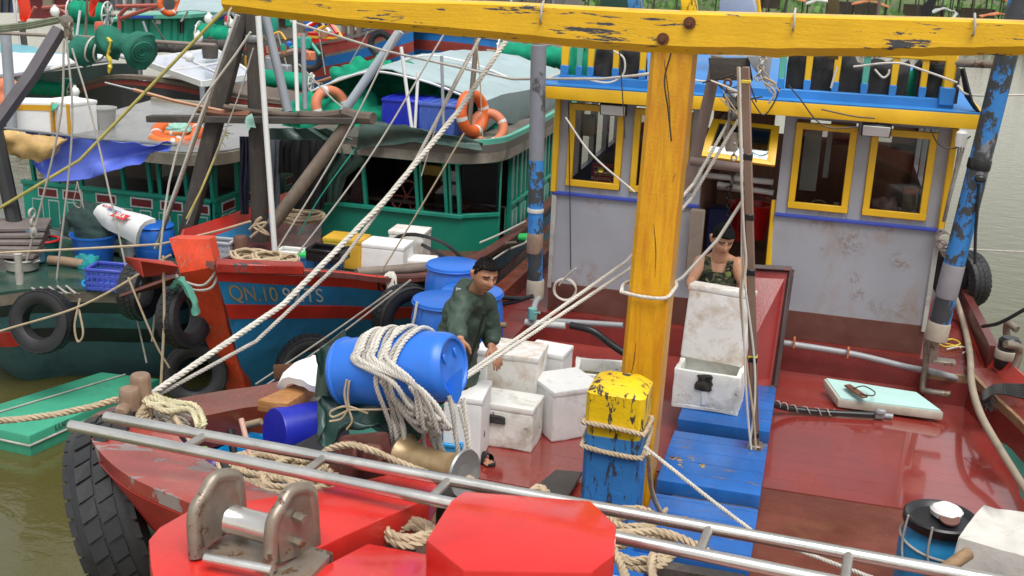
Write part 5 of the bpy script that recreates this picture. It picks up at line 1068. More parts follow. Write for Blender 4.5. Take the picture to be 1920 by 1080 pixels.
# left canopy with teal tarp
lc = thing("canopy", "teal and white tarp canopy over the boat at the far left", "canopy", PY(50, 110, 17))
f = spline([PY(-60, 140, 15.3), PY(20, 138, 15.3), PY(90, 127, 15.3), PY(150, 116, 15.4), PY(210, 108, 15.6)], 5); b = spline([PY(-60, 78, 18.5), PY(10, 80, 18.5), PY(60, 92, 18.5), PY(110, 112, 18.2), PY(180, 108, 18)], 5)
s = MB(); R0 = [[a.lerp(c, k/10) + V((0, 0, .12*math.sin(k/10*3.14))) for a, c in zip(f, b)] for k in range(11)]; s.m(1).sheet(R0[:5][::-1], .015, wob=.04); s.m(0).sheet(R0[4:][::-1], .015, wob=.04); s.build("cover", [mat("teal_tarp", (.13, .36, .42), .5, .12, 2, bump=.2), mat("white_tarp", (.62, .64, .68), .5, .06, 2, bump=.2)], lc, ang=80)
s = MB(); s.tube([p+V((0, -.03, -.03)) for p in f], .035, 7); s.build("front_pipe", greypole, lc); s = MB(); s.tube([PY(-20, 142, 15.3), PY(75, 135, 15.3), PY(160, 112, 15.2), PY(215, 103, 15.4), PY(250, 112, 16)], .03, 7); s.build("side_pipe", whitepole, lc)
poly("shade", [(-20, 150), (200, 120), (260, 120), (250, 175), (140, 230), (-20, 250)], 18.8, .15, mat("canopy_shade_dark", (.02, .035, .03), .9, .4, 2), lc)  # dark sheet standing in for the shade under the canopy
# orange heaps and post at far left
heap(PY(18, 200, 15.2), (.28, .2), .42, orangef, "faded orange buoy heap at the far left edge", "buoy", "buoy_heap", am=.05, sc=6)
line([PY(10, 58, 12.5), PY(16, 140, 12.4), PY(24, 262, 12.3)], .065, greypole, "upright grey pipe post at the far left edge", "post", "post", n=10)
line([PY(-12, 240, 11.0), PY(60, 140, 11.3), PY(112, 55, 11.6)], .085, mat("slate_grey_beam", (.105, .095, .105), .5, .15, 3, chip=.08, bump=.15), "thick slate grey beam slanting up to the pulley head at left", "beam", "beam", n=4)
s = MB(); p = PY(125, 40, 11.5); s.lathe([(0, -.07), (.06, -.06), (.075, 0), (.06, .06), (0, .07)], p, axis=(.4, -1, 0), n=14); s.torus(PY(133, 50, 11.4), .05, .012, axis=(1, .2, 0), n=14, m=6); s.box(PY(128, 62, 11.5), (.09, .07, .16), bev=.02); tag(s.build("pulley", rusty), "rusty pulley block at the head of the slate grey beam", "pulley")
line([PY(0, 62, 12.3), PY(130, 68, 12.3), PY(405, 85, 12.3)], .022, mat("brown_pipe", (.26, .21, .18), .5, .2, 3), "long thin pole carrying the rolled green net", "pole", "pole", n=8)
for k, (a, b) in enumerate((((-5, 54), (114, 36)), ((-5, 50), (112, 33)), ((-5, 58), (112, 40)))): line(spline([PY(*a, 11.9), PY(50, (a[1]+b[1])/2+3, 11.8), PY(*b, 11.6)], 4), .022, mat("mossy_bamboo", (.20, .22, .15), .8, .4, 5, dirt=.3), ["lower", "upper", "middle"][k] + " grey-green bamboo stick of the bundle at top left" if True else "", "bamboo_stick", "pole")
# rolled nets on the pole
nr = thing("net_roll", "dull green net roll tied on the long thin pole with yellow rag", "fishing net", PY(210, 95, 12.3))
s = MB(); pts = [PY(143, 98, 12.25), PY(160, 92, 12.2), PY(190, 84, 12.2), PY(215, 78, 12.2), PY(245, 86, 12.2), PY(270, 97, 12.15)]; sp_ = spline(pts, 5)
s.tube(sp_, [.10+.05*math.sin(i*.6)+.05*min(1, i/5)+(.03 if i > 17 else 0) for i in range(len(sp_))], 16); s.noise(.05, 6); s.noise(.02, 18)
for k in range(3): s.torus(PY(267, 97, 12.05), .05+.035*k, .012, axis=(.75, -.5, -.4), n=16, m=5)
s.build("net", netd, nr, ang=70)
for (x, y) in ((172, 92), (188, 92), (228, 76)): s = MB(); s.torus(PY(x, y, 12.2), .15 if x < 220 else .06, .012, axis=(.9, .1, -.25), n=18, m=5); s.build("tie", ropeW, nr)
s = MB(); s.tube(spline([PY(200, 72, 12.1), PY(206, 78, 12.05), PY(202, 100, 12.05), PY(207, 120, 12.05), PY(203, 138, 12.05)], 4), [.04, .03, .03, .025, .03, .02, .02, .03, .02, .02, .028, .02, .02, .03, .02, .02, .01], 6); s.noise(.02, 15); s.build("rag", ropeYb, nr)
fl = thing("lantern", "red and white lantern hanging on the long pole by the net roll", "lantern", PY(188, 70, 12.2))
s = MB(); s.lathe([(0, -.12), (.045, -.11), (.05, -.02), (.055, .0), (.055, .10), (.045, .13), (0, .13)], PY(187, 62, 12.15), n=12); s.build("body", mat("faded_red", (.60, .11, .06), .4), fl); s = MB(); s.lathe([(0, -.04), (.04, -.03), (.04, .03), (0, .04)], PY(189, 68, 12.09), n=10); s.build("lens", whitepl, fl)
# row of green cabins far behind
gc = thing("cabin", "bright green deckhouse with vents and blue roof edge, behind the rolled net", "deckhouse", PY(290, 90, 24))
gm = mat("bright_teal", (.015, .34, .22), .5, .15, 1, dirt=.15)
poly("wall", [(232, 34), (352, 32), (349, 92), (232, 92)], 24, 2.0, gm, gc); poly("roof", [(222, 28), (358, 27), (358, 34), (222, 36)], 23.8, 2.6, mat("cyan_blue_paint", (.03, .12, .48), .5) if False else teallite, gc); poly("blue_edge", [(224, 29), (285, 30), (285, 34), (224, 34)], 23.75, .06, mat("cobalt_edge", (.02, .06, .42), .5), gc)
for x in (247, 275, 300, 318, 330, 340): poly("stile", [(x, 36), (x+3, 36), (x+3, 90), (x, 90)], 23.97, .06, mat("teal_stile", (.012, .24, .16), .5), gc)
for x in (336, 341): poly("vent", [(x, 40), (x+1.6, 40), (x+1.6, 62), (x, 62)], 23.95, .06, darkroom, gc)
poly("notice", [(292, 37), (301, 37), (301, 45), (292, 45)], 23.95, .05, whitepl, gc)
gc2 = thing("cabin", "green deckhouse under the net drum, far left behind the pole", "deckhouse", PY(165, 70, 24.5)); poly("wall", [(138, 40), (212, 40), (210, 100), (138, 100)], 24.5, 2, gm, gc2); poly("roof", [(134, 36), (214, 36), (214, 41), (134, 41)], 24.4, 2.3, teallite, gc2)
rc = thing("cabin", "dark red wooden house far behind the red flag", "deckhouse", PY(100, 20, 30)); poly("wall", [(48, -40), (132, -40), (130, 35), (48, 35)], 30, 2, mat("dark_red_wall", (.17, .025, .03), .7, .2, .8), rc); poly("window", [(80, -8), (98, -8), (98, 11), (80, 11)], 29.9, .1, mat("straw_blind", (.30, .26, .18), .7), rc); poly("eave", [(40, -44), (140, -44), (140, -38), (40, -38)], 29.6, 2.6, greywood, rc)
for (x0, x1, y0, y1, cl, lab) in ((130, 300, -30, 20, (.16, .17, .18), "dull grey boathouse at the top edge behind the net drum"), (-40, 40, -30, 24, (.05, .08, .16), "navy deckhouse at the top left corner"), (340, 560, -30, 24, (.30, .36, .38), "long pale tarp roofed boat at the top behind the beam's end"), (560, 760, -40, 30, (.22, .20, .18), "grey timber boathouse behind the beam"), (760, 1050, -30, 40, (.20, .19, .17), "grey plank boathouse behind the net drum and beam")):
    t = thing("boathouse", lab, "boathouse", PY((x0+x1)/2, y1, 33)); poly("wall", [(x0, y0), (x1, y0), (x1, y1), (x0, y1)], 33, 3, mat("wall_%d" % (x0+100), cl, .7, .3, .6, dirt=.4, dirtcol=(.08, .07, .06), dscale=.8), t)
    for k in range(int((x1-x0)/16)): x = x0+k*16+random.uniform(0, 8); poly("batten", [(x, y0), (x+random.uniform(2, 6), y0), (x+3, y1), (x, y1)], 32.9, .12, random.choice([darkwood, greywood, greypole, whitepole]), t)
tt = thing("canopy", "pale blue tarp canopy near the beam's left end", "canopy", PY(390, 10, 22)); s = MB(); s.sheet([[PY(lerp(330, 430, j/8), lerp(20, 26, j/8)-3*math.sin(j/8*3.1), 21) for j in range(9)], [PY(lerp(345, 440, j/8), lerp(-14, -8, j/8)-4*math.sin(j/8*3.1), 23) for j in range(9)]][::-1], .02, wob=.05); s.build("cover", tarpl, tt, ang=80)
# net drums
def drum(px, py, Y, L, R, label, m=netg, ax=(1, .15, -.05)):
    t = thing("net_drum", label, "net drum", PY(px, py, Y)); B = basis(ax, (0, 0, 1)); s = MB(); n = 14
    s.lathe([(R*(.86+.16*abs(math.sin(i*1.3))), L*(i/n-.5)) for i in range(n+1)], (0, 0, 0), n=26, rot=B, bump=lambda a, z, j: R*.05*mnoise.noise(V((a*2, z*6, j*.3)))); s.build("net", m, t, world=False)
    for sg in (-1, 1):
        s = MB(); s.torus(B @ V((0, 0, sg*L*.52)), R*1.12, R*.06, n=26, m=6, rot=B)
        for k in range(4): a = k*.785; s.bar(B @ V((math.cos(a)*R*1.1, math.sin(a)*R*1.1, sg*L*.53)), B @ V((-math.cos(a)*R*1.1, -math.sin(a)*R*1.1, sg*L*.53)), .04, .03, bev=0)
        s.build("flange", whitepole, t, world=False)
    s = MB(); s.cyl(B @ V((0, 0, -L*.7)), B @ V((0, 0, L*.75)), R*.14, n=10); s.build("axle", rusty, t, world=False); return t
drum(168, 24, 22, .75, .24, "large green net drum behind the right red flag")
drum(405, 66, 20, .62, .20, "green net drum with white flanges behind the solar panels")
drum(1000, 104, 19.5, 1.15, .19, "long green net drum right of the pale canopy, by the grey pole")
drum(535, 150, 17, .8, .14, "small green net drum between the white poles and grey strut")
drum(85, 165, 17.5, .9, .13, "small striped green net drum under the teal canopy")
# red pipe frame beside the green cabin
fr = thing("gantry", "red painted pipe gantry over the green deckhouse behind", "gantry", PY(250, 40, 23))
for a, b in (((218, 12), (302, 10)), ((302, 8), (224, 36)), ((240, 12), (226, 26)), ((224, 26), (224, 58)), ((80, 15), (132, 12)), ((108, 14), (132, 30)), ((60, 25), (66, 13))): fr_s = pipe(a, b, 23, .045, None); fr_s.build("pipe", mat("faded_red_pipe", (.40, .10, .08), .5, .2), fr)
life_ring(PY(317, 8, 22.6), (.8, -.6, .05), .26, "orange lifebuoy hung above the green deckhouse behind")
for (x0, y0, pts, lab) in ((28, -12, [(26, -12), (48, -12), (56, 30), (44, 42), (34, 20)], "red cloth flag on a thin pole, left of two at top left"), (168, -12, [(166, -12), (185, -12), (180, 10), (173, 31), (166, 12)], "red cloth flag on a thin pole, right of two at top left")):
    t = thing("flag", lab, "flag", PY(x0, 30, 20.5)); cx_ = sum(p[0] for p in pts)/5; cy_ = sum(p[1] for p in pts)/5
    s = MB(); A = spline([PY(pts[0][0], pts[0][1], 20.5), PY(pts[4][0], pts[4][1], 20.5), PY(*pts[3], 20.5)], 5); Bq = spline([PY(pts[1][0], pts[1][1], 20.5), PY(pts[2][0], pts[2][1], 20.5), PY(pts[3][0]+2, pts[3][1], 20.5)], 5)
    s.sheet([[a.lerp(b, k/6)+V((0, .07*math.sin(k*1.2+i*.4), 0)) for i, (a, b) in enumerate(zip(A, Bq))] for k in range(7)], .01); s.build("cloth", redflag, t, ang=80)
    pipe((x0-4, -20), (x0+6 if x0 < 100 else x0-8, 85), 20.55, .025, None).build("pole", whitepole if x0 < 100 else greywood, t)
for k, (x, y, lab) in enumerate(((103, 22, "white lamp globe below the navy house"), (392, 36, "white bottle lamp near the beam's left end"), (430, 44, "cream lamp globe by the net drum"), (355, 108, "white bulb hanging at the solar panels' edge"), (141, 172, "white round float, upper of two, behind the foam boxes"), (141, 186, "white round float, lower of two, behind the foam boxes"), (372, 70, "white float at the net drum's left flange"))):
    s = MB(); r = .10 if y < 60 else .06; Y = 21 if y < 60 else 13.5; s.lathe([(0, -r), (r*.7, -r*.8), (r, 0), (r*.75, r*.7), (r*.35, r*1.0), (r*.3, r*1.4), (0, r*1.4)], PY(x, y, Y), n=14); tag(s.build("float" if 140 < x < 142 or x == 372 else "lamp_globe", whitepl), lab, "float" if 140 < x < 142 or x == 372 else "lamp")
# thin masts, stays and pipes of the boats behind
stays = [((40, 40), (52, 132), .05, darkwood), ((150, 20), (140, 100), .02, whitepole), ((205, 20), (194, 60), .02, greypole), ((268, 40), (285, 88), .02, greypole), ((285, 38), (318, 90), .015, wire), ((178, 100), (150, 180), .02, greypole), ((170, 172), (250, 158), .015, whitepole), ((430, 150), (560, 164), .02, whitepole), ((440, 178), (560, 172), .016, whitepole), ((500, 110), (575, 90), .06, mat("rust_pipe_grey", (.28, .20, .17), .5, .3)), ((560, 165), (640, 140), .03, copper), ((340, 40), (352, 22), .02, whitepole), ((520, 60), (545, 150), .012, ropeG), ((690, 60), (650, 130), .012, ropeG), ((596, 50), (610, 140), .012, ropeG)]
for k, (a, b, r, m_) in enumerate(stays): line([PY(*a, 18+k*.35), PY(*b, 18+k*.35)], r*1.1, m_, "thin spar or stay among the boats moored behind", "spar", "spar", group="spars and stays of the boats behind")
# clutter seen inside the boats behind
h3 = hullboat('b', 'grey working boat crowded with gear behind the dark mast', [(400, 70), (500, 70), (600, 80)], 0, 26, [(330, 60, .3), (420, 70, 0), (520, 74, 0), (600, 66, .3), (640, 60, .6)], ([mat('grey_hull_paint', (.13, .13, .125), .6, .35, 1.5, dirt=.4), bbr], [(.18, 0), (.1, 1), (1.2, 0)], greywood))
for (x0, y0, x1, y1, cl, lab) in ((455, 20, 500, 72, (.10, .22, .2), 'weathered teal deckhouse behind the dark mast'), (515, 24, 560, 74, (.27, .25, .22), 'pale board deckhouse right of the dark mast'), (380, 25, 440, 70, (.08, .08, .085), 'dark netted deckhouse behind the green net drum')):
    t = thing('cabin', lab, 'deckhouse', PY((x0+x1)/2, y1, 26.4)); poly('wall', [(x0, y0), (x1, y0), (x1, y1), (x0, y1)], 26.4, 1.5, mat('cabin_wall_%d' % x0, cl, .6, .3, 1, dirt=.35), t); poly('roof', [(x0-6, y0-5), (x1+6, y0-5), (x1+6, y0+1), (x0-6, y0+1)], 26.2, 1.9, greypole, t); poly('window', [(x0+8, y0+10), (x0+22, y0+10), (x0+22, y0+26), (x0+8, y0+26)], 26.35, .06, darkroom, t)
for k in range(84):
    x = random.uniform(380, 640) if k < 50 else random.uniform(60, 440); y = (random.uniform(30, 155) if x < 585 else random.uniform(40, 70)) if k < 50 else random.uniform(140, 208); Y = random.uniform(17.5, 24); p = PY(x, y, Y); s = MB(); r = random.uniform(.05, .16)
    if k % 3 == 0: s.box(p, (r*2, r*1.4, r*1.5), rotz(random.random()*3), bev=.02)
    elif k % 3 == 1: s.lathe([(0, -r), (r*.8, -r), (r*.9, 0), (r*.8, r), (r*.3, r*1.1), (r*.3, r*1.3), (0, r*1.3)], p, n=12)
    else: s.tube(spline([p+V((-r*2, 0, 0)), p+V((0, .1, r)), p+V((r*2, 0, -r*.5))], 4), r*.25, 6)
    nm, ct = (("box", "box"), ("jug", "jug"), ("pipe_piece", "pipe"))[k % 3]
    tag(s.build(nm, random.choice([whitepl, bluebar, netg, greypole, copper, redpl, blackpl, orangef, teal, darkwood, yelpl])), "small "+ct+" among the gear on the boats behind", ct, ct+" clutter on the boats behind")
# things above the beam, on the wheelhouse top behind
for (x, w_, y0, col_, lab) in ((1190, 22, -20, bollblu, "blue and yellow timber end standing on the beam left of the mast head"), (1292, 26, -20, bollyel, "yellow timber head standing on the beam above the mast"), (1560, 20, -30, mat("dark_olive_post", (.07, .05, .01), .5), "dark olive post rising behind the beam")):
    s = MB(); Y = 8.05 if x < 1400 else 9.5; s.hexa([PY(x-w_/2, 24, Y), PY(x+w_/2, 26, Y), PY(x+w_/2, 26, Y)+V((0, .16, 0)), PY(x-w_/2, 24, Y)+V((0, .16, 0))], [PY(x-w_/2-6, y0, Y), PY(x+w_/2-4, y0, Y), PY(x+w_/2-4, y0, Y)+V((0, .16, 0)), PY(x-w_/2-6, y0, Y)+V((0, .16, 0))], .01) if x != 1560 else s.hexa([PY(1552, 112, Y), PY(1572, 112, Y), PY(1572, 112, Y)+V((0, .1, 0)), PY(1552, 112, Y)+V((0, .1, 0))], [PY(1552, y0, Y), PY(1574, y0, Y), PY(1574, y0, Y)+V((0, .1, 0)), PY(1552, y0, Y)+V((0, .1, 0))], .006)
    tag(s.build("timber", col_), lab, "timber")
s = MB(); s.hexa([PY(1348, 28, 13), PY(1420, 30, 13), PY(1420, 30, 13)+V((0, .8, 0)), PY(1348, 28, 13)+V((0, .8, 0))], [PY(1352, -30, 13), PY(1402, -30, 13), PY(1402, -30, 13)+V((0, .8, 0)), PY(1352, -30, 13)+V((0, .8, 0))], .01); tag(s.build("locker", mat("lavender_grey", (.33, .36, .45), .5, .1)), "pale lavender locker standing on the wheelhouse roof behind the beam", "locker")
s = MB(); s.hexa([PY(1125, 40, 12.6), PY(1195, 60, 12.6), PY(1195, 60, 12.9), PY(1125, 40, 12.9)], [PY(1125, -30, 12.6), PY(1195, -30, 12.6), PY(1195, -30, 12.9), PY(1125, -30, 12.9)], .02); tag(s.build("screen", mat("dark_bottle_green", (.01, .05, .03), .6)), "dark green screen on the wheelhouse roof behind the beam", "screen")
for (a, b, r, m_, lab) in (((1795, 24), (1740, 100), .014, whitepole, "thin white pole crossing behind the beam's right part"), ((1890, -20), (1906, 60), .02, whitepole, "white rope stay dropping at the right edge past the beam"), ((1420, -10), (1428, 60), .02, trimyel, "thin yellow pole rising behind the beam"), ((1650, -10), (1640, 110), .015, greywood, "thin brown pole rising behind the beam")): line([PY(*a, 11), PY(*b, 11)], r, m_, lab, "pole", "pole")
s = MB(); s.sheet([[PY(1725, 15, 12), PY(1760, -20, 12)], [PY(1728, 45, 12), PY(1745, 30, 12)]], .01); tag(s.build("rag", netk), "black rag hanging behind the beam at right", "rag")
# ================================================================ gear on the main boat
def B_(*a): return V(a)
# pipe ladder laid across the bow
ld = thing("pipe_ladder", "long stainless pipe ladder laid across the bow in the foreground", "ladder", (-1.5, 4.6, 1.5))
n0, n1 = PZ(132, 798, 1.5), PZ(1510, 1080, 1.5); f0_, f1_ = PZ(198, 782, 1.5), PZ(1780, 1073, 1.5)
n1 = n0 + (n1-n0)*1.45; f1_ = f0_+(f1_-f0_)*1.3
for a, b in ((n0, n1), (f0_, f1_)):
    s = MB(); s.tube([a, a.lerp(b, .5), b], .029, 14); s.build("rail", steel, ld)
for k, (x, y) in enumerate(((347, 833), (567, 884), (807, 930), (1060, 985), (1310, 1032), (1583, 1082), (1860, 1140))):
    p = PZ(x, y+6, 1.5); t_ = (p.x-n0.x)/(n1.x-n0.x); a = n0.lerp(n1, t_); t2 = (a.x+.02-f0_.x)/(f1_.x-f0_.x)
    s = MB(); s.tube([a, f0_.lerp(f1_, t2)], .022, 10); s.build("rung", mat("dull_rung", (.40, .38, .35), .4, .15, 5, metal=.7, dirt=.3), ld)
# roller fairlead on the anchor beam
fl = thing("roller_fairlead", "rusty steel roller fairlead with two looped cheeks on the red anchor beam", "fairlead", PZ(480, 1050, 1.45))
zf = 1.455
for (a, b, c, d, e) in (((367, 1045), (364, 965), (405, 896), (440, 893), (452, 985)), ((507, 1068), (510, 985), (546, 922), (578, 920), (590, 1040))):
    A = PZ(*a, zf); pts = [A, PY(*b, A.y+.03), PY(*c, A.y+.15), PY(*d, A.y+.24), PY(*e, A.y+.29)]
    sp_ = spline([pts[0], pts[1], pts[1].lerp(pts[2], .5)+V((0, 0, .012)), pts[2]+V((0, 0, .002)), pts[3], pts[3].lerp(pts[4], .3)+V((.008, 0, 0)), pts[4]], 5)
    s = MB(); s.tube(sp_, .03, 10); s.build("cheek", rusty, fl)
    s = MB(); inn = sp_[4:-2:3] + [pts[4].lerp(A, .05)+V((0, 0, .02)), A.lerp(pts[4], .1)+V((0, 0, .02))]; cc = sum(inn, V())/len(inn); s.prism([p.lerp(cc, .05) for p in inn], (.022, 0, 0)); s.build("cheek_plate", rusty, fl)
ra, rb_ = PY(403, 965, 3.98), PY(525, 998, 3.98)
s = MB(); ax = (rb_-ra); L_ = ax.length; s.lathe([(.08, -.02), (.098, 0), (.085, .02), (.066, .05), (.060, L_*.5), (.064, L_-.05), (.085, L_-.01), (.09, L_)], ra, axis=ax, n=24); s.build("roller", mat("worn_steel_roller", (.66, .63, .58), .25, .12, 4, metal=.85, chip=.18, cscale=5, chipcol=(.30, .17, .09), dirt=.25, dirtcol=(.35, .24, .15)), fl)
s = MB(); s.tube([PY(385, 1046, 3.72), PY(510, 1070, 3.72)], .022, 10); s.build("guard_bar", steel, fl)
q = [PZ(352, 1050, zf-.01), PZ(456, 985, zf-.01), PZ(625, 1035, zf-.01), PZ(560, 1105, zf-.01)]; s = MB(); s.hexa([p-V((0, 0, .10)) for p in q], q, .006); s.build("base_plate", rusty, fl)
for (x, y) in ((555, 968), (550, 1013)):
    s = MB(); p = PY(x, y, 3.93); s.cyl(p, p+V((.05, -.02, 0)), .022, n=6); s.build("bolt", rusty, fl)
# bow bitt with rope
bz = PZ(248, 800, 1.14)
bt2 = thing("bow_bitt", "twin wooden bow bitt with cross pin, wrapped in tan mooring rope", "bitt", bz)
s = MB(); s.lathe([(.060, -.02), (.060, .20), (.055, .235), (.05, .24), (0, .24)], PZ(246, 800, 1.14), n=16); s.build("post", bwood := mat("bitt_wood", (.28, .18, .12), .6, .2, 5, grain=.4, gstretch=(8, 8, 1), dirt=.3, bump=.3), bt2)
s = MB(); s.lathe([(.060, -.02), (.060, .26), (.055, .285), (.05, .29), (0, .29)], PZ(262, 792, 1.14)+V((0, .03, 0)), n=16); s.build("post", bwood, bt2)
s = MB(); p = PZ(246, 800, 1.14)+V((0, 0, .13)); s.lathe([(.038, 0), (.038, .26), (.034, .275), (0, .275)], p+V((-.05, .12, 0)), axis=(.3, -1, .02), n=14); s.build("cross_pin", bwood, bt2)
s = MB(); pts = []
for i in range(56):
    a = i*.5; z = .03+.10*((i/56)) + .05*math.sin(a); pts.append(PZ(246, 800, 1.14)+V((math.cos(a)*(.085+.012*math.sin(i*1.1)), math.sin(a)*.085+.02, z)))
s.rope(spline(pts, 3), .019); tag(s.build("rope_wraps", ropeT), "tan rope wrapped thickly round the bow bitt", "rope")
line(sag(PZ(-30, 790, 1.1), PZ(222, 748, 1.22), .03), .021, ropeT, "thick tan mooring rope running left from the bow bitt over the water", twist=True)
for i, pts in enumerate((((262, 742), (300, 745), (340, 800), (372, 850), (400, 900)), ((270, 735), (320, 752), (350, 758), (375, 770), (380, 800)), ((270, 750), (310, 770), (350, 768), (370, 778)), ((275, 760), (325, 758), (365, 760), (383, 790), (378, 802)), ((280, 745), (330, 765), (360, 770), (372, 800)))):
    line(spline([PZ(x, y, 1.30-.04*k*(1 if i == 0 else .5)) for k, (x, y) in enumerate(pts)], 6), .018, ropeT if i < 1 else mat("pale_yellow_rope", (.52, .47, .30), .8, .2, 10, bump=.3), ["tan rope dropping from the bow bitt under the pipe ladder", "pale yellow rope turn over the rail log, first of four", "pale yellow rope turn over the rail log, second of four", "pale yellow rope turn over the rail log, third of four", "pale yellow rope turn over the rail log, fourth of four"][i], twist=True)
s = MB()
for k in range(46):
    a = PZ(random.uniform(270, 310), random.uniform(770, 792), 1.17); b = a+V((random.uniform(.02, .26), random.uniform(-.1, .06), random.uniform(-.02, .01))); s.tube(spline([a, a.lerp(b, .5)+V((0, random.uniform(-.04, .04), .03)), b], 4), .006, 4)
tag(s.build("frayed_rope", mat("frayed_fibre", (.50, .45, .38), .9, .2, 20), None), "frayed rope fibres lying at the foot of the bow bitt", "rope", kind="stuff")
s = MB(); c0 = PZ(288, 818, 1.18); s.torus(c0, .05, .012, axis=(.1, .2, 1), n=18, m=7, rot=Matrix.Rotation(.2, 3, 'X')); s.torus(c0+V((.10, .0, .0)), .045, .012, axis=(1, .3, .3), n=16, m=7); tag(s.build("shackle", rusty), "rusty chain shackle lying on the bow cap", "shackle")
# foredeck raised floor and inner planking of the port side
ip = MB(); lp_ = [p.copy() for p in a_] if False else None
lt2 = spline([PZ(345, 800, 1.05), PZ(450, 768, .98), PZ(525, 752, .90), V((-3.1, 7.8, .70)), V((-3.0, 9.3, .5))], 5)
ip.sheet([[p+V((.02, -.02, 0)) for p in lt2], [V((p.x+.05, p.y-.02, -.02)) for p in lt2]], .03); ip.build("port_planking", mat("inner_planking", (.13, .04, .03), .4, .3, 3, dirt=.35, bump=.25, planks=(2, .16, .6)), boat)
ip = MB(); ci2 = [p+V((0, .02, -.03)) for p in capi_s]; ip.sheet([ci2, [V((p.x+.05, p.y+.08, -.02)) for p in ci2]], .03); ip.build("bow_planking", MATS["inner_planking"], boat)
fd = MB(); fd.hexa([(-3.2, 4.6, 0), (-1.75, 4.3, 0), (-1.75, 6.55, 0), (-3.3, 6.55, 0)], [(-3.2, 4.6, .40), (-1.75, 4.3, .40), (-1.75, 6.55, .40), (-3.3, 6.55, .40)], .01); fd.build("bow_platform", oldplank, boat)
# winch with worn drum
wn = thing("winch", "dark red timber winch head with flared worn metal drum in front of the man", "winch", (-1.75, 5.4, .4))
s = MB(); s.hexa([PY(600, 905, 5.3), PY(745, 905, 5.3), PY(745, 905, 5.3)+V((0, .4, -.4)), PY(600, 905, 5.3)+V((0, .4, -.4))], [PY(640, 815, 5.3), PY(725, 808, 5.3), PY(735, 812, 5.6), PY(650, 815, 5.6)], .02); s.box(PY(655, 862, 5.25), (.10, .06, .22), bev=.015); s.box(PY(700, 868, 5.25), (.10, .06, .2), bev=.015); s.noise(.008, 9); s.build("housing", winred, wn)
da, db2 = PY(757, 856, 5.42), PY(866, 886, 5.28); ax = db2-da; L_ = ax.length*1.05
s = MB(); s.lathe([(.115, 0), (.128, .012), (.112, .03), (.088, .09), (.080, L_*.5), (.092, L_-.08), (.118, L_-.02), (.13, L_-.006)], da, axis=ax, n=30, cap=False); s.build("drum", bronze, wn)
s = MB(); s.lathe([(.128, .012), (.122, -.004), (0, 0)], da, axis=ax, n=30); s.build("flange", rusty, wn)
s = MB(); s.lathe([(.13, L_-.006), (.125, L_+.006), (.10, L_), (.0, L_-.012)], da, axis=ax, n=30); s.build("flange", mat("zinc_flange", (.36, .37, .36), .4, .15, 4, metal=.6, dirt=.25), wn)
s = MB(); s.cyl(da-ax.normalized()*.2, da, .045, n=12); s.build("shaft", rusty, wn)
s = MB(); s.cyl((-2.0, 5.5, .4), (-2.0, 5.5, 1.1), .09, n=8); s.cyl((-1.75, 5.6, 0), (-1.75, 5.6, 1.0), .08, n=8); s.build("stand", darkwood, wn)
# dark tarp under the barrel
s = MB(); T0 = [(598, 660), (640, 752), (700, 760), (770, 752), (832, 745)]; T1 = [(600, 745), (612, 800), (680, 805), (740, 800), (772, 850)]; T2 = [(608, 790), (608, 838), (650, 790), (735, 815), (760, 852)]
rows = []
for k, T in enumerate((T0, T1, T2)): rows.append(spline([PY(x, y, 5.52-.06*k+.06*math.sin(i*2.1+k)) for i, (x, y) in enumerate(T)], 6))
full_ = []
for k in range(13): t_ = k/12*2; i = min(1, int(t_)); full_.append([a.lerp(b, t_-i) for a, b in zip(rows[i], rows[i+1])])
s.sheet([[p+V((0, .35, .02)) for p in full_[0]]]+full_, .012, wob=.06, wscale=5); tag(s.build("tarp", mat("bottle_green_tarp", (.028, .068, .058), .38, .2, 3, bump=.3, bscale=12), None, ang=80), "dark green tarp tied under the lying blue barrel", "tarp")
s = MB(); rows = [[PY(598, 655, 5.6), PY(618, 648, 5.55), PY(632, 660, 5.6)], [PY(592, 700, 5.58), PY(612, 700, 5.5), PY(632, 705, 5.58)], [PY(592, 745, 5.6), PY(610, 742, 5.5), PY(636, 750, 5.58)]]
s.sheet([spline(r, 4) for r in rows], .012, wob=.03, wscale=8); tag(s.build("tarp", MATS["bottle_green_tarp"], None, ang=80), "folded dark green tarp end hanging left of the lying barrel", "tarp")
# lying blue barrel, cut open below
la, lb = PY(646, 697, 5.60), PY(850, 686, 5.50)
br = thing("barrel", "blue barrel lying on its side over the winch, draped with white rope", "barrel", la); ax = lb-la; L_ = ax.length
B0 = basis(ax, (0, 0, 1)); prof = [(.165, 0), (.182, .008), (.186, .02), (.176, .03), (.180, L_*.2), (.198, L_*.38), (.200, L_*.5), (.198, L_*.62), (.186, L_*.8), (.176, L_*.93), (.170, L_*.97), (.150, L_)]
s = MB(); n = 40; rings = []
for (r, z) in prof: rings.append([la + B0 @ V((math.cos(a)*r, math.sin(a)*r, z)) for a in [6.28318*(j/n) for j in range(n+1)]])
s.sheet(rings, .008); s.lathe([(.0, .004), (.165, 0)], la, rot=B0, n=40); s.build("body", bluebar, br)
s = MB(); s.lathe([(.150, L_), (.135, L_-.012), (.05, L_-.016), (0, L_-.012)], la, rot=B0, n=40, cap=False); s.torus(la+B0 @ V((0, 0, L_-.006)), .152, .012, rot=B0, n=36, m=6)
for a in (.8, -.8): s.box(la+B0 @ V((math.cos(a)*.085, math.sin(a)*.085, L_-.008)), (.05, .03, .012), B0, bev=.005)
s.build("end", bluebar, br)
s = MB(); q = [PY(840, 712, 5.42), PY(866, 690, 5.42), PY(864, 742, 5.4), PY(856, 758, 5.4), PY(838, 738, 5.42)]; s.prism(q, (0, .012, 0)); s.build("flap", bluebar, br)
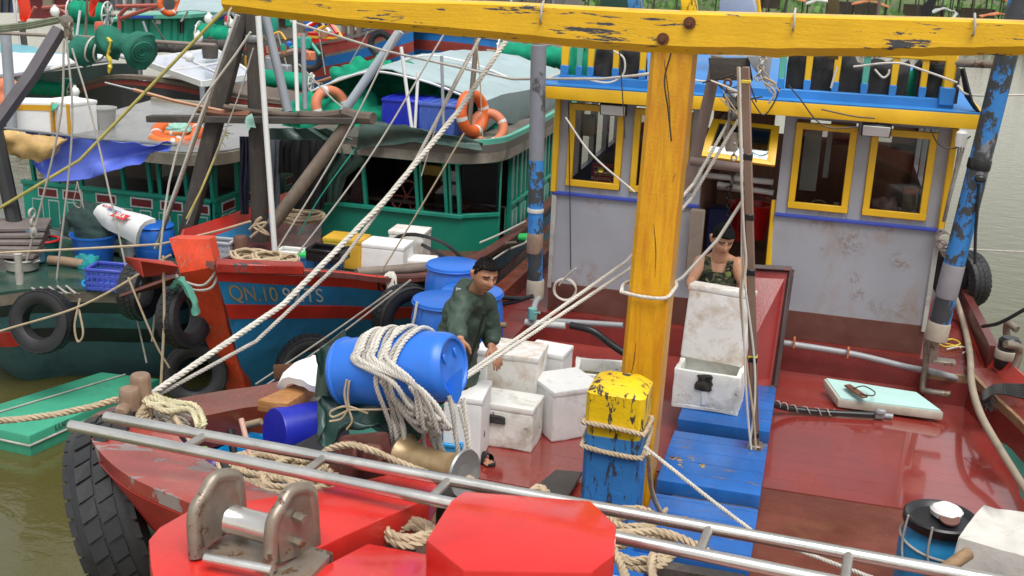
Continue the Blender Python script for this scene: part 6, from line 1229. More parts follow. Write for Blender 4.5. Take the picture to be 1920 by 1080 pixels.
p = PY(651, 712, 5.405); s = MB(); s.lathe([(.03, -.012), (.05, -.01), (.05, .006), (.02, .012), (.0, .006)], p+V((0, .012, 0)), axis=(0, -1, .2), n=20); s.build("grommet", blackpl, br)
for k, z in enumerate((L_*.28, L_*.8)): s = MB(); s.torus(la+B0 @ V((0, 0, z)), (.187 if k == 0 else .187), .004, rot=B0, n=40, m=5); s.build("seam", bluebar, br)
s = MB()
for pts in (((650, 712), (646, 740), (652, 770)), ((655, 714), (652, 745), (656, 772)), ((652, 770), (625, 782), (620, 772), (650, 762), (690, 775)), ((652, 768), (640, 785), (618, 790)), ((655, 770), (660, 790), (650, 805)), ((654, 768), (700, 768), (760, 766))): s.tube(spline([PY(x, y, 5.375) for x, y in pts], 5), .006, 5)
tag(s.build("tie_cord", ropeT), "thin tan cord knotted under the barrel's black grommet", "cord")
# white rope hank over the barrel
grp_ = "strands of the rope hank over the lying barrel"
tops = [700, 708, 716, 724, 733, 742, 752, 764, 776, 790, 800]
def rad_at(z):
    for (r0, z0), (r1, z1) in zip(prof, prof[1:]):
        if z0 <= z <= z1: return lerp(r0, r1, (z-z0)/max(1e-6, z1-z0))
    return .18
upv = B0.transposed() @ V((0, 0, 1)); a_up = math.atan2(upv.y, upv.x); fv = B0.transposed() @ V((.1, -1, 0)); a_f = math.atan2(fv.y, fv.x); dsg = 1 if ((a_f-a_up+math.pi) % (2*math.pi)-math.pi) > 0 else -1
for k, xt in enumerate(tops):
    z0 = ((xt-646)/(850-646))*L_; pts = []
    steep = k >= 8; aend = 95 if steep else 60; slide = -.10 if steep else .02
    for i in range(9):
        a = a_up + dsg*rad(lerp(-80, aend, i/8)); z = z0 + max(0, i-4)/4*slide; r = rad_at(max(0, min(L_, z)))+.017+.006*(k % 3); pts.append(la + B0 @ V((math.cos(a)*r, math.sin(a)*r, z)))
    if steep: pts += [PY(xt-52, 775, 5.38), PY(xt-42, 810, 5.42), PY(xt-46, 860, 5.46)]
    else:
        xb_ = lerp(775, 838, (k*7 % 8)/7); yb = lerp(768, 806, (k*5 % 8)/7)
        pts += [PY(lerp(xt, xb_, .45), 715, 5.25+.01*(k % 3)), PY(lerp(xt+10, xb_, .8), 755, 5.25+.012*(k % 3)), PY(xb_, yb, 5.27), PY(xb_+6, yb+7, 5.31), PY(xb_-8, yb+5, 5.36), PY(xb_-40, yb-30, 5.36), PY(xb_-70, yb-70, 5.33)]
    line(spline(pts, 6), .0135, ropeW if k % 3 else ropeG, "strand of off-white rope slung over the lying blue barrel", twist=True, group=grp_)
for i, (pts, lab) in enumerate(((((842, 742), (848, 770), (852, 800), (858, 850), (850, 880), (866, 880)), "grey rope loop hanging past the barrel's open end"), (((862, 760), (876, 820), (882, 880)), "twisted rope hanging from the barrel flap to the deck"), (((868, 745), (880, 830), (886, 900), (884, 970)), "second twisted rope hanging down beside the drum"), (((735, 770), (745, 830), (752, 870)), "left twisted rope end dropping to the winch drum"), (((752, 780), (758, 830), (760, 868)), "right twisted rope end dropping to the winch drum"))):
    line(spline([PY(x, y, 5.40) for x, y in pts], 6), .014, ropeW if i else ropeG, lab, twist=True)
for k in range(6): line(spline([PY(815+random.uniform(-12, 12), 780, 5.45), PY(805+random.uniform(-15, 20), 820, 5.5), PY(820+random.uniform(-20, 25), 868, 5.5)], 5), .014, ropeG, "dark grey rope tangled between hank and drum", group="dark rope tangle under the hank", twist=True)
# tan rope from platform over winch to drum
line(spline([PZ(545, 905, .62)+V((0, 0, .2)), PY(575, 882, 5.15), PY(610, 846, 5.12), PY(655, 834, 5.12), PY(700, 846, 5.12), PY(750, 868, 5.2), PY(800, 886, 5.2)], 8), .02, ropeT, "thick tan rope arching over the pipe ladder to the winch drum", twist=True)
line(spline([PZ(380, 862, .9), PZ(430, 885, .85), PZ(500, 890, .8), PZ(560, 882, .85), PY(580, 860, 5.3)], 8), .02, ropeT, "thick tan rope sagging across the blue tub", twist=True)
for i, (x, y, R, t_) in enumerate(((520, 915, .22, 6), (570, 912, .17, 5), (480, 892, .15, 4))): coil(PZ(x, y, 1.06), R, .019, t_+3, ropeT, ["big tan rope pile on the bow platform by the fairlead", "tan rope pile right of the big one, against the anchor beam", "tan rope pile left of the big one, under the ladder"][i], messy=.5)
# tubs, bucket, timber on the bow platform
bb_ = bucket(PY(560, 800, 6.1), .185, .38, bluedeep, "deep blue bucket lying on its side under the sawn planks", handle=False); bb_.rotation_euler = basis((.58, .78, -.16)).to_euler(); bb_.location = PY(514, 812, 5.72)
tbx = thing("tub", "large cyan blue tub full of gear under the pipe ladder", "tub", PZ(520, 905, .45))
c0 = PZ(520, 868, .82); s = MB(); outl = [(-.42, -.14), (-.34, -.22), (.36, -.22), (.44, -.14), (.44, .14), (.36, .22), (-.34, .22), (-.42, .14)]
s.beam([[V((c0.x+x*.85, c0.y+y*1.2, .42)) for x, y in outl], [V((c0.x+x, c0.y+y*1.4, .80)) for x, y in outl], [V((c0.x+x*1.06, c0.y+y*1.5, .81)) for x, y in outl], [V((c0.x+x*1.06, c0.y+y*1.5, .835)) for x, y in outl], [V((c0.x+x*.95, c0.y+y*1.33, .835)) for x, y in outl], [V((c0.x+x*.84, c0.y+y*1.17, .5)) for x, y in outl]]); s.build("shell", bluecyan, tbx)
s = MB(); s.lathe([(0, 0), (.17, .0), (.19, .01), (.19, .04), (.16, .05), (0, .045)], PY(598, 838, 5.75), axis=(.1, -.5, 1), n=26); tag(s.build("lid", blackpl), "round black lid beside the deep blue bucket", "lid")
for (p0, p1, r, m_, lab) in (((432, 805), (445, 900), .022, blackpl, "dark grey pipe standing in the blue tub, taller"), ((452, 785), (474, 872), .016, mat("pink_handle", (.55, .33, .27), .5, .1), "pinkish wooden handle sticking out of the blue tub"), ((385, 815), (490, 790), .022, mat("tan_bamboo", (.34, .26, .16), .6, .2, 4), "tan bamboo length under the rail log")):
    line([PY(*p0, 5.45 if r != .022 or m_ is blackpl else 6.2), PY(*p1, 5.35 if r != .022 or m_ is blackpl else 6.2)], r, m_, lab, "stick", "stick", n=10)
for (p0, p1, r, lab) in (((418, 868), (436, 898), .03, "short black pipe end by the tub, left"), ((445, 880), (462, 905), .026, "short black pipe end by the tub, right")): line([PY(*p0, 5.2), PY(*p1, 5.05)], r, blackpl, lab, "pipe_piece", "pipe", n=10)
s = MB(); s.box(PZ(368, 862, .95), (.16, .1, .14), rotz(.5), bev=.02); tag(s.build("box", mat("lime_box", (.20, .55, .10), .5)), "lime green box corner behind the bow cap", "box")
s = MB(); s.box(PZ(402, 880, .9), (.14, .1, .16), rotz(.4), bev=.03); tag(s.build("jug", mat("violet_jug", (.07, .04, .30), .4)), "violet plastic jug behind the bow cap", "jug")
heap(PZ(430, 893, .86), (.12, .1), .07, mat("fish_scraps", (.45, .44, .38), .6, .4, 20, bump=.5), "pale scraps of net and film behind the bow cap", "scraps", "scraps", am=.05, sc=20)
def plank(c4, z, th, m, lab, name="plank", bev=.006):
    q = [PZ(x, y, z) if not hasattr(z, '__len__') else PZ(x, y, zz) for (x, y), zz in zip(c4, z if hasattr(z, '__len__') else [z]*4)]
    s = MB(); s.hexa([p-V((0, 0, th)) for p in q], q, bev); return tag(s.build(name, m), lab, "plank" if name == "plank" else name)
plank([(482, 750), (538, 758), (592, 722), (560, 716)], (1.27, 1.27, 1.30, 1.30), .07, newwood, "fresh sawn orange timber lying across the rail by the barrel")
plank([(540, 762), (600, 772), (625, 748), (590, 738)], 1.2, .05, mat("grey_board", (.30, .27, .23), .6, .2, 4, grain=.4, gstretch=(3, 12, 12), bump=.3), "grey board under the fresh sawn timber")
s = MB(); s.hexa([PY(514, 712, 6.3), PY(568, 706, 6.3), PY(568, 706, 6.35), PY(514, 712, 6.35)], [PY(512, 684, 6.3), PY(572, 680, 6.3), PY(572, 680, 6.35), PY(512, 684, 6.35)], .006); tag(s.build("plank", oldplank), "brown plank end standing upright on the rail log", "plank")
s = MB(); rows = [[PY(528, 732, 6.0), PY(560, 722, 5.95), PY(600, 735, 5.9)], [PY(535, 708, 6.1), PY(570, 700, 6.1), PY(605, 695, 6.05)], [PY(560, 695, 6.25), PY(590, 680, 6.25), PY(610, 672, 6.2)]]
s.sheet([spline(r, 4) for r in rows], .05, wob=.05, wscale=6); tag(s.build("foam_sheet", styro), "bent white foam sheet behind the sawn timber", "foam sheet")
foam_box(PZ(590, 812, .42)+V((0, .1, 0)), (.42, .3, .36), .2, m=styrod, label="grey-white foam box under the grey board behind the bucket")

# ---------------------------------------------------------------- foam boxes amidships
fb = foam_box(V((PZ(930, 838, 0).x, PZ(930, 838, 0).y+.16, 0)), (.60, .34, .33), -.02, m=styromoss, label="filthy foam box with a dark square hole in its front, nearest the deck's middle", warp=.008)
s = MB(); q = PZ(930, 838, 0); 
s.box(V((q.x, q.y-.02, .25)), (.14, .03, .07), bev=.01); bmesh.ops.subdivide_edges(s.bm, edges=[e for e in s.bm.edges if e.calc_length() > .04], cuts=3, use_grid_fill=True); s.noise(.012, 25); tag(s.build("hole_patch", mat("dark_hole_patch", (.03, .03, .03), .6)), "dark patch standing in for the hole in the filthy foam box front", "patch")  # dark lump added on the box face to stand in for its hole
foam_box(PZ(938, 812, 0)+V((0, .35, 0)), (.50, .40, .60), .03, m=styrod, label="tall stained foam box standing on end behind the filthy one", warp=.008)
foam_box(PZ(882, 812, 0)+V((0, .42, 0)), (.10, .42, .62), .05, m=styro, label="white foam slab standing left of the tall stained box")
foam_box(PZ(1002, 790, 0)+V((0, .45, .18)), (.34, .3, .30), -.1, m=styro, label="white foam box peeping out right of the tall stained one")
foam_box(PZ(1034, 828, 0)+V((.03, .30, 0)), (.46, .46, .40), .72, m=mat("foam_white_moss", (.80, .80, .78), .75, .06, 5, dirt=.22, dirtcol=(.25, .24, .12), dscale=5, dstretch=(1, 1, 1), bump=.3, spec=.25), label="white foam box turned corner-on, left of the bollard", warp=.008)
foam_box(PZ(1118, 775, 0)+V((0, .35, 0)), (.56, .44, .31), .15, m=styromoss, open_=True, label="open foam box with mossy dark inside, behind the bollard", warp=.010)
s = MB(); s.box(PZ(1118, 775, 0)+V((0, .35, .18)), (.44, .33, .02), rotz(.15), bev=0); s.noise(.02, 8); tag(s.build("slurry", moss), "dark mossy slurry inside the open foam box", "slurry")
foam_box(PZ(858, 872, 0)+V((0, .22, 0)), (.30, .42, .52), .1, m=styro, label="white foam box half hidden behind the winch drum")
fb2 = foam_box(V((PZ(1322, 772, .205).x, PZ(1322, 772, .205).y+.2, .206)), (.56, .40, .345), -.05, m=styromoss, open_=True, label="mossy open foam box standing on the far blue hatch cover", warp=.009)
s = MB(); q = V((PZ(1322, 772, .205).x, PZ(1322, 772, .205).y-.005, .206)); s.box(q+V((-.03, 0, .26)), (.13, .03, .14), bev=.02); bmesh.ops.subdivide_edges(s.bm, edges=[e for e in s.bm.edges if e.calc_length() > .06], cuts=4, use_grid_fill=True); s.noise(.022, 22); tag(s.build("notch", mat("dark_notch", (.04, .035, .025), .8)), "dark broken notch in the mossy foam box", "notch")
s = MB(); s.box(q+V((-.02, -.002, .12)), (.045, .012, .12), bev=.006); tag(s.build("tape_strip", whitepl), "white tape strip down the mossy foam box", "tape")
hb_ = foam_box(V((-.66, 9.60, .545)), (.54, .20, .60), 0, m=styrod, rot=(-.10, .02, -.12), label="stained foam box stood on end, held by the man in camouflage", warp=.006)
# ---------------------------------------------------------------- barrels by the man
barrel(V((PY(832, 600, 9.35).x, 9.35, 0)), .30, .90, "blue barrel left of the man in green, nearest one", bluebar, lid=False)
barrel(V((PY(872, 600, 9.55).x, 9.75, 0)), .30, .88, "blue barrel right of the man in green, with white cord", bluebar, lid=False)
barrel(V((PY(846, 560, 10.2).x, 10.25, .05)), .28, .92, "blue barrel farthest back behind the man in green", bluebar, lid=False)
line(spline([PY(914, 575, 9.4), PY(930, 600, 9.4), PY(934, 650, 9.4), PY(928, 660, 9.4), PY(915, 620, 9.4)], 6), .010, ropeW, "white cord hanging on the blue barrel right of the man")
line(spline([PY(782, 566, 9.1), PY(776, 600, 9.08), PY(764, 640, 9.1)], 5), .012, ropeW, "white cord hanging left of the nearest blue barrel")
crate(PZ(842, 862, .02), .20, .16, .16, mat("sky_crate", (.02, .30, .65), .4), "small sky blue crate with square holes behind the drum", .1)
# ---------------------------------------------------------------- leaning red hatch door
dr = thing("hatch_door", "red hatch door with dark frame leaning beside the wheelhouse doorway", "door", (-.4, 10.6, 0))
c4 = [PZ(1362, 742, .04), PZ(1450, 727, .04), PY(1482, 506, 10.95), PY(1368, 500, 10.95)]; nrm = (c4[1]-c4[0]).cross(c4[3]-c4[0]).normalized()
s = MB(); s.hexa(c4, [p-nrm*.03 for p in c4], 0); s.build("leaf", mat("hatch_red", (.25, .028, .025), .3, .25, 2, chip=.18, cscale=4, chipcol=(.09, .04, .035), dirt=.2, bump=.2), dr)
for a, b in zip(c4, c4[1:]+c4[:1]): s = MB(); s.bar(a+nrm*.015, b+nrm*.015, .05, .045, up=nrm); s.build("frame_bar", mat("charred_frame", (.05, .03, .028), .5, .4, 4, chip=.2, chipcol=(.2, .05, .04), bump=.3), dr)
# mint foam lid on deck
ml = thing("foam_slab", "mint green topped foam slab with brown wooden handle lying on the red deck", "foam slab", PZ(1660, 760, 0))
tq = [PZ(1543, 708, .16), PZ(1722, 736, .15), PZ(1771, 772, .12), PZ(1572, 748, .10)]
s = MB(); s.hexa([p-V((0, 0, .09)) for p in tq], [p-V((0, 0, .004)) for p in tq], .02); s.noise(.006, 7); s.build("slab", mat("lid_side_foam", (.50, .46, .38), .7, .15, 5, dirt=.4, dirtcol=(.25, .2, .13), bump=.3), ml)
s = MB(); cc = sum(tq, V())/4; s.hexa([p.lerp(cc, .05)-V((0, 0, .01)) for p in tq], [p.lerp(cc, .06)+V((0, 0, .006)) for p in tq]); s.build("top", mint, ml)
s = MB(); s.bar(PZ(1588, 722, .18), PZ(1622, 745, .165), .07, .02); s.build("handle", oldplank, ml); s = MB(); s.tube(spline([PZ(1600, 728, .19), PZ(1620, 724, .20), PZ(1640, 735, .19), PZ(1635, 742, .18), PZ(1612, 738, .19)], 5), .006, 5); s.build("wire", wire, ml)
line(spline([PZ(1448, 758, .12), PZ(1480, 766, .06), PZ(1530, 772, .04), PZ(1600, 776, .04), PZ(1640, 778, .04)], 6), .028, blackpl, "black hose with rope winding lying on the red deck", "hose", "hose", n=10)
s = MB(); sp_ = spline([PZ(1455, 757, .12), PZ(1485, 765, .07), PZ(1530, 771, .05), PZ(1565, 774, .05)], 14); fr_ = frames(sp_); s.tube([p+u*math.cos(i*.9)*.032+v*math.sin(i*.9)*.032 for i, (p, (t_, u, v)) in enumerate(zip(sp_, fr_))], .005, 4); tag(s.build("rope_winding", ropeG), "thin grey cord wound round the black deck hose", "cord")
s = MB(); s.tube([PZ(1640, 778, .04), PZ(1656, 779, .04), PZ(1657, 779, .04), PZ(1674, 781, .04)], [.036, .036, .024, .024], 12); s.box(PZ(1652, 772, .09), (.08, .05, .04), bev=.008); tag(s.build("coupling", pvc), "grey pipe coupling at the end of the black deck hose", "coupling")
line(spline([PY(1786, 545, 12.6), PZ(1805, 600, .34), PZ(1818, 660, .35), PZ(1822, 720, .36), PZ(1838, 775, .32), PZ(1868, 830, .25), PZ(1905, 890, .2), PZ(1950, 960, .2)], 8), .032, hose, "long tan hose running along the right side deck", "hose", "hose", n=10)
plank([(985, 928), (1042, 880), (1092, 884), (1060, 938)], (.1, .06, .06, .1), .03, mat("dark_board", (.055, .05, .045), .4, .3, 3, grain=.3, gstretch=(3, 3, 9), chip=.15, chipcol=(.2, .1, .06)), "dark perforated board lying on the deck by the bollard")
# ---------------------------------------------------------------- poles and rigging
gp = PZ(1416, 838, .2)
st_ = thing("steel_post", "brown steel post with taped cables standing on the corner of the hatch", "post", gp)
tp_ = PY(1398, 125, gp.y+.15)
s = MB(); s.bar(gp, tp_, .062, .062, up=(0, 1, 0), bev=.008); s.build("tube", mat("brown_steel", (.21, .135, .10), .5, .2, 3, dirt=.25, bump=.15), st_)
for (y, m_) in ((395, blackpl), (498, blackpl), (660, ropeYb), (664, blackpl), (285, blackpl), (151, ropeYb), (812, blackpl)):
    t_ = (838-y)/(838-125); p = gp.lerp(tp_, t_); s = MB(); s.box(p, (.070, .070, .05 if m_ is blackpl else .03), bev=.006); s.build("tape_band", m_, st_)
for k, (dx, m_) in enumerate(((-.045, ropeW), (-.052, ropeT), (-.04, ropeW))):
    pts = []
    for i in range(15): t_ = i/14; p = gp.lerp(tp_, t_); pts.append(p+V((dx+.03*math.sin(t_*9+k*2)*(1-t_)+(.04*math.sin(t_*3.14*2+k) if t_ < .5 else 0), -.045-.01*k, 0)))
    line(spline(pts, 4), .009, m_, ["left cable taped along the brown steel post", "middle tan cable taped along the brown steel post", "right cable taped along the brown steel post"][k], "cable", "cable")
s = MB(); s.box(gp+V((0, 0, -.02)), (.12, .12, .1), bev=.01); s.build("foot", rusty, st_)
line([PY(1345, 105, 9.9), PY(1330, 180, 9.9), PY(1288, 360, 9.8)], .05, mat("rust_pipe", (.20, .14, .12), .5, .2, 3, dirt=.3), "brown pipe leaning behind the yellow mast", "pipe", "pipe", n=10)
line([PY(1296, 302, 9.6), PY(1398, 316, 9.5)], .038, MATS["rust_pipe"], "short brown pipe from mast to steel post", "pipe", "pipe", n=10)
bx = thing("derrick_head", "dark timber derrick head with grey cheek block under the cross beam", "derrick", PY(1390, 140, 9.2))
s = MB(); s.hexa([PY(1332, 150, 9.2), PY(1412, 152, 9.2), PY(1412, 150, 9.8), PY(1332, 150, 9.8)], [PY(1328, 108, 9.2), PY(1405, 108, 9.2), PY(1405, 108, 9.8), PY(1328, 108, 9.8)], .01); s.build("frame", darkwoodh, bx)
s = MB(); s.hexa([PY(1412, 128, 9.1), PY(1440, 160, 9.1), PY(1440, 160, 9.2), PY(1412, 128, 9.2)], [PY(1400, 105, 9.1), PY(1448, 105, 9.1), PY(1448, 105, 9.2), PY(1400, 105, 9.2)], .008); s.build("cheek", greypole, bx)
def chain(a, b, n, r, lab, m=rusty):
    s = MB(); a, b = V(a), V(b); d = b-a
    for i in range(n): s.torus(a+d*((i+.5)/n), d.length/n*.55, r, axis=(1, 0, 0) if i % 2 else (0, 1, 0), n=12, m=5)
    return tag(s.build("chain", m), lab, "chain")
chain(PY(1365, 150, 9.1), PY(1363, 195, 9.1), 4, .011, "short rusty chain under the derrick head", mat("rust_chain", (.18, .09, .05), .6, metal=.5))
chain(PY(1378, 255, 9.1), PY(1376, 300, 9.1), 5, .008, "short steel chain under the pulley block", steel)
chain(PY(1432, 106, 9.05), PY(1420, 150, 9.05), 5, .010, "chain hanging from the grey cheek block", steel)
chain(PY(1366, 350, 11.6), PY(1368, 420, 11.6), 9, .008, "dark chain hanging inside the doorway", wire)
pb = thing("pulley_block", "grey wooden pulley block hanging under the derrick head", "pulley", PY(1380, 220, 9.1))
s = MB(); c = PY(1380, 212, 9.1)
for sg in (-1, 1): s.box(c+V((sg*.045, 0, -.06)), (.022, .10, .26), bev=.02)
s.build("cheeks", mat("grey_block", (.22, .20, .18), .6, .2, 5, bump=.3), pb); s = MB(); s.lathe([(.05, -.03), (.06, -.025), (.05, 0), (.06, .025), (.05, .03)], c+V((0, 0, .0)), axis=(1, 0, 0), n=16); s.lathe([(0, -.05), (.06, -.03), (.065, .04), (.03, .08), (0, .09)], c+V((-.02, -.02, .09)), n=12); s.build("sheave", zinc, pb)
s = MB(); q = c+V((0, -.01, -.2)); s.hexa([q+V((-.05, -.01, -.10)), q+V((.03, -.01, -.10)), q+V((.03, .03, -.10)), q+V((-.05, .03, -.10))], [q+V((-.09, -.01, .05)), q+V((.05, -.01, .05)), q+V((.05, .03, .05)), q+V((-.09, .03, .05))], .008); s.build("hook_plate", mat("pale_plate", (.40, .35, .30), .6, .2, 5, dirt=.3), pb)
for k in range(12):
    a = PY(random.uniform(1345, 1440), random.uniform(140, 185), 9.0); s = MB(); s.tube(spline([a, a+V((random.uniform(-.15, .15), 0, random.uniform(-.12, .04))), a+V((random.uniform(-.2, .2), 0, random.uniform(-.2, .08)))], 5), random.choice([.006, .009, .004]), 5); tag(s.build("rope_end", random.choice([ropeG, ropeW, wire, ropeT])), "loose rope end tangled under the derrick head", "rope", "tangled rope ends under the derrick head")
# blue peeling poles at each side of the wheelhouse
p1 = thing("side_pole", "peeling grey and blue pole left of the wheelhouse", "pole", PY(1005, 560, 10.7))
s = MB(); pts = [PY(1003, 555, 10.7), PY(1004, 420, 10.7), PY(1006, 300, 10.72), PY(1010, 85, 10.75)]; s.tube(pts[:3], [.075, .075, .075], 16); s.build("lower_tube", bluepole, p1); s = MB(); s.tube([pts[2], pts[3]], [.076, .074], 16); s.build("upper_tube", greybluepole, p1)
s = MB(); s.lathe([(.085, -.03), (.09, 0), (.088, .14), (.08, .16)], PY(1003, 553, 10.7), n=16); s.build("base_collar", mat("concrete_collar", (.38, .33, .26), .8, .2, 5, dirt=.3), p1)
s = MB(); s.lathe([(.079, -.02), (.083, 0), (.079, .02)], PY(1004, 394, 10.7), n=16); s.build("band", ropeW, p1)
s = MB(); s.lathe([(.078, -.10), (.081, -.09), (.081, .09), (.078, .1)], PY(1003, 455, 10.7), n=16); s.build("rust_sleeve", mat("rust_sleeve", (.26, .17, .12), .7, .3, 5, dirt=.4, bump=.3), p1)
p2 = thing("side_pole", "dark blue peeling pole leaning out right of the wheelhouse", "pole", PY(1752, 640, 10.6))
pa, pz_ = PY(1754, 636, 10.6), PY(1890, 92, 10.6)
s = MB(); s.tube([pa, pa.lerp(pz_, .25), pa.lerp(pz_, .5), pz_, pa.lerp(pz_, 1.3)], .092, 18); s.build("tube", bluepole, p2)
ax = (pz_-pa).normalized(); L_ = (pz_-pa).length
s = MB(); s.lathe([(.10, 0), (.104, .01), (.102, .15), (.094, .17)], pa, axis=ax, n=18); s.build("base_collar", MATS["concrete_collar"], p2)
s = MB(); s.lathe([(.094, L_*.155), (.097, L_*.16), (.097, L_*.27), (.094, L_*.275)], pa, axis=ax, n=18); s.build("grey_sleeve", mat("grey_sleeve", (.24, .23, .25), .6, .2, 4, chip=.3, chipcol=(.1, .1, .13), bump=.3), p2)
s = MB(); s.lathe([(.096, L_*.605), (.10, L_*.61), (.10, L_*.635), (.096, L_*.64)], pa, axis=ax, n=18); s.box(PY(1838, 335, 10.5), (.09, .05, .06), bev=.015); s.build("strap", blackpl, p2)
line(spline([PY(1836, 345, 10.5), PY(1832, 400, 10.5), PY(1829, 440, 10.5), PY(1828, 495, 10.5)], 6), .014, blackpl, "black twisted strap hanging from the leaning blue pole", "strap", "strap")
s = MB(); s.bar(pa-V((0, 0, .22)), pa, .07, .07, up=(0, 1, 0)); s.box(pa-V((-.1, 0, .2)), (.2, .12, .03), bev=.004); tag(s.build("bracket", rusty), "rusty bracket under the leaning blue pole", "bracket")
# chain and ropes hanging between wheelhouse corner and pole
for k in range(3): line(spline([PY(1800+k*6, 262, 10.9), PY(1790+k*3, 320, 10.9), PY(1776+k*2, 380, 10.9), PY(1768+k*2, 415, 11)], 6), .010, ropeG if k else zinc, ["galvanised chain-like rope at the wheelhouse's right corner", "grey rope at the wheelhouse's right corner, inner", "grey rope at the wheelhouse's right corner, outer"][k], twist=True)
for k in range(5): s = MB(); a = PY(1775+random.uniform(-8, 15), 445+k*8, 11.2); s.torus(a, random.uniform(.05, .1), .012, axis=(random.random(), 1, random.random()), n=16, m=5); tag(s.build("rope_turn", ropeG), "grey rope turn hung behind the wheelhouse's right corner", "rope", "rope turns behind the wheelhouse corner")
# white PVC pipes, hoses along the raised deck
def pp(pts, r, m, lab): line(pts, r, m, lab, "pipe", "pipe", n=12)
pp(spline([PY(1470, 643, 11.0), PY(1600, 664, 11.0), PY(1700, 688, 11.0), PY(1760, 700, 10.7), PZ(1815, 716, .18)], 5), .030, pvc, "long grey pipe along the foot of the wheelhouse")
for (x, y) in ((1489, 642), (1590, 661)): s = MB(); s.box(PY(x, y, 10.96), (.02, .07, .10), bev=.003); tag(s.build("clip", mat("copper_clip", (.45, .16, .08), .5)), ("left" if x < 1500 else "right")+" copper clip on the long grey pipe", "clip")
pp(spline([PY(1738, 625, 10.75), PY(1736, 680, 10.75), PY(1730, 728, 10.7), PY(1742, 734, 10.65), PY(1782, 740, 10.6)], 5), .03, rusty, "rusty drain pipe with elbow at the wheelhouse's right corner")
pp(spline([PY(1028, 612, 10.6), PY(1030, 603, 10.6), PY(1040, 602, 10.6), PY(1168, 610, 10.6)], 6), .028, pvc, "grey pipe along the left raised deck behind the mast")
pp(spline([PZ(945, 605, .15), PZ(985, 605, .15)], 4), .04, blackpl, "short black pipe joint on the left deck edge")
pp([PY(985, 604, 9.9), PY(1060, 611, 9.9)], .032, mat("white_pipe", (.55, .55, .53), .4), "white pipe with clamps on the left deck edge")
line(spline([PY(1070, 610, 9.85), PY(1110, 620, 9.8), PY(1145, 645, 9.8), PY(1170, 662, 9.8)], 6), .034, blackpl, "black hose curving from the white pipe to the mast", "hose", "hose", n=10)
pp(spline([PY(998, 610, 9.9), PY(1000, 585, 9.9), PY(1004, 568, 10.1), PY(1010, 560, 10.3)], 5), .028, pvc, "grey pipe elbow rising at the left side pole")
s = MB(); s.tube([PY(998, 597, 9.88), PY(999, 578, 9.88)], .042, 12); s.tube([PY(1002, 588, 9.82), PY(1012, 586, 9.8)], .012, 6); tag(s.build("valve", mat("pale_teal_valve", (.18, .42, .38), .5)), "pale teal ball valve with pink lever on the left pipe", "valve")
pp([PY(885, 607, 9.7), PY(950, 610, 9.7)], .026, woodedge, "tan rod along the left deck edge"); pp([PY(890, 640, 9.6), PY(968, 645, 9.6)], .022, zinc, "dull metal rod under the left deck edge")
# coil of cable on the wall
cl_ = coil(PY(1060, 542, 11.2), .115, .009, 5, ropeW, "coil of white cable hung on the grey wheelhouse wall", axis=(0, -1, 0), messy=.12, big=False); line(spline([PY(1066, 190, 11.22), PY(1068, 330, 11.24), PY(1070, 505, 11.24)], 6), .006, wire, "dark cable running down the wheelhouse wall to the coil", "cable", "cable")
s = MB(); s.tube(spline([PY(1048, 535, 11.18), PY(1065, 515, 11.16), PY(1080, 503, 11.14)], 4), .008, 6); tag(s.build("cable_end", ropeW), "loose end of the white cable coil on the wall", "cable")
# floodlights under the eave
for (x, y, Y, lab) in ((1150, 205, 11.05, "left floodlight under the wheelhouse eave"), (1643, 244, 11.0, "right floodlight under the wheelhouse eave")):
    t = thing("floodlight", lab, "floodlight", PY(x, y, Y)); R_ = Matrix.Rotation(rad(20), 3, 'X'); c = PY(x, y, Y)
    s = MB(); s.box(c, (.26, .045, .125), R_, bev=.01); s.build("housing", blackpl, t); s = MB(); s.box(c+V((0, -.024, -.008)), (.235, .012, .10), R_, bev=.004); s.build("lens", lampmat, t)
    s = MB(); s.bar(c+V((0, .03, .06)), c+V((0, .12, .1)), .03, .02); s.build("bracket", blackpl, t)
# things on the shelves behind the windows
s = MB(); c = PY(1133, 326, 11.36); cb_ = thing("biscuit_box", "red biscuit box lying upside down behind the left window", "box", c)
s.box(c, (.25, .09, .20), bev=.004); s.build("carton", mat("carton_red", (.50, .03, .025), .5, .1), cb_)
s = MB(); s.box(c+V((.0, -.047, .035)), (.20, .006, .09), bev=.0); s.build("picture", mat("carton_cream", (.50, .36, .20), .6, .5, 30), cb_)
text("box_letters", "ChocoPie", whitepl, c+V((.0, -.05, -.045)), (-1, 0, 0), (0, 0, -1), .065, cb_)
for k in range(4): s = MB(); s.lathe([(0, -.022), (.03, -.02), (.034, 0), (.03, .02), (0, .022)], c+V((-.07+.045*k, -.052, .035+.012*(k % 2))), axis=(0, -1, .3), n=12); s.build("pie", mat("choc", (.09, .04, .02), .5) if k != 1 else ropeYb, cb_)
s = MB(); c = PY(1703, 392, 11.5); jr = thing("jar", "clear jar with orange lid behind the right window", "jar", c); s.lathe([(.062, 0), (.07, .02), (.07, .12), (.06, .15)], c, n=20); s.build("glass", mat("jar_sweets", (.30, .26, .16), .4, .6, 20), jr); s = MB(); s.lathe([(.066, .15), (.068, .2), (.05, .21), (0, .21)], c, n=20); s.build("lid", orange, jr)
heap(PY(1660, 392, 11.45), (.12, .1), .10, mat("pink_bag", (.55, .36, .38), .5, .3, 14, bump=.4), "crumpled pink bag behind the right window", "bag", "bag", am=.05, sc=14)
s = MB(); s.box(PY(1690, 396, 11.5), (.25, .2, .03), rotz(.2), bev=.004); tag(s.build("tray", whitepl), "white tray under the jar behind the right window", "tray")
s = MB(); s.box(PY(1568, 384, 11.42), (.05, .02, .05), bev=.004); tag(s.build("socket", whitepl), "small white socket behind the middle right window", "socket")
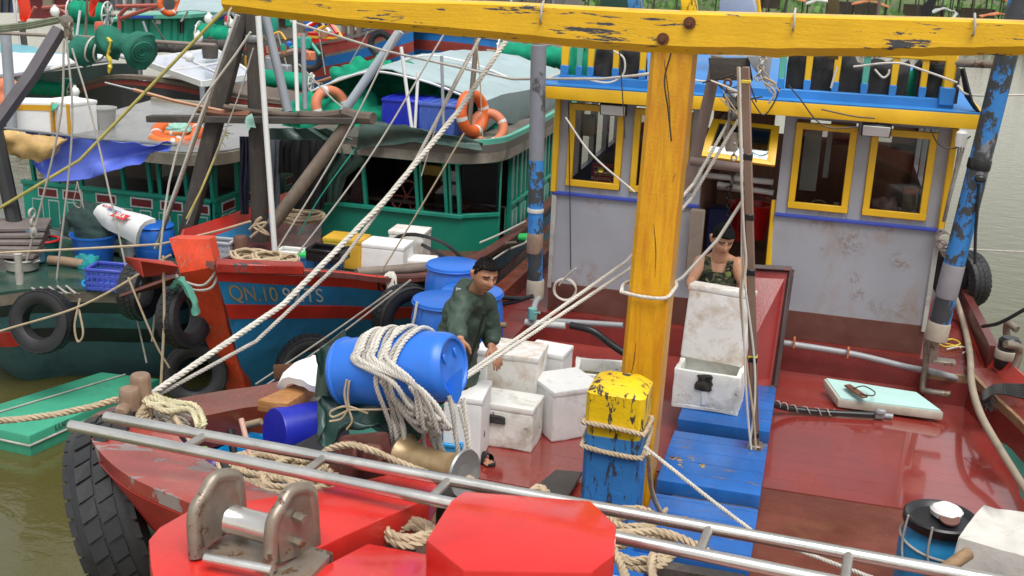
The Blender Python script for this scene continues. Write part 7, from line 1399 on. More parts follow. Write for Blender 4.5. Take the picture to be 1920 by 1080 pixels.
s = MB(); s.torus(PY(1535, 382, 11.42), .07, .007, axis=(0, -.3, 1), n=18, m=5); tag(s.build("cable_loop", ropeW), "pale cable loop behind the middle right window", "cable")
for (x, y, w_, h_, m_, lab) in ((1105, 235, .12, .22, mat("paper", (.45, .42, .36), .7), "faded paper notice stuck inside the left window"), (1520, 300, .16, .6, mat("pale_curtain", (.55, .60, .60), .7, .2, 4), "pale curtain strip inside the middle right window"), (1552, 290, .05, .45, MATS["pale_curtain"] if "pale_curtain" in MATS else whitepl, "narrow pale strip inside the middle right window")):
    s = MB(); s.box(PY(x, y, 11.5), (w_, .012, h_), bev=.003); tag(s.build("curtain" if h_ > .4 else "notice", m_), lab, "curtain" if h_ > .4 else "notice")
# doorway contents: pipes, red bucket, chain, boards
for (x0, y0, x1, y1, r, m_, lab) in ((1320, 328, 1450, 342, .030, whitepole, "upper white rail across the doorway"), (1345, 345, 1450, 362, .028, whitepole, "lower white rail across the doorway"), (1345, 352, 1400, 360, .02, rusty, "rusty rod below the doorway rails")): pp([PY(x0, y0, 11.7), PY(x1, y1, 11.7)], r, m_, lab)
s = MB(); s.box(PY(1400, 352, 11.9), (.5, .06, .12), bev=.01); tag(s.build("board", mat("maroon_board", (.10, .02, .02), .5)), "dark maroon board behind the doorway rails", "board")
s = MB(); s.box(PY(1385, 335, 11.75), (.10, .10, .16), bev=.02); s.torus(PY(1372, 340, 11.65), .06, .014, axis=(1, .2, 0), n=16, m=6); tag(s.build("pump", rusty), "small grimy pump hung on the doorway rails", "pump")
bucket(PY(1410, 445, 12.0), .17, .36, redpl, "red plastic bucket standing in the doorway behind the man", handle=True)
bucket(PY(1385, 448, 12.35), .16, .40, redpl, "second red bucket farther inside the doorway", handle=False)
s = MB(); s.box(PY(1345, 430, 12.1), (.22, .2, .5), bev=.02); tag(s.build("drum_can", mat("navy_can", (.02, .04, .15), .4)), "dark navy can inside the doorway's left side", "can")
s = MB(); s.box(PY(1304, 450, 11.2), (.14, .08, .62), bev=.01); tag(s.build("board", mat("tan_board", (.24, .19, .15), .7, .2, 4, grain=.3)), "tan board standing against the doorway's left jamb", "board")
line([PY(1452, 375, 11.35), PY(1440, 500, 11.3)], .03, trimyel, "yellow door edge post at the doorway's right jamb", "post", "post")
# wires on the eave
for pts, lab in ((((1478, 160), (1500, 185), (1530, 225), (1560, 240), (1610, 238)), "black cable drooping from the roof to the right floodlight"), (((1745, 242), (1760, 270), (1790, 278), (1820, 255)), "black cable drooping at the roof's right corner"), (((1405, 180), (1430, 215), (1450, 195), (1462, 165)), "brown wire loop under the eave by the steel post"), (((1540, 205), (1600, 218), (1640, 222)), "black cable along the eave left of the right floodlight")): line(spline([PY(x, y, 10.9) for x, y in pts], 7), .007, wire, lab, "cable", "cable")
s = MB(); s.lathe([(0, -.07), (.045, -.06), (.05, 0), (.05, .06), (.03, .08), (0, .08)], PY(1802, 262, 10.85), n=14); tag(s.build("lamp", whitepl), "white round lamp under the eave's right corner", "lamp")
# cords over the roof rail
for pts, lab in ((((1196, 140), (1230, 138), (1300, 150), (1340, 155)), "white cord along the roof kerb left of the mast"), (((1150, 95), (1170, 110), (1168, 140), (1140, 155), (1095, 148)), "white cord looped down over the left balusters"), (((1600, 125), (1680, 118), (1740, 135), (1795, 155)), "white cord crossing the yellow rail to the corner newel"), (((1795, 160), (1820, 178), (1920, 178)), "white cord running right from the corner newel over water"), (((1640, 130), (1655, 145), (1665, 140), (1668, 130)), "white cord looped on the roof rail"), (((1570, 125), (1565, 140), (1558, 165)), "white cord tied round a yellow baluster")): line(spline([PY(x, y, 11.05) for x, y in pts], 7), .010, ropeW, lab)
line([PY(1730, 115, 11.3), PY(1880, 122, 11.0)], .035, rusty, "rusty pipe from the roof to the leaning blue pole", "pipe", "pipe", n=10)
s = MB(); s.sheet([[PY(1800, 130, 11.2), PY(1806, 128, 11.1)], [PY(1808, 180, 11.1), PY(1822, 190, 11.0)], [PY(1825, 205, 11.1), PY(1838, 215, 11.0)]], .015); tag(s.build("flag_strip", netk, None, ang=80), "black cloth strip hanging from the corner newel", "cloth")
# right side deck fittings
for (x, y, lab) in ((1885, 672, "capstan bollard with taped head on the right side deck"),):
    t = thing("bollard", lab, "bollard", PZ(x, y, .34)); s = MB(); c = PZ(x, 690, .34); s.lathe([(.10, 0), (.11, .02), (.11, .10), (.09, .11), (.085, .18), (.10, .2), (.10, .27), (.07, .3), (0, .3)], c, n=14); s.build("barrel", blackpl, t); s = MB(); s.lathe([(.113, .10), (.116, .11), (.116, .17), (.113, .18)], c, n=14); s.build("tape", mat("beige_tape", (.45, .40, .33), .7), t)
for (a, b, c3, lab) in (((1890, 662), (1888, 608), (1907, 618), "bent steel pipe fairlead on the right side deck, farther"), ((1897, 705), (1912, 655), (1885, 645), "bent steel pipe fairlead on the right side deck, nearer")):
    A = PZ(*a, .34); s = MB(); s.tube(spline([A, PY(*b, A.y), PY(*c3, A.y-.1)], 5), .035, 10); tag(s.build("fairlead", rusty), lab, "fairlead")
for k in range(6): line(spline([PZ(1843, 735+k*3, .36), PZ(1870, 722+k*3, .40), PZ(1925, 722+k*5, .42)], 5), .014, ropeB, "black rope strand lashed over the right side deck", group="black rope strands on the right side deck", twist=True)
s = MB()
for k in range(22): a = PZ(1848+random.uniform(-6, 12), 738, .36); s.tube(spline([a, a+V((random.uniform(-.06, .06), -.03, -.05)), a+V((random.uniform(-.08, .08), -.06, -.13))], 4), .005, 4)
tag(s.build("rope_tail", ropeB), "frayed black rope tail hanging inside the right bulwark", "rope")
for k, (m_, pts) in enumerate(((ropeYb, ((1755, 642), (1785, 636), (1800, 645), (1775, 650), (1760, 645))), (ropeYb, ((1758, 640), (1790, 648), (1802, 652))), (ropeW, ((1775, 655), (1800, 650), (1818, 655), (1805, 662))))): line(spline([PZ(x, y, .31) for x, y in pts], 6), .008, m_, ["yellow cord scrap curled on the right side deck", "short yellow cord scrap beside the curled one", "white cord scrap on the right side deck"][k], "cord", "cord")
line(spline([PY(1842, 612, 11.5), PY(1875, 605, 11.2), PY(1925, 578, 11.0)], 6), .018, ropeB, "thick black rope running out over the water at right"); line([PY(1782, 466, 13), PY(1930, 473, 13.5)], .011, ropeG, "thin rope stretched over the water at right")
# bottom right: lidded drum and canvas covered box
bd = PZ(1765, 968, .70)
drm = thing("barrel", "cyan blue lidded drum with rope sling at the bottom right", "barrel", (bd.x, bd.y, 0)); s = MB(); s.lathe([(.20, 0), (.22, .02), (.225, .3), (.225, .5), (.21, .56), (.18, .61), (.175, .66)], (bd.x, bd.y, 0), n=30); s.build("body", mat("drum_cyan", (.02, .24, .50), .35, .12, 3, dirt=.15, bump=.05), drm)
s = MB(); s.lathe([(.18, .64), (.215, .645), (.222, .66), (.222, .70), (.21, .71), (.19, .70), (.17, .68), (.06, .685), (0, .69)], (bd.x, bd.y, 0), n=32); s.build("lid", blackpl, drm)
s = MB(); s.torus((bd.x, bd.y, .54), .222, .008, n=32, m=6, axis=(.1, -.1, 1)); 
for a in (3.6, 4.4, 5.4): s.tube(spline([V((bd.x+math.cos(a)*.222, bd.y+math.sin(a)*.222, .72)), V((bd.x+math.cos(a)*.235, bd.y+math.sin(a)*.235, .54)), V((bd.x+math.cos(a+.2)*.235, bd.y+math.sin(a+.2)*.235, .38))], 5), .007, 6)
tag(s.build("sling", ropeG), "grey rope sling round the cyan drum", "rope")
s = MB(); s.lathe([(0, 0), (.09, .0), (.095, .03), (.08, .05), (0, .055)], V((bd.x+.03, bd.y+.03, .70)), n=20); s.noise(.01, 15); tag(s.build("bag", mat("white_film", (.70, .66, .64), .4, .1, 14)), "crumpled white film bag on the drum's black lid", "bag"); s = MB(); s.lathe([(0, 0), (.06, 0), (.06, .012), (0, .014)], V((bd.x+.04, bd.y-.06, .715)), n=20, axis=(0, -.3, 1)); tag(s.build("disc", mat("rust_disc", (.14, .06, .045), .7)), "rusty round disc on the drum's lid", "disc")
bxc = thing("covered_box", "box under grimy white canvas at the bottom right corner", "box", PZ(1890, 1010, .5))
q = [PZ(1800, 1012, .95), PZ(1845, 948, .95), PZ(1990, 975, .95), PZ(1960, 1060, .95)]; s = MB()
s.hexa([p+V((0, 0, -.9)) for p in q], [p-V((0, 0, .02)) for p in q], .02); s.build("carcass", woodedge, bxc)
s = MB(); rows = []; cc = sum(q, V())/4
ring0 = [p for a, b in zip(q, q[1:]+q[:1]) for p in [a.lerp(b, k/6) for k in range(6)]]; ring0.append(ring0[0])
s.sheet([[p.lerp(cc, .98) for p in ring0], [p.lerp(cc, .5) for p in ring0], [p+V((0, 0, .004)) for p in ring0], [p+(p-V((cc.x, cc.y, p.z)))*.04+V((0, 0, -.10)) for p in ring0], [p+(p-V((cc.x, cc.y, p.z)))*(.06+.05*math.sin(i*1.7))+V((0, 0, -.24-.04*math.sin(i*.9))) for i, p in enumerate(ring0)]], .008, wob=.03, wscale=5); s.build("canvas", mat("grimy_canvas", (.58, .55, .50), .75, .12, 4, dirt=.35, dirtcol=(.28, .24, .20), bump=.35, bscale=30), bxc, ang=80)
line([PZ(1745, 1085, .9), PZ(1815, 1038, .95)], .035, woodedge, "round wooden stick end leaning on the canvas box", "stick", "stick", n=12)
# ropes by the stem and bollard in the foreground
for i, (x, y, z, R, tn, lab) in enumerate(((1185, 985, .75, .12, 4, "tan rope bundle between the blue bollard and ladder"), (768, 1006, 1.30, .10, 3, "tan rope turns on the bow head between red planks"), (1200, 1040, .9, .16, 4, "frayed tan rope heap right of the red stem post"))): coil(PZ(x, y, z), R, .022, tn, ropeT, lab, messy=.5)
for i, pts in enumerate((((1170, 1000), (1240, 998), (1300, 1020), (1340, 1045)), ((1225, 1040), (1222, 1065), (1228, 1100)), ((1150, 1030), (1165, 1060), (1180, 1100)), ((880, 898), (892, 912), (905, 925)), ((995, 925), (1012, 915), (1028, 930)))):
    line(spline([PZ(x, y, 1.0 if i < 3 else 1.45) for x, y in pts], 6), .024, ropeT, ["thick tan rope lying right of the stem toward the hatch", "thick tan rope hanging down right of the stem", "thick tan rope end beside the stem's right face", "tan rope end over the ladder left of the stem's top", "tan rope loop behind the stem's top"][i], twist=True)
line(spline([PZ(1215, 850, .9), PY(1222, 920, 7.0), PY(1240, 962, 7.2), PY(1250, 955, 7.3)], 6), .018, ropeT, "tan rope tail dropping between bollard and mast", twist=True)
line([PY(1208, 838, 7.0), PZ(1330, 935, .55), PZ(1420, 1003, .4), PZ(1640, 1085, .5)], .014, ropeW, "white cord running from the bollard down right across the hatch covers", twist=True)

# ================================================================ long ropes
line([PZ(285, 738, 1.25), PY(530, 572, 6.6), PY(720, 378, 7.3), PY(860, 208, 7.9), PY(948, 78, 8.4)], .020, ropeW, "thickest white braided rope slanting from the bow bitt to the beam", twist=True)
line([PZ(275, 752, 1.2), PY(480, 640, 6.3), PY(640, 490, 6.9), PY(780, 300, 7.7), PY(900, 70, 8.5)], .013, ropeG, "grey-white rope running beside the thickest rope up to the beam", twist=True)
line([PY(868, 706, 6.9), PY(1175, 490, 8.3), PY(1300, 345, 9.0), PY(1378, 208, 9.1)], .014, ropeW, "upper of two white falls from the barrel to the pulley block", twist=True)
line([PY(868, 712, 6.85), PY(1180, 505, 8.3), PY(1296, 372, 9.0), PY(1384, 225, 9.05)], .014, ropeW, "lower of two white falls from the barrel to the pulley block", twist=True)
line([PY(1406, 355, 8.8), PY(1345, 450, 8.7), PY(1280, 520, 8.6), PY(1200, 570, 8.45)], .013, ropeW, "thin white rope from the steel post past the man in camouflage")
line([PY(545, 40, 12.2), PY(720, 95, 11.6), PY(960, 148, 11.1), PY(1130, 148, 10.9), PY(1230, 138, 10.9)], .014, ropeG, "thin grey rope from the boom's poles across the canopy to the wheelhouse roof")
line([PY(660, 60, 12), PY(780, 200, 11.5), PY(870, 140, 11.4)], .008, ropeG, "thin slack cord before the pale canopy") if False else None
rl_ = [((0, 621), (160, 570), (320, 478), 9.6, .012, ropeT, "tan line from the left edge up to the orange stem, lower"), ((0, 474), (160, 466), (300, 458), 10.0, .013, ropeT, "tan line from the left edge to the orange stem, upper"), ((300, 458), (400, 435), (470, 415), 11.0, .013, ropeT, "tan line from the orange stem to the dark mast"),
       ((120, 75), (110, 240), (40, 530), 10.9, .012, ropeG, "left one of the slack grey ropes falling from the pulley"), ((125, 70), (135, 250), (105, 535), 10.8, .011, ropeG, "right one of the slack grey ropes falling from the pulley"), ((135, 90), (180, 250), (275, 680), 10.4, .010, ropeG, "long thin grey rope falling from the pulley past the teal bow"), ((470, 60), (330, 290), (285, 640), 10.6, .012, ropeW, "pale rope falling left of the orange stem to the water"),
       ((240, 520), (290, 640), (318, 690), 9.3, .010, ropeT, "thin rope hanging before the teal bow, left of the stem"), ((306, 480), (308, 590), (302, 720), 9.0, .013, ropeT, "tan rope hanging straight down at the orange stem"),
       ((745, 62), (640, 270), (500, 500), 11.4, .010, ropeW, "pale thin rope from the beam down to the rope heap"), ((835, 60), (690, 300), (540, 500), 11.0, .010, ropeW, "second pale thin rope from the beam down to the blue boat's rail"), ((870, 250), (800, 370), (715, 510), 10.6, .009, ropeT, "tan cord from the canopy corner down to the blue boat's rail"), ((665, 280), (600, 370), (560, 440), 12.2, .008, ropeGr, "thin green line beside the loose tarp"),
       ((735, 545), (600, 640), (480, 720), 8.6, .008, ropeG, "upper of two thin wires across the blue hull"), ((770, 525), (620, 640), (495, 725), 8.5, .008, ropeG, "lower of two thin wires across the blue hull"), ((1060, 220), (1110, 290), (1190, 360), 10.8, .010, ropeW, "white cord slanting across the left wheelhouse window"), ((893, 75), (900, 150), (905, 260), 13.2, .008, ropeT, "thin cord hanging at the canopy's front post"), ((880, 100), (830, 200), (790, 330), 12.6, .008, ropeG, "thin grey stay crossing the green wheelhouse"), ((560, 120), (640, 200), (720, 245), 13.0, .010, ropeG, "grey stay from the white pole to the roof crates"), ((475, 90), (440, 200), (350, 420), 11.5, .008, ropeG, "thin grey cord along the raking timber"), ((1160, 80), (1166, 160), (1172, 260), 10.6, .006, wire, "thin dark wire dropping beside the left window")]
for a, m_, b, Y, r, mt, lab in rl_:
    p = [PY(*a, Y), PY(*m_, Y), PY(*b, Y)]; line(spline(p, 8) if lab.find("slack") >= 0 or 'hanging' in lab or 'tan' in lab else spline(p, 6), r, mt, lab)
line(spline([PY(1258, 100, 7.65), PY(1246, 150, 7.65), PY(1252, 200, 7.66), PY(1259, 265, 7.66)], 5), .006, wire, "dark wire hanging down the yellow mast's face", "wire", "wire")
for k in range(2): s = MB(); a = PY(145, 340, 11.0); s.tube(spline([a, a+V((-.03+.05*k, 0, -.12)), a+V((-.08+.12*k, .02, -.26-.03*k)), a+V((-.01+.04*k, .04, -.30)), a+V((.02-.01*k, .02, -.10))], 6), .006, 5); tag(s.build("rope_bight", ropeG), "pale rope bight dangling below the blue tarp", "rope", "rope bights below the blue tarp")
s = MB(); s.tube(spline([PY(150, 560, 9.75), PY(140, 610, 9.7), PY(146, 640, 9.7), PY(156, 625, 9.7), PY(148, 580, 9.75)], 6), .011, 6); tag(s.build("rope_loop", ropeT), "tan rope loop hanging beside the truck tyre on the teal bow", "rope")
for k in range(5): line(spline([PZ(60+k*16, 540-k, .1), PZ(75+k*16, 548, .16), PZ(100+k*12, 552, .1)], 5), .012, ropeG, "old grey rope wrapped on the teal deck edge", group="old ropes along the teal deck edge")
s = MB(); s.tube([PZ(38, 538, .1), PZ(39, 470, .1)+V((0, 0, .05))], .03, 8) if False else s.lathe([(.04, 0), (.045, .1), (.04, .34), (.045, .36), (0, .36)], PZ(38, 535, .06), n=10); tag(s.build("post", ropeG), "short rope wrapped post on the teal foredeck", "post")
s = MB(); p = PY(60, 400, 10.9)
for k in range(3): s.torus(p+V((0, 0, -.1*k)), .05, .016, axis=(1, .3*k, 0), n=14, m=6)
s.box(p+V((.0, 0, -.22)), (.08, .06, .14), bev=.02); tag(s.build("pulley", mat("pale_pulley", (.40, .37, .33), .6, .2)), "pale hanging pulley with rope at the teal boat's left side", "pulley")
# weathered beams at far left edge
line([PY(-10, 240, 11.6), PY(28, 420, 11.4)], .09, mat("black_timber", (.02, .02, .022), .6, .3, 3, bump=.2), "black timber leaning at the far left edge", "timber", "timber", n=8)
s = MB()
for k in range(5): s.box(PZ(-5+k*3, 470-k*12, .25+k*.06), (1.0, .5, .05), rotz(.3+.05*k), bev=.01)
tag(s.build("plank_stack", mat("stack_wood", (.17, .14, .13), .7, .3, 3, dirt=.3)), "stack of grey planks at the far left edge of the teal deck", "planks")
# ================================================================ people
skin1 = mat("skin_tan", (.42, .20, .115), .5, .08, 6, bump=.06, bscale=90, sss=.1, spec=.4); skin2 = mat("skin_light_tan", (.47, .245, .15), .48, .08, 6, bump=.06, bscale=90, sss=.1, spec=.4)
lipm = mat("lips", (.33, .10, .075), .5); eyem = mat("dark_eye", (.02, .014, .012), .3); browm = mat("brow_hair", (.03, .022, .018), .7); hairm = mat("black_hair", (.010, .009, .009), .85, spec=.15) if False else mat("black_hair", (.007, .006, .006), .8, .4, 30, bump=.8, bscale=140, grain=.4, gstretch=(30, 30, 4), spec=.2); nailm = skin2
def capsule(mb, a, ra, b, rb, n=12, flat=1.0, hint=None):
    a, b = V(a), V(b); d = b-a; L = d.length
    if L < 1e-6: return
    Bm = basis(d, hint or (1, 0, 0)); prof = []
    for i in range(5): t_ = -math.pi/2 + math.pi/2*i/4; prof.append((max(1e-4, math.cos(t_)*ra), math.sin(t_)*ra))
    for i in range(1, 5): prof.append((lerp(ra, rb, i/5), L*i/5))
    for i in range(5): t_ = math.pi/2*i/4; prof.append((max(1e-4, math.cos(t_)*rb), L+math.sin(t_)*rb))
    rings = [[mb.bm.verts.new(a + Bm @ V((math.cos(6.28318*k/n)*r, math.sin(6.28318*k/n)*r*flat, z))) for k in range(n)] for r, z in prof]
    for p, q in zip(rings, rings[1:]):
        for i in range(n): mb.bm.faces.new((p[i], p[(i+1) % n], q[(i+1) % n], q[i]))
    mb.bm.faces.new(rings[0][::-1]); mb.bm.faces.new(rings[-1])
def chain_caps(mb, pts, n=12, flat=1.0, hint=None):
    for (p, r), (q, s_) in zip(pts, pts[1:]): capsule(mb, p, r, q, s_, n, flat, hint)
def gs(x, y, sx, sy): return math.exp(-(x*x/(2*sx*sx)+y*y/(2*sy*sy)))
def head(mb, c, Bm, s=1.0):
    """Bm columns: right, forward, up; face looks along forward"""
    nu, nv = 44, 36; rows = []
    for i in range(nv+1):
        ph = math.pi*i/nv; row = []
        for j in range(nu):
            th = 6.28318*j/nu; x, y, z = math.sin(ph)*math.cos(th), math.sin(ph)*math.sin(th), math.cos(ph)
            X, Y, Z = x*.074, y*.092, z*.112
            if Z < 0: k = (-z); X *= 1-.20*k**2.0; Y = Y*(1-.22*k) + .016*k*(1 if y > -.2 else -.6)
            else: X *= 1.0+.05*math.sin(z*3.1)
            if y > 0:
                f = y; sx = X; sz = Z
                Y += 1.35*f*(.020*gs(sx, sz+.026, .010, .017) + .012*gs(sx, sz+.010, .008, .022) + .008*gs(sx, sz+.062, .022, .009) + .007*gs(sx, sz+.096, .018, .012) + .006*(gs(sx-.03, sz-.022, .018, .007)+gs(sx+.03, sz-.022, .018, .007)) + .006*(gs(sx-.042, sz+.03, .018, .016)+gs(sx+.042, sz+.03, .018, .016)))
                Y -= 1.4*f*(.010*(gs(sx-.031, sz-.004, .014, .009)+gs(sx+.031, sz-.004, .014, .009)) + .005*gs(sx, sz+.048, .012, .005) + .005*gs(sx, sz+.078, .02, .006))
            row.append(c + Bm @ V((X*s, Y*s, Z*s)))
        rows.append(row)
    vs = [[mb.bm.verts.new(p) for p in r] for r in rows[1:-1]]; t_, b_ = mb.bm.verts.new(rows[0][0]), mb.bm.verts.new(rows[-1][0])
    for p, q in zip(vs, vs[1:]):
        for i in range(nu): mb.bm.faces.new((p[i], q[i], q[(i+1) % nu], p[(i+1) % nu]))
    for i in range(nu): mb.bm.faces.new((t_, vs[0][i], vs[0][(i+1) % nu])); mb.bm.faces.new((b_, vs[-1][(i+1) % nu], vs[-1][i]))
    for sg in (-1, 1):
        capsule(mb, c+Bm @ V((sg*.076*s, -.012*s, -.028*s)), .010*s, c+Bm @ V((sg*.083*s, -.020*s, .012*s)), .017*s, 10)
def hand(mb, w_, d, up, curl, spread=.12, side=1, s=1.0, curls=None):
    """w_ wrist, d along the palm, up back-of-hand normal, side sign of the thumb"""
    d = V(d).normalized(); up = V(up); up = (up-d*up.dot(d)).normalized(); r = d.cross(up)*side
    knk = w_+d*.085*s
    for k in range(4): chain_caps(mb, [(w_+r*(.012-.008*k)*s, .019*s), (knk+r*(.030-.020*k)*s, .0135*s)], 10)
    lens = [(.040, .026, .021), (.045, .029, .022), (.042, .027, .021), (.033, .021, .018)]
    for k in range(4):
        p = knk+r*(.031-.0205*k)*s; a = 0; cu = (curls[k] if curls else curl*(1+.1*k)); dd = (d + r*spread*(1.3-k)*.5).normalized(); pts = [(p, .0105*s)]
        for q in range(3):
            a += cu*(.8 if q == 0 else 1.0); v = dd*math.cos(a) - up*math.sin(a); p = p+v*lens[k][q]*s; pts.append((p, (.0095, .0088, .0078)[q]*s))
        chain_caps(mb, pts, 10)
    p = w_+d*.022*s+r*.022*s; pts = [(p, .015*s)]; v = (d*.65+r*.7-up*.25).normalized(); p = p+v*.042*s; pts.append((p, .0125*s)); v = (d*.9+r*.35-up*.3).normalized(); p = p+v*.030*s; pts.append((p, .0105*s)); p = p+(d*.95-up*.35-r*.05).normalized()*.026*s; pts.append((p, .0085*s)); chain_caps(mb, pts, 10)
def remesh(mb, voxel, smooth=4):
    me = bpy.data.meshes.new("tmp"); mb.bm.to_mesh(me); mb.bm.free(); o = bpy.data.objects.new("tmp", me); COL.objects.link(o)
    m = o.modifiers.new("r", 'REMESH'); m.mode = 'VOXEL'; m.voxel_size = voxel; m.use_smooth_shade = True
    if smooth: m2 = o.modifiers.new("s", 'SMOOTH'); m2.factor = .5; m2.iterations = smooth
    out = bpy.data.meshes.new_from_object(o.evaluated_get(bpy.context.evaluated_depsgraph_get())); bpy.data.objects.remove(o); return out
def mesh_obj(name, me, mats, parent):
    off = V(parent.location) if parent.parent is None else V(parent.parent.location)
    for v in me.vertices: v.co -= off
    idx = [q.material_index for q in me.polygons]; me.materials.clear()
    for m in mats: me.materials.append(m)
    me.polygons.foreach_set('material_index', idx)
    me.shade_smooth(); o = bpy.data.objects.new(name, me); COL.objects.link(o); o.parent = parent; return o
def facepaint(me, c, Bm, s=1.0):
    """material slot from the face landmarks (1 lips, 2 eyes, 3 brows)"""
    Bi = Bm.transposed()
    for p in me.polygons:
        q = Bi @ (p.center - c); x, y, z = q.x/s, q.y/s, q.z/s
        if y < .05 or abs(x) > .06 or abs(z) > .12: continue
        ax = abs(x)
        if abs(z+.064+.1*ax*ax*10) < .009 and ax < .024: p.material_index = 1
        elif ((ax-.031)/.0155)**2 + ((z-.001)/.0037)**2 < 1: p.material_index = 2
        elif abs(z-.023+.25*(ax-.03)) < .0062 and .012 < ax < .052: p.material_index = 3
def shell(me, keep, off):
    """clothing: the part of a body surface where keep(p) is true, pushed out by off"""
    bm = bmesh.new(); bm.from_mesh(me); bm.normal_update()
    nn = {v: v.normal.copy() for v in bm.verts}
    bmesh.ops.delete(bm, geom=[f for f in bm.faces if not keep(f.calc_center_median())], context='FACES')
    for v in bm.verts:
        if v in nn: v.co = v.co + nn[v]*(off + .006*mnoise.noise(v.co*9))
    es = [e for e in bm.edges if len(e.link_faces) == 1]; r = bmesh.ops.extrude_edge_only(bm, edges=es)
    for v in [g for g in r['geom'] if isinstance(g, bmesh.types.BMVert)]: v.co = v.co - v.normal*0; 
    left = set(bm.faces); best = []
    while left:
        st = [left.pop()]; isl = [st[0]]
        while st:
            f = st.pop()
            for e in f.edges:
                for g in e.link_faces:
                    if g in left: left.discard(g); st.append(g); isl.append(g)
        if len(isl) > len(best): best = isl
    bs = set(best); bmesh.ops.delete(bm, geom=[f for f in bm.faces if f not in bs], context='FACES')
    out = bpy.data.meshes.new("shell"); 
    for e in []: pass
    bm.normal_update(); bm.to_mesh(out); bm.free(); return out
def hairdo(c, Bm, parent, top, s=1.0, front=.045, low=-.05, thick=.011, hl=.064):
    mb = MB(); nu, nv = 60, 26; rows = []
    for i in range(nv+1):
        ph = math.pi*.70*i/nv; row = []
        for j in range(nu+1):
            th = 6.28318*j/nu; x, y, z = math.sin(ph)*math.cos(th), math.sin(ph)*math.sin(th), math.cos(ph)
            lim = lerp(hl, .020, min(1, max(0, (.62-y)/.5))) if y > .12 else lerp(.020, low, min(1, (.12-y)/.5))
            lim += .012*mnoise.noise(V((j*.8, 2, 5))); Z = z*.112; k = 1.0
            if Z < lim: Z = lim + (Z-lim)*.05; k = .93
            tuft = (thick+.009*mnoise.noise(V((j*.9, i*.7, 3))) + .008*mnoise.noise(V((j*2.7, i*1.9, 7)))) * k
            if y > .3 and z > .15: tuft += front*.3*gs(x, z-.45, .5, .22)
            Z += 0; X = x*(.074+tuft); Y = y*(.092+tuft)-.002; Z2 = Z + max(0, z)*(tuft+top)
            if Z < 0: X *= 1-.10*min(1, -Z/.06)
            row.append(c + Bm @ V((X*s, Y*s, Z2*s)))
        rows.append(row)
    mb.sheet(rows, .006); o = mb.build("hair", hairm, parent, ang=80); return o
def orient(fwd, up=(0, 0, 1), roll=0):
    f = V(fwd).normalized(); u = V(up); u = (u-f*u.dot(f)).normalized(); r = f.cross(u)
    return Matrix((r, f, u)).transposed() @ Matrix.Rotation(roll, 3, 'Y')

# ---- man in the green coat
r1 = PZ(893, 858, 0); m1 = thing("person", "man in a dark green hooded raincoat leaning over foam boxes, one hand pointing down", "person", (r1.x, r1.y, 0))
hc = PY(909, 516, 8.10); HB = orient((.66, -.72, -.16), (.16, 0, 1)); S1 = 1.18
sR, sL = PY(868, 568, 8.02), PY(912, 566, 8.36); nk = PY(889, 552, 8.2); pel = PY(846, 697, 8.25); chest = PY(874, 600, 8.2)
eR, wR = PY(856, 612, 7.86), PY(862, 634, 7.66); eL, wL = PY(920, 628, 8.36), PY(921, 648, 8.22)
mb = MB(); head(mb, hc, HB, S1); chain_caps(mb, [(hc+HB @ V((0, -.02, -.06)), .058), (nk, .062), (nk.lerp(chest, .3)+V((-.03, .02, 0)), .07)], 16)
chain_caps(mb, [(sR, .06), (sL, .06)]); chain_caps(mb, [(nk.lerp(chest, .4)+V((-.04, .03, 0)), .10), (chest+V((-.04, .03, 0)), .105), (pel, .11)], 16)
chain_caps(mb, [(sR, .055), (eR, .045), (wR, .028)]); chain_caps(mb, [(sL, .055), (eL, .045), (wL, .028)])
fR, fL = V((r1.x+.02, r1.y, .045)), V((r1.x-.24, r1.y+.34, .045))
for f_, h_ in ((fR, pel+V((.02, -.09, -.02))), (fL, pel+V((-.02, .09, -.02)))):
    kn = h_.lerp(f_, .5)+V((.07, -.03, 0)); chain_caps(mb, [(h_, .09), (kn, .062), (f_+V((-.03, .0, .05)), .042)], 14); chain_caps(mb, [(f_+V((-.05, .01, -.005)), .034), (f_+V((.06, -.06, -.015)), .030), (f_+V((.10, -.09, -.022)), .022)], 12)
    for k in range(5): q = f_+V((.10, -.09, -.025))+V((.03, .045, 0))*(k-2)*.32; capsule(mb, q, .010, q+V((.030, -.024, -.002)), .008, 8)
hand(mb, wR, (.16, -.28, -1), (-.25, -.9, .25), .22, side=-1, curls=[.10, .35, .55, .6], s=1.12); hand(mb, wL, (.55, -.40, -.72), (.4, -.3, .8), .25, side=1, s=1.12)
me = remesh(mb, .0042, 2); facepaint(me, hc, HB, S1); b1 = mesh_obj("body", me, [skin1, lipm, eyem, browm], m1)
hairdo(hc, HB, m1, .002, S1, .0, -.03, .006, .076)
coat = mat("raincoat_green", (.040, .068, .048), .62, .22, 3, bump=.35, bscale=10, dirt=.15, dirtcol=(.09, .13, .105))
mb = MB()
chain_caps(mb, [(sR+V((0, 0, .0)), .085), (sL, .085)], 14); chain_caps(mb, [(nk.lerp(chest, .45)+V((-.03, .02, 0)), .15), (chest+V((-.03, .02, 0)), .165), (chest.lerp(pel, .5)+V((-.02, .02, 0)), .172), (pel+V((-.0, .01, .10)), .19), (pel+V((.03, .0, -.02)), .20)], 20)
chain_caps(mb, [(sR, .088), (sR.lerp(eR, .5), .083), (eR, .078), (eR.lerp(wR, .8), .066)], 16); chain_caps(mb, [(sL, .085), (eL, .074), (eL.lerp(wL, .6), .064)], 16)
chain_caps(mb, [(nk+V((-.07, .05, .02)), .085), (nk+V((-.09, .08, -.06)), .11)], 14); chain_caps(mb, [(nk+V((-.08, -.06, .015)), .05), (nk+V((-.10, .06, .03)), .055), (nk+V((.0, .13, .01)), .045)], 12)
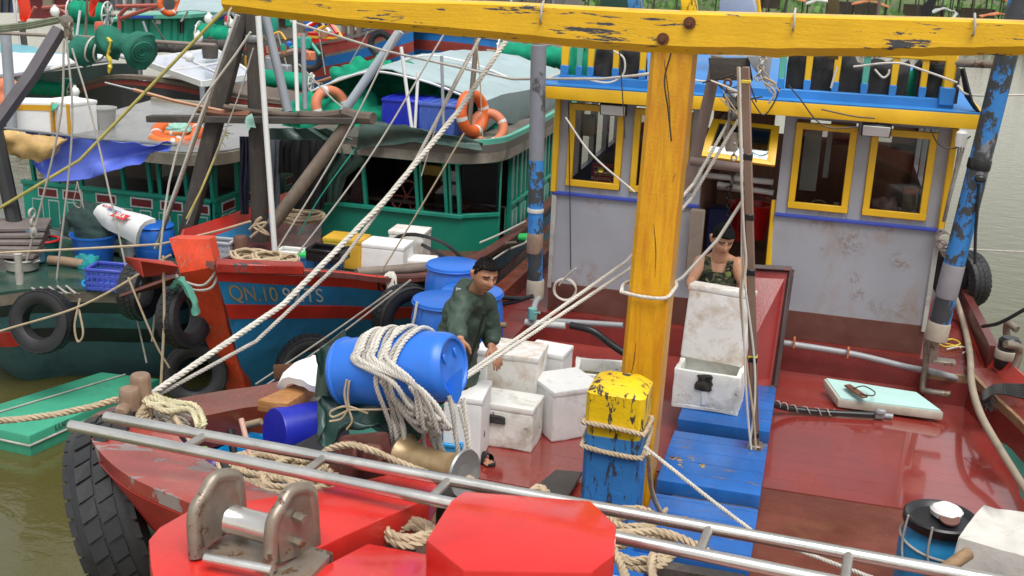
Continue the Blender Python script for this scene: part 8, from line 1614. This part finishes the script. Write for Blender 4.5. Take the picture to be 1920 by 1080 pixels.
chain_caps(mb, [(nk+V((-.05, -.09, -.01)), .045), (nk+V((.06, -.09, -.05)), .035)], 10)
ringp = [nk+V((math.cos(a)*.085-.02, math.sin(a)*.085+.01, .015+.02*math.cos(a+.6)*-1)) for a in [i*6.28318/12 for i in range(13)]]
chain_caps(mb, [(q, .030) for q in ringp], 10)
me = remesh(mb, .008, 3)
me.update(); nrm_ = [v.normal.copy() for v in me.vertices]
for v, n_ in zip(me.vertices, nrm_):
    p = v.co; f = mnoise.noise(V((p.x*5+p.z*9, p.y*5, p.z*4)))*.020 + (1-abs(mnoise.noise(V((p.x*8+p.z*5, p.y*8, p.z*9)))))*.018-.012 + mnoise.noise(V((p.x*14, p.y*14, p.z*26)))*.007 + mnoise.fractal(p*11, 1, 2, 3)*.006; v.co = p + n_*f
o = mesh_obj("raincoat", me, [coat], m1)
s = MB(); zp = []
for t_ in range(9):
    q = (nk.lerp(chest, .45)).lerp(pel, t_/8); zp.append(q+V((.70, -.60, 0))*.215)
s.tube(zp, .012, 6); s.build('placket', mat('placket_dark', (.014, .02, .017), .7), o)
s = MB(); s.sheet([[nk+V((-.12+.02*i, -.10+.01*j, .06-.05*j)) for i in range(3)] for j in range(3)], .008, wob=.01, wscale=14); s.build("reflective_patch", mat("pale_patch", (.45, .52, .54), .4), o)
tr_ = MB()
for f_, h_ in ((fR, pel+V((.02, -.09, -.02))), (fL, pel+V((-.02, .09, -.02)))): kn = h_.lerp(f_, .5)+V((.07, -.03, 0)); chain_caps(tr_, [(h_, .108), (kn, .085), (f_+V((-.03, 0, .16)), .074)], 16)
mesh_obj("trousers", remesh(tr_, .010, 3), [mat("black_trousers", (.012, .012, .015), .8, .3, 6, bump=.3)], m1)
for f_ in (fR, fL):
    s = MB(); d_ = V((.8, -.6, 0)); rr = V((.6, .8, 0)); c = f_+V((.02, -.02, -.043)); pts = [(-.13, .03), (-.10, .045), (0, .043), (.08, .052), (.14, .045), (.17, .02), (.17, -.02), (.14, -.045), (.08, -.05), (0, -.042), (-.10, -.045), (-.13, -.03)]
    s.hexa([c+d_*a+rr*b for a, b in pts], [c+d_*a+rr*b+V((0, 0, .022)) for a, b in pts], .004); s.sheet([[c+d_*(.045+.03*i)+rr*(.05*math.cos(k/8*3.1416))+V((0, 0, .02+.062*math.sin(k/8*3.1416))) for k in range(9)] for i in range(3)], .006); s.build("sandal", blackpl, m1)

# ---- man in the camouflage vest
m2 = thing("person", "man in a camouflage tank top holding a stained foam box by the doorway", "person", (-.62, 10.05, 0))
hc = PY(1355, 449, 9.95); HB = orient((.34, -.86, -.30), (.08, 0, 1)); S2 = 1.18
nk = PY(1350, 482, 10.03); sR, sL = PY(1316, 494, 10.02), PY(1385, 498, 9.98); chest = PY(1350, 530, 10.02); pel = V((chest.x+.0, 10.08, .86))
eR, wR = PY(1296, 528, 9.92), PY(1294, 534, 9.82); eL, wL = PY(1398, 540, 9.88), PY(1393, 556, 9.70)
mb = MB(); head(mb, hc, HB, S2); chain_caps(mb, [(hc+HB @ V((0, -.025, -.05)), .058), (nk, .080)], 16); chain_caps(mb, [(nk+V((0, .02, 0)), .076), (sR.lerp(nk, .35)+V((0, .01, .0)), .055), (sR, .078)], 14); chain_caps(mb, [(nk+V((0, .02, 0)), .06), (sL.lerp(nk, .35)+V((0, .01, 0)), .055), (sL, .078)], 14)
chain_caps(mb, [(nk+V((0, -.004, -.10)), .085), (chest+V((0, -.008, 0)), .098), (chest+V((0, 0, -.22)), .09)], 16)
for dx in (-.075, .075): chain_caps(mb, [(nk+V((dx, .0, -.09)), .085), (chest+V((dx, -.005, 0)), .098), (chest+V((dx*.75, .0, -.22)), .088), (pel+V((dx, 0, .02)), .10)], 16)
chain_caps(mb, [(sR, .078), (sR.lerp(eR, .45), .066), (eR, .042), (eR.lerp(wR, .35), .044), (wR, .028)], 16); chain_caps(mb, [(sL, .078), (sL.lerp(eL, .45), .066), (eL, .042), (eL.lerp(wL, .35), .044), (wL, .028)], 16)
feet = [V((pel.x-.13, 10.02, .045)), V((pel.x+.13, 10.06, .045))]
for f_, dx in zip(feet, (-.09, .09)):
    h_ = pel+V((dx, 0, -.03)); kn = h_.lerp(f_, .5)+V((0, -.05, 0)); chain_caps(mb, [(h_, .092), (kn, .062), (kn.lerp(f_, .4)+V((0, .02, 0)), .058), (f_+V((0, .03, .05)), .04)], 14); chain_caps(mb, [(f_+V((0, .05, -.008)), .034), (f_+V((0, -.07, -.015)), .03), (f_+V((0, -.12, -.024)), .02)], 12)
    for k in range(5): q = f_+V((.016*(k-2), -.125, -.026)); capsule(mb, q, .010, q+V((0, -.032, -.002)), .008, 8)
hand(mb, wR, (.55, -.55, .05), (-.2, -.1, .9), .30, side=1, s=1.12); hand(mb, wL, (-.06, -.55, -.80), (.9, -.2, -.1), .22, side=-1, s=1.12)
me = remesh(mb, .0042, 2); facepaint(me, hc, HB, S2)
vest_me = me.copy(); tz = nk.z
def vest(p):
    if p.z > tz+.0 or p.z < pel.z-.02: return False
    x = p.x-nk.x
    if abs(x) > .165+.10*max(0, min(1, (chest.z+.02-p.z)/.2))*0 and p.z > chest.z-.30: return False
    neck = tz-.115+1.9*max(0, abs(x)-.045)**1.15*3.2 if p.y < nk.y+.02 else tz-.03
    if abs(x) < .098 and p.z > neck: return False
    arm = .128 + .05*max(0, min(1, (tz-.10-p.z)/.12)); return abs(x) < arm or p.z < chest.z-.05
camo = bpy.data.materials.new("camouflage"); camo.use_nodes = True; nt = camo.node_tree; b = nt.nodes["Principled BSDF"]; tc = nt.nodes.new("ShaderNodeTexCoord"); c = (.035, .045, .022)
for k, (colr, sc, lo) in enumerate((((.10, .095, .045), 11, .53), ((.006, .007, .005), 9, .55), ((.24, .20, .13), 13, .60), ((.006, .007, .005), 16, .62))):
    mp = nt.nodes.new("ShaderNodeMapping"); mp.inputs['Location'].default_value = (k*3.1, k*1.7, k*2.3); mp.inputs['Scale'].default_value = (1, 1, 1.5); nt.links.new(tc.outputs['Object'], mp.inputs['Vector'])
    c = _mix(nt, _ramp(nt, _noise(nt, mp.outputs[0], sc, 2, .5, 1.2), lo, lo+.02), c, colr)
nt.links.new(c, b.inputs['Base Color']); b.inputs['Roughness'].default_value = .85
mesh_obj("body", me, [skin2, lipm, eyem, browm], m2); hairdo(hc, HB, m2, .012, S2, .06, -.01, .009, .066)
vo = mesh_obj("tank_top", shell(vest_me, vest, .006), [camo], m2)
s = MB(); p = PY(1366, 514, 9.90); s.lathe([(0, -.002), (.024, -.002), (.024, .002), (0, .003)], p, axis=(.15, -1, .25), n=18); s.build("round_badge", mat("badge_olive", (.12, .14, .03), .6), vo)
sh = MB()
for f_, dx in zip(feet, (-.09, .09)): h_ = pel+V((dx, 0, -.03)); kn = h_.lerp(f_, .5)+V((0, -.05, 0)); chain_caps(sh, [(h_+V((0, 0, .05)), .118), (kn, .088), (f_+V((0, .03, .12)), .078)], 16)
chain_caps(sh, [(pel+V((-.08, 0, .04)), .12), (pel+V((.08, 0, .04)), .12)], 16); mesh_obj("trousers", remesh(sh, .010, 3), [mat("olive_trousers", (.035, .04, .03), .8, .3, 6, bump=.3)], m2)
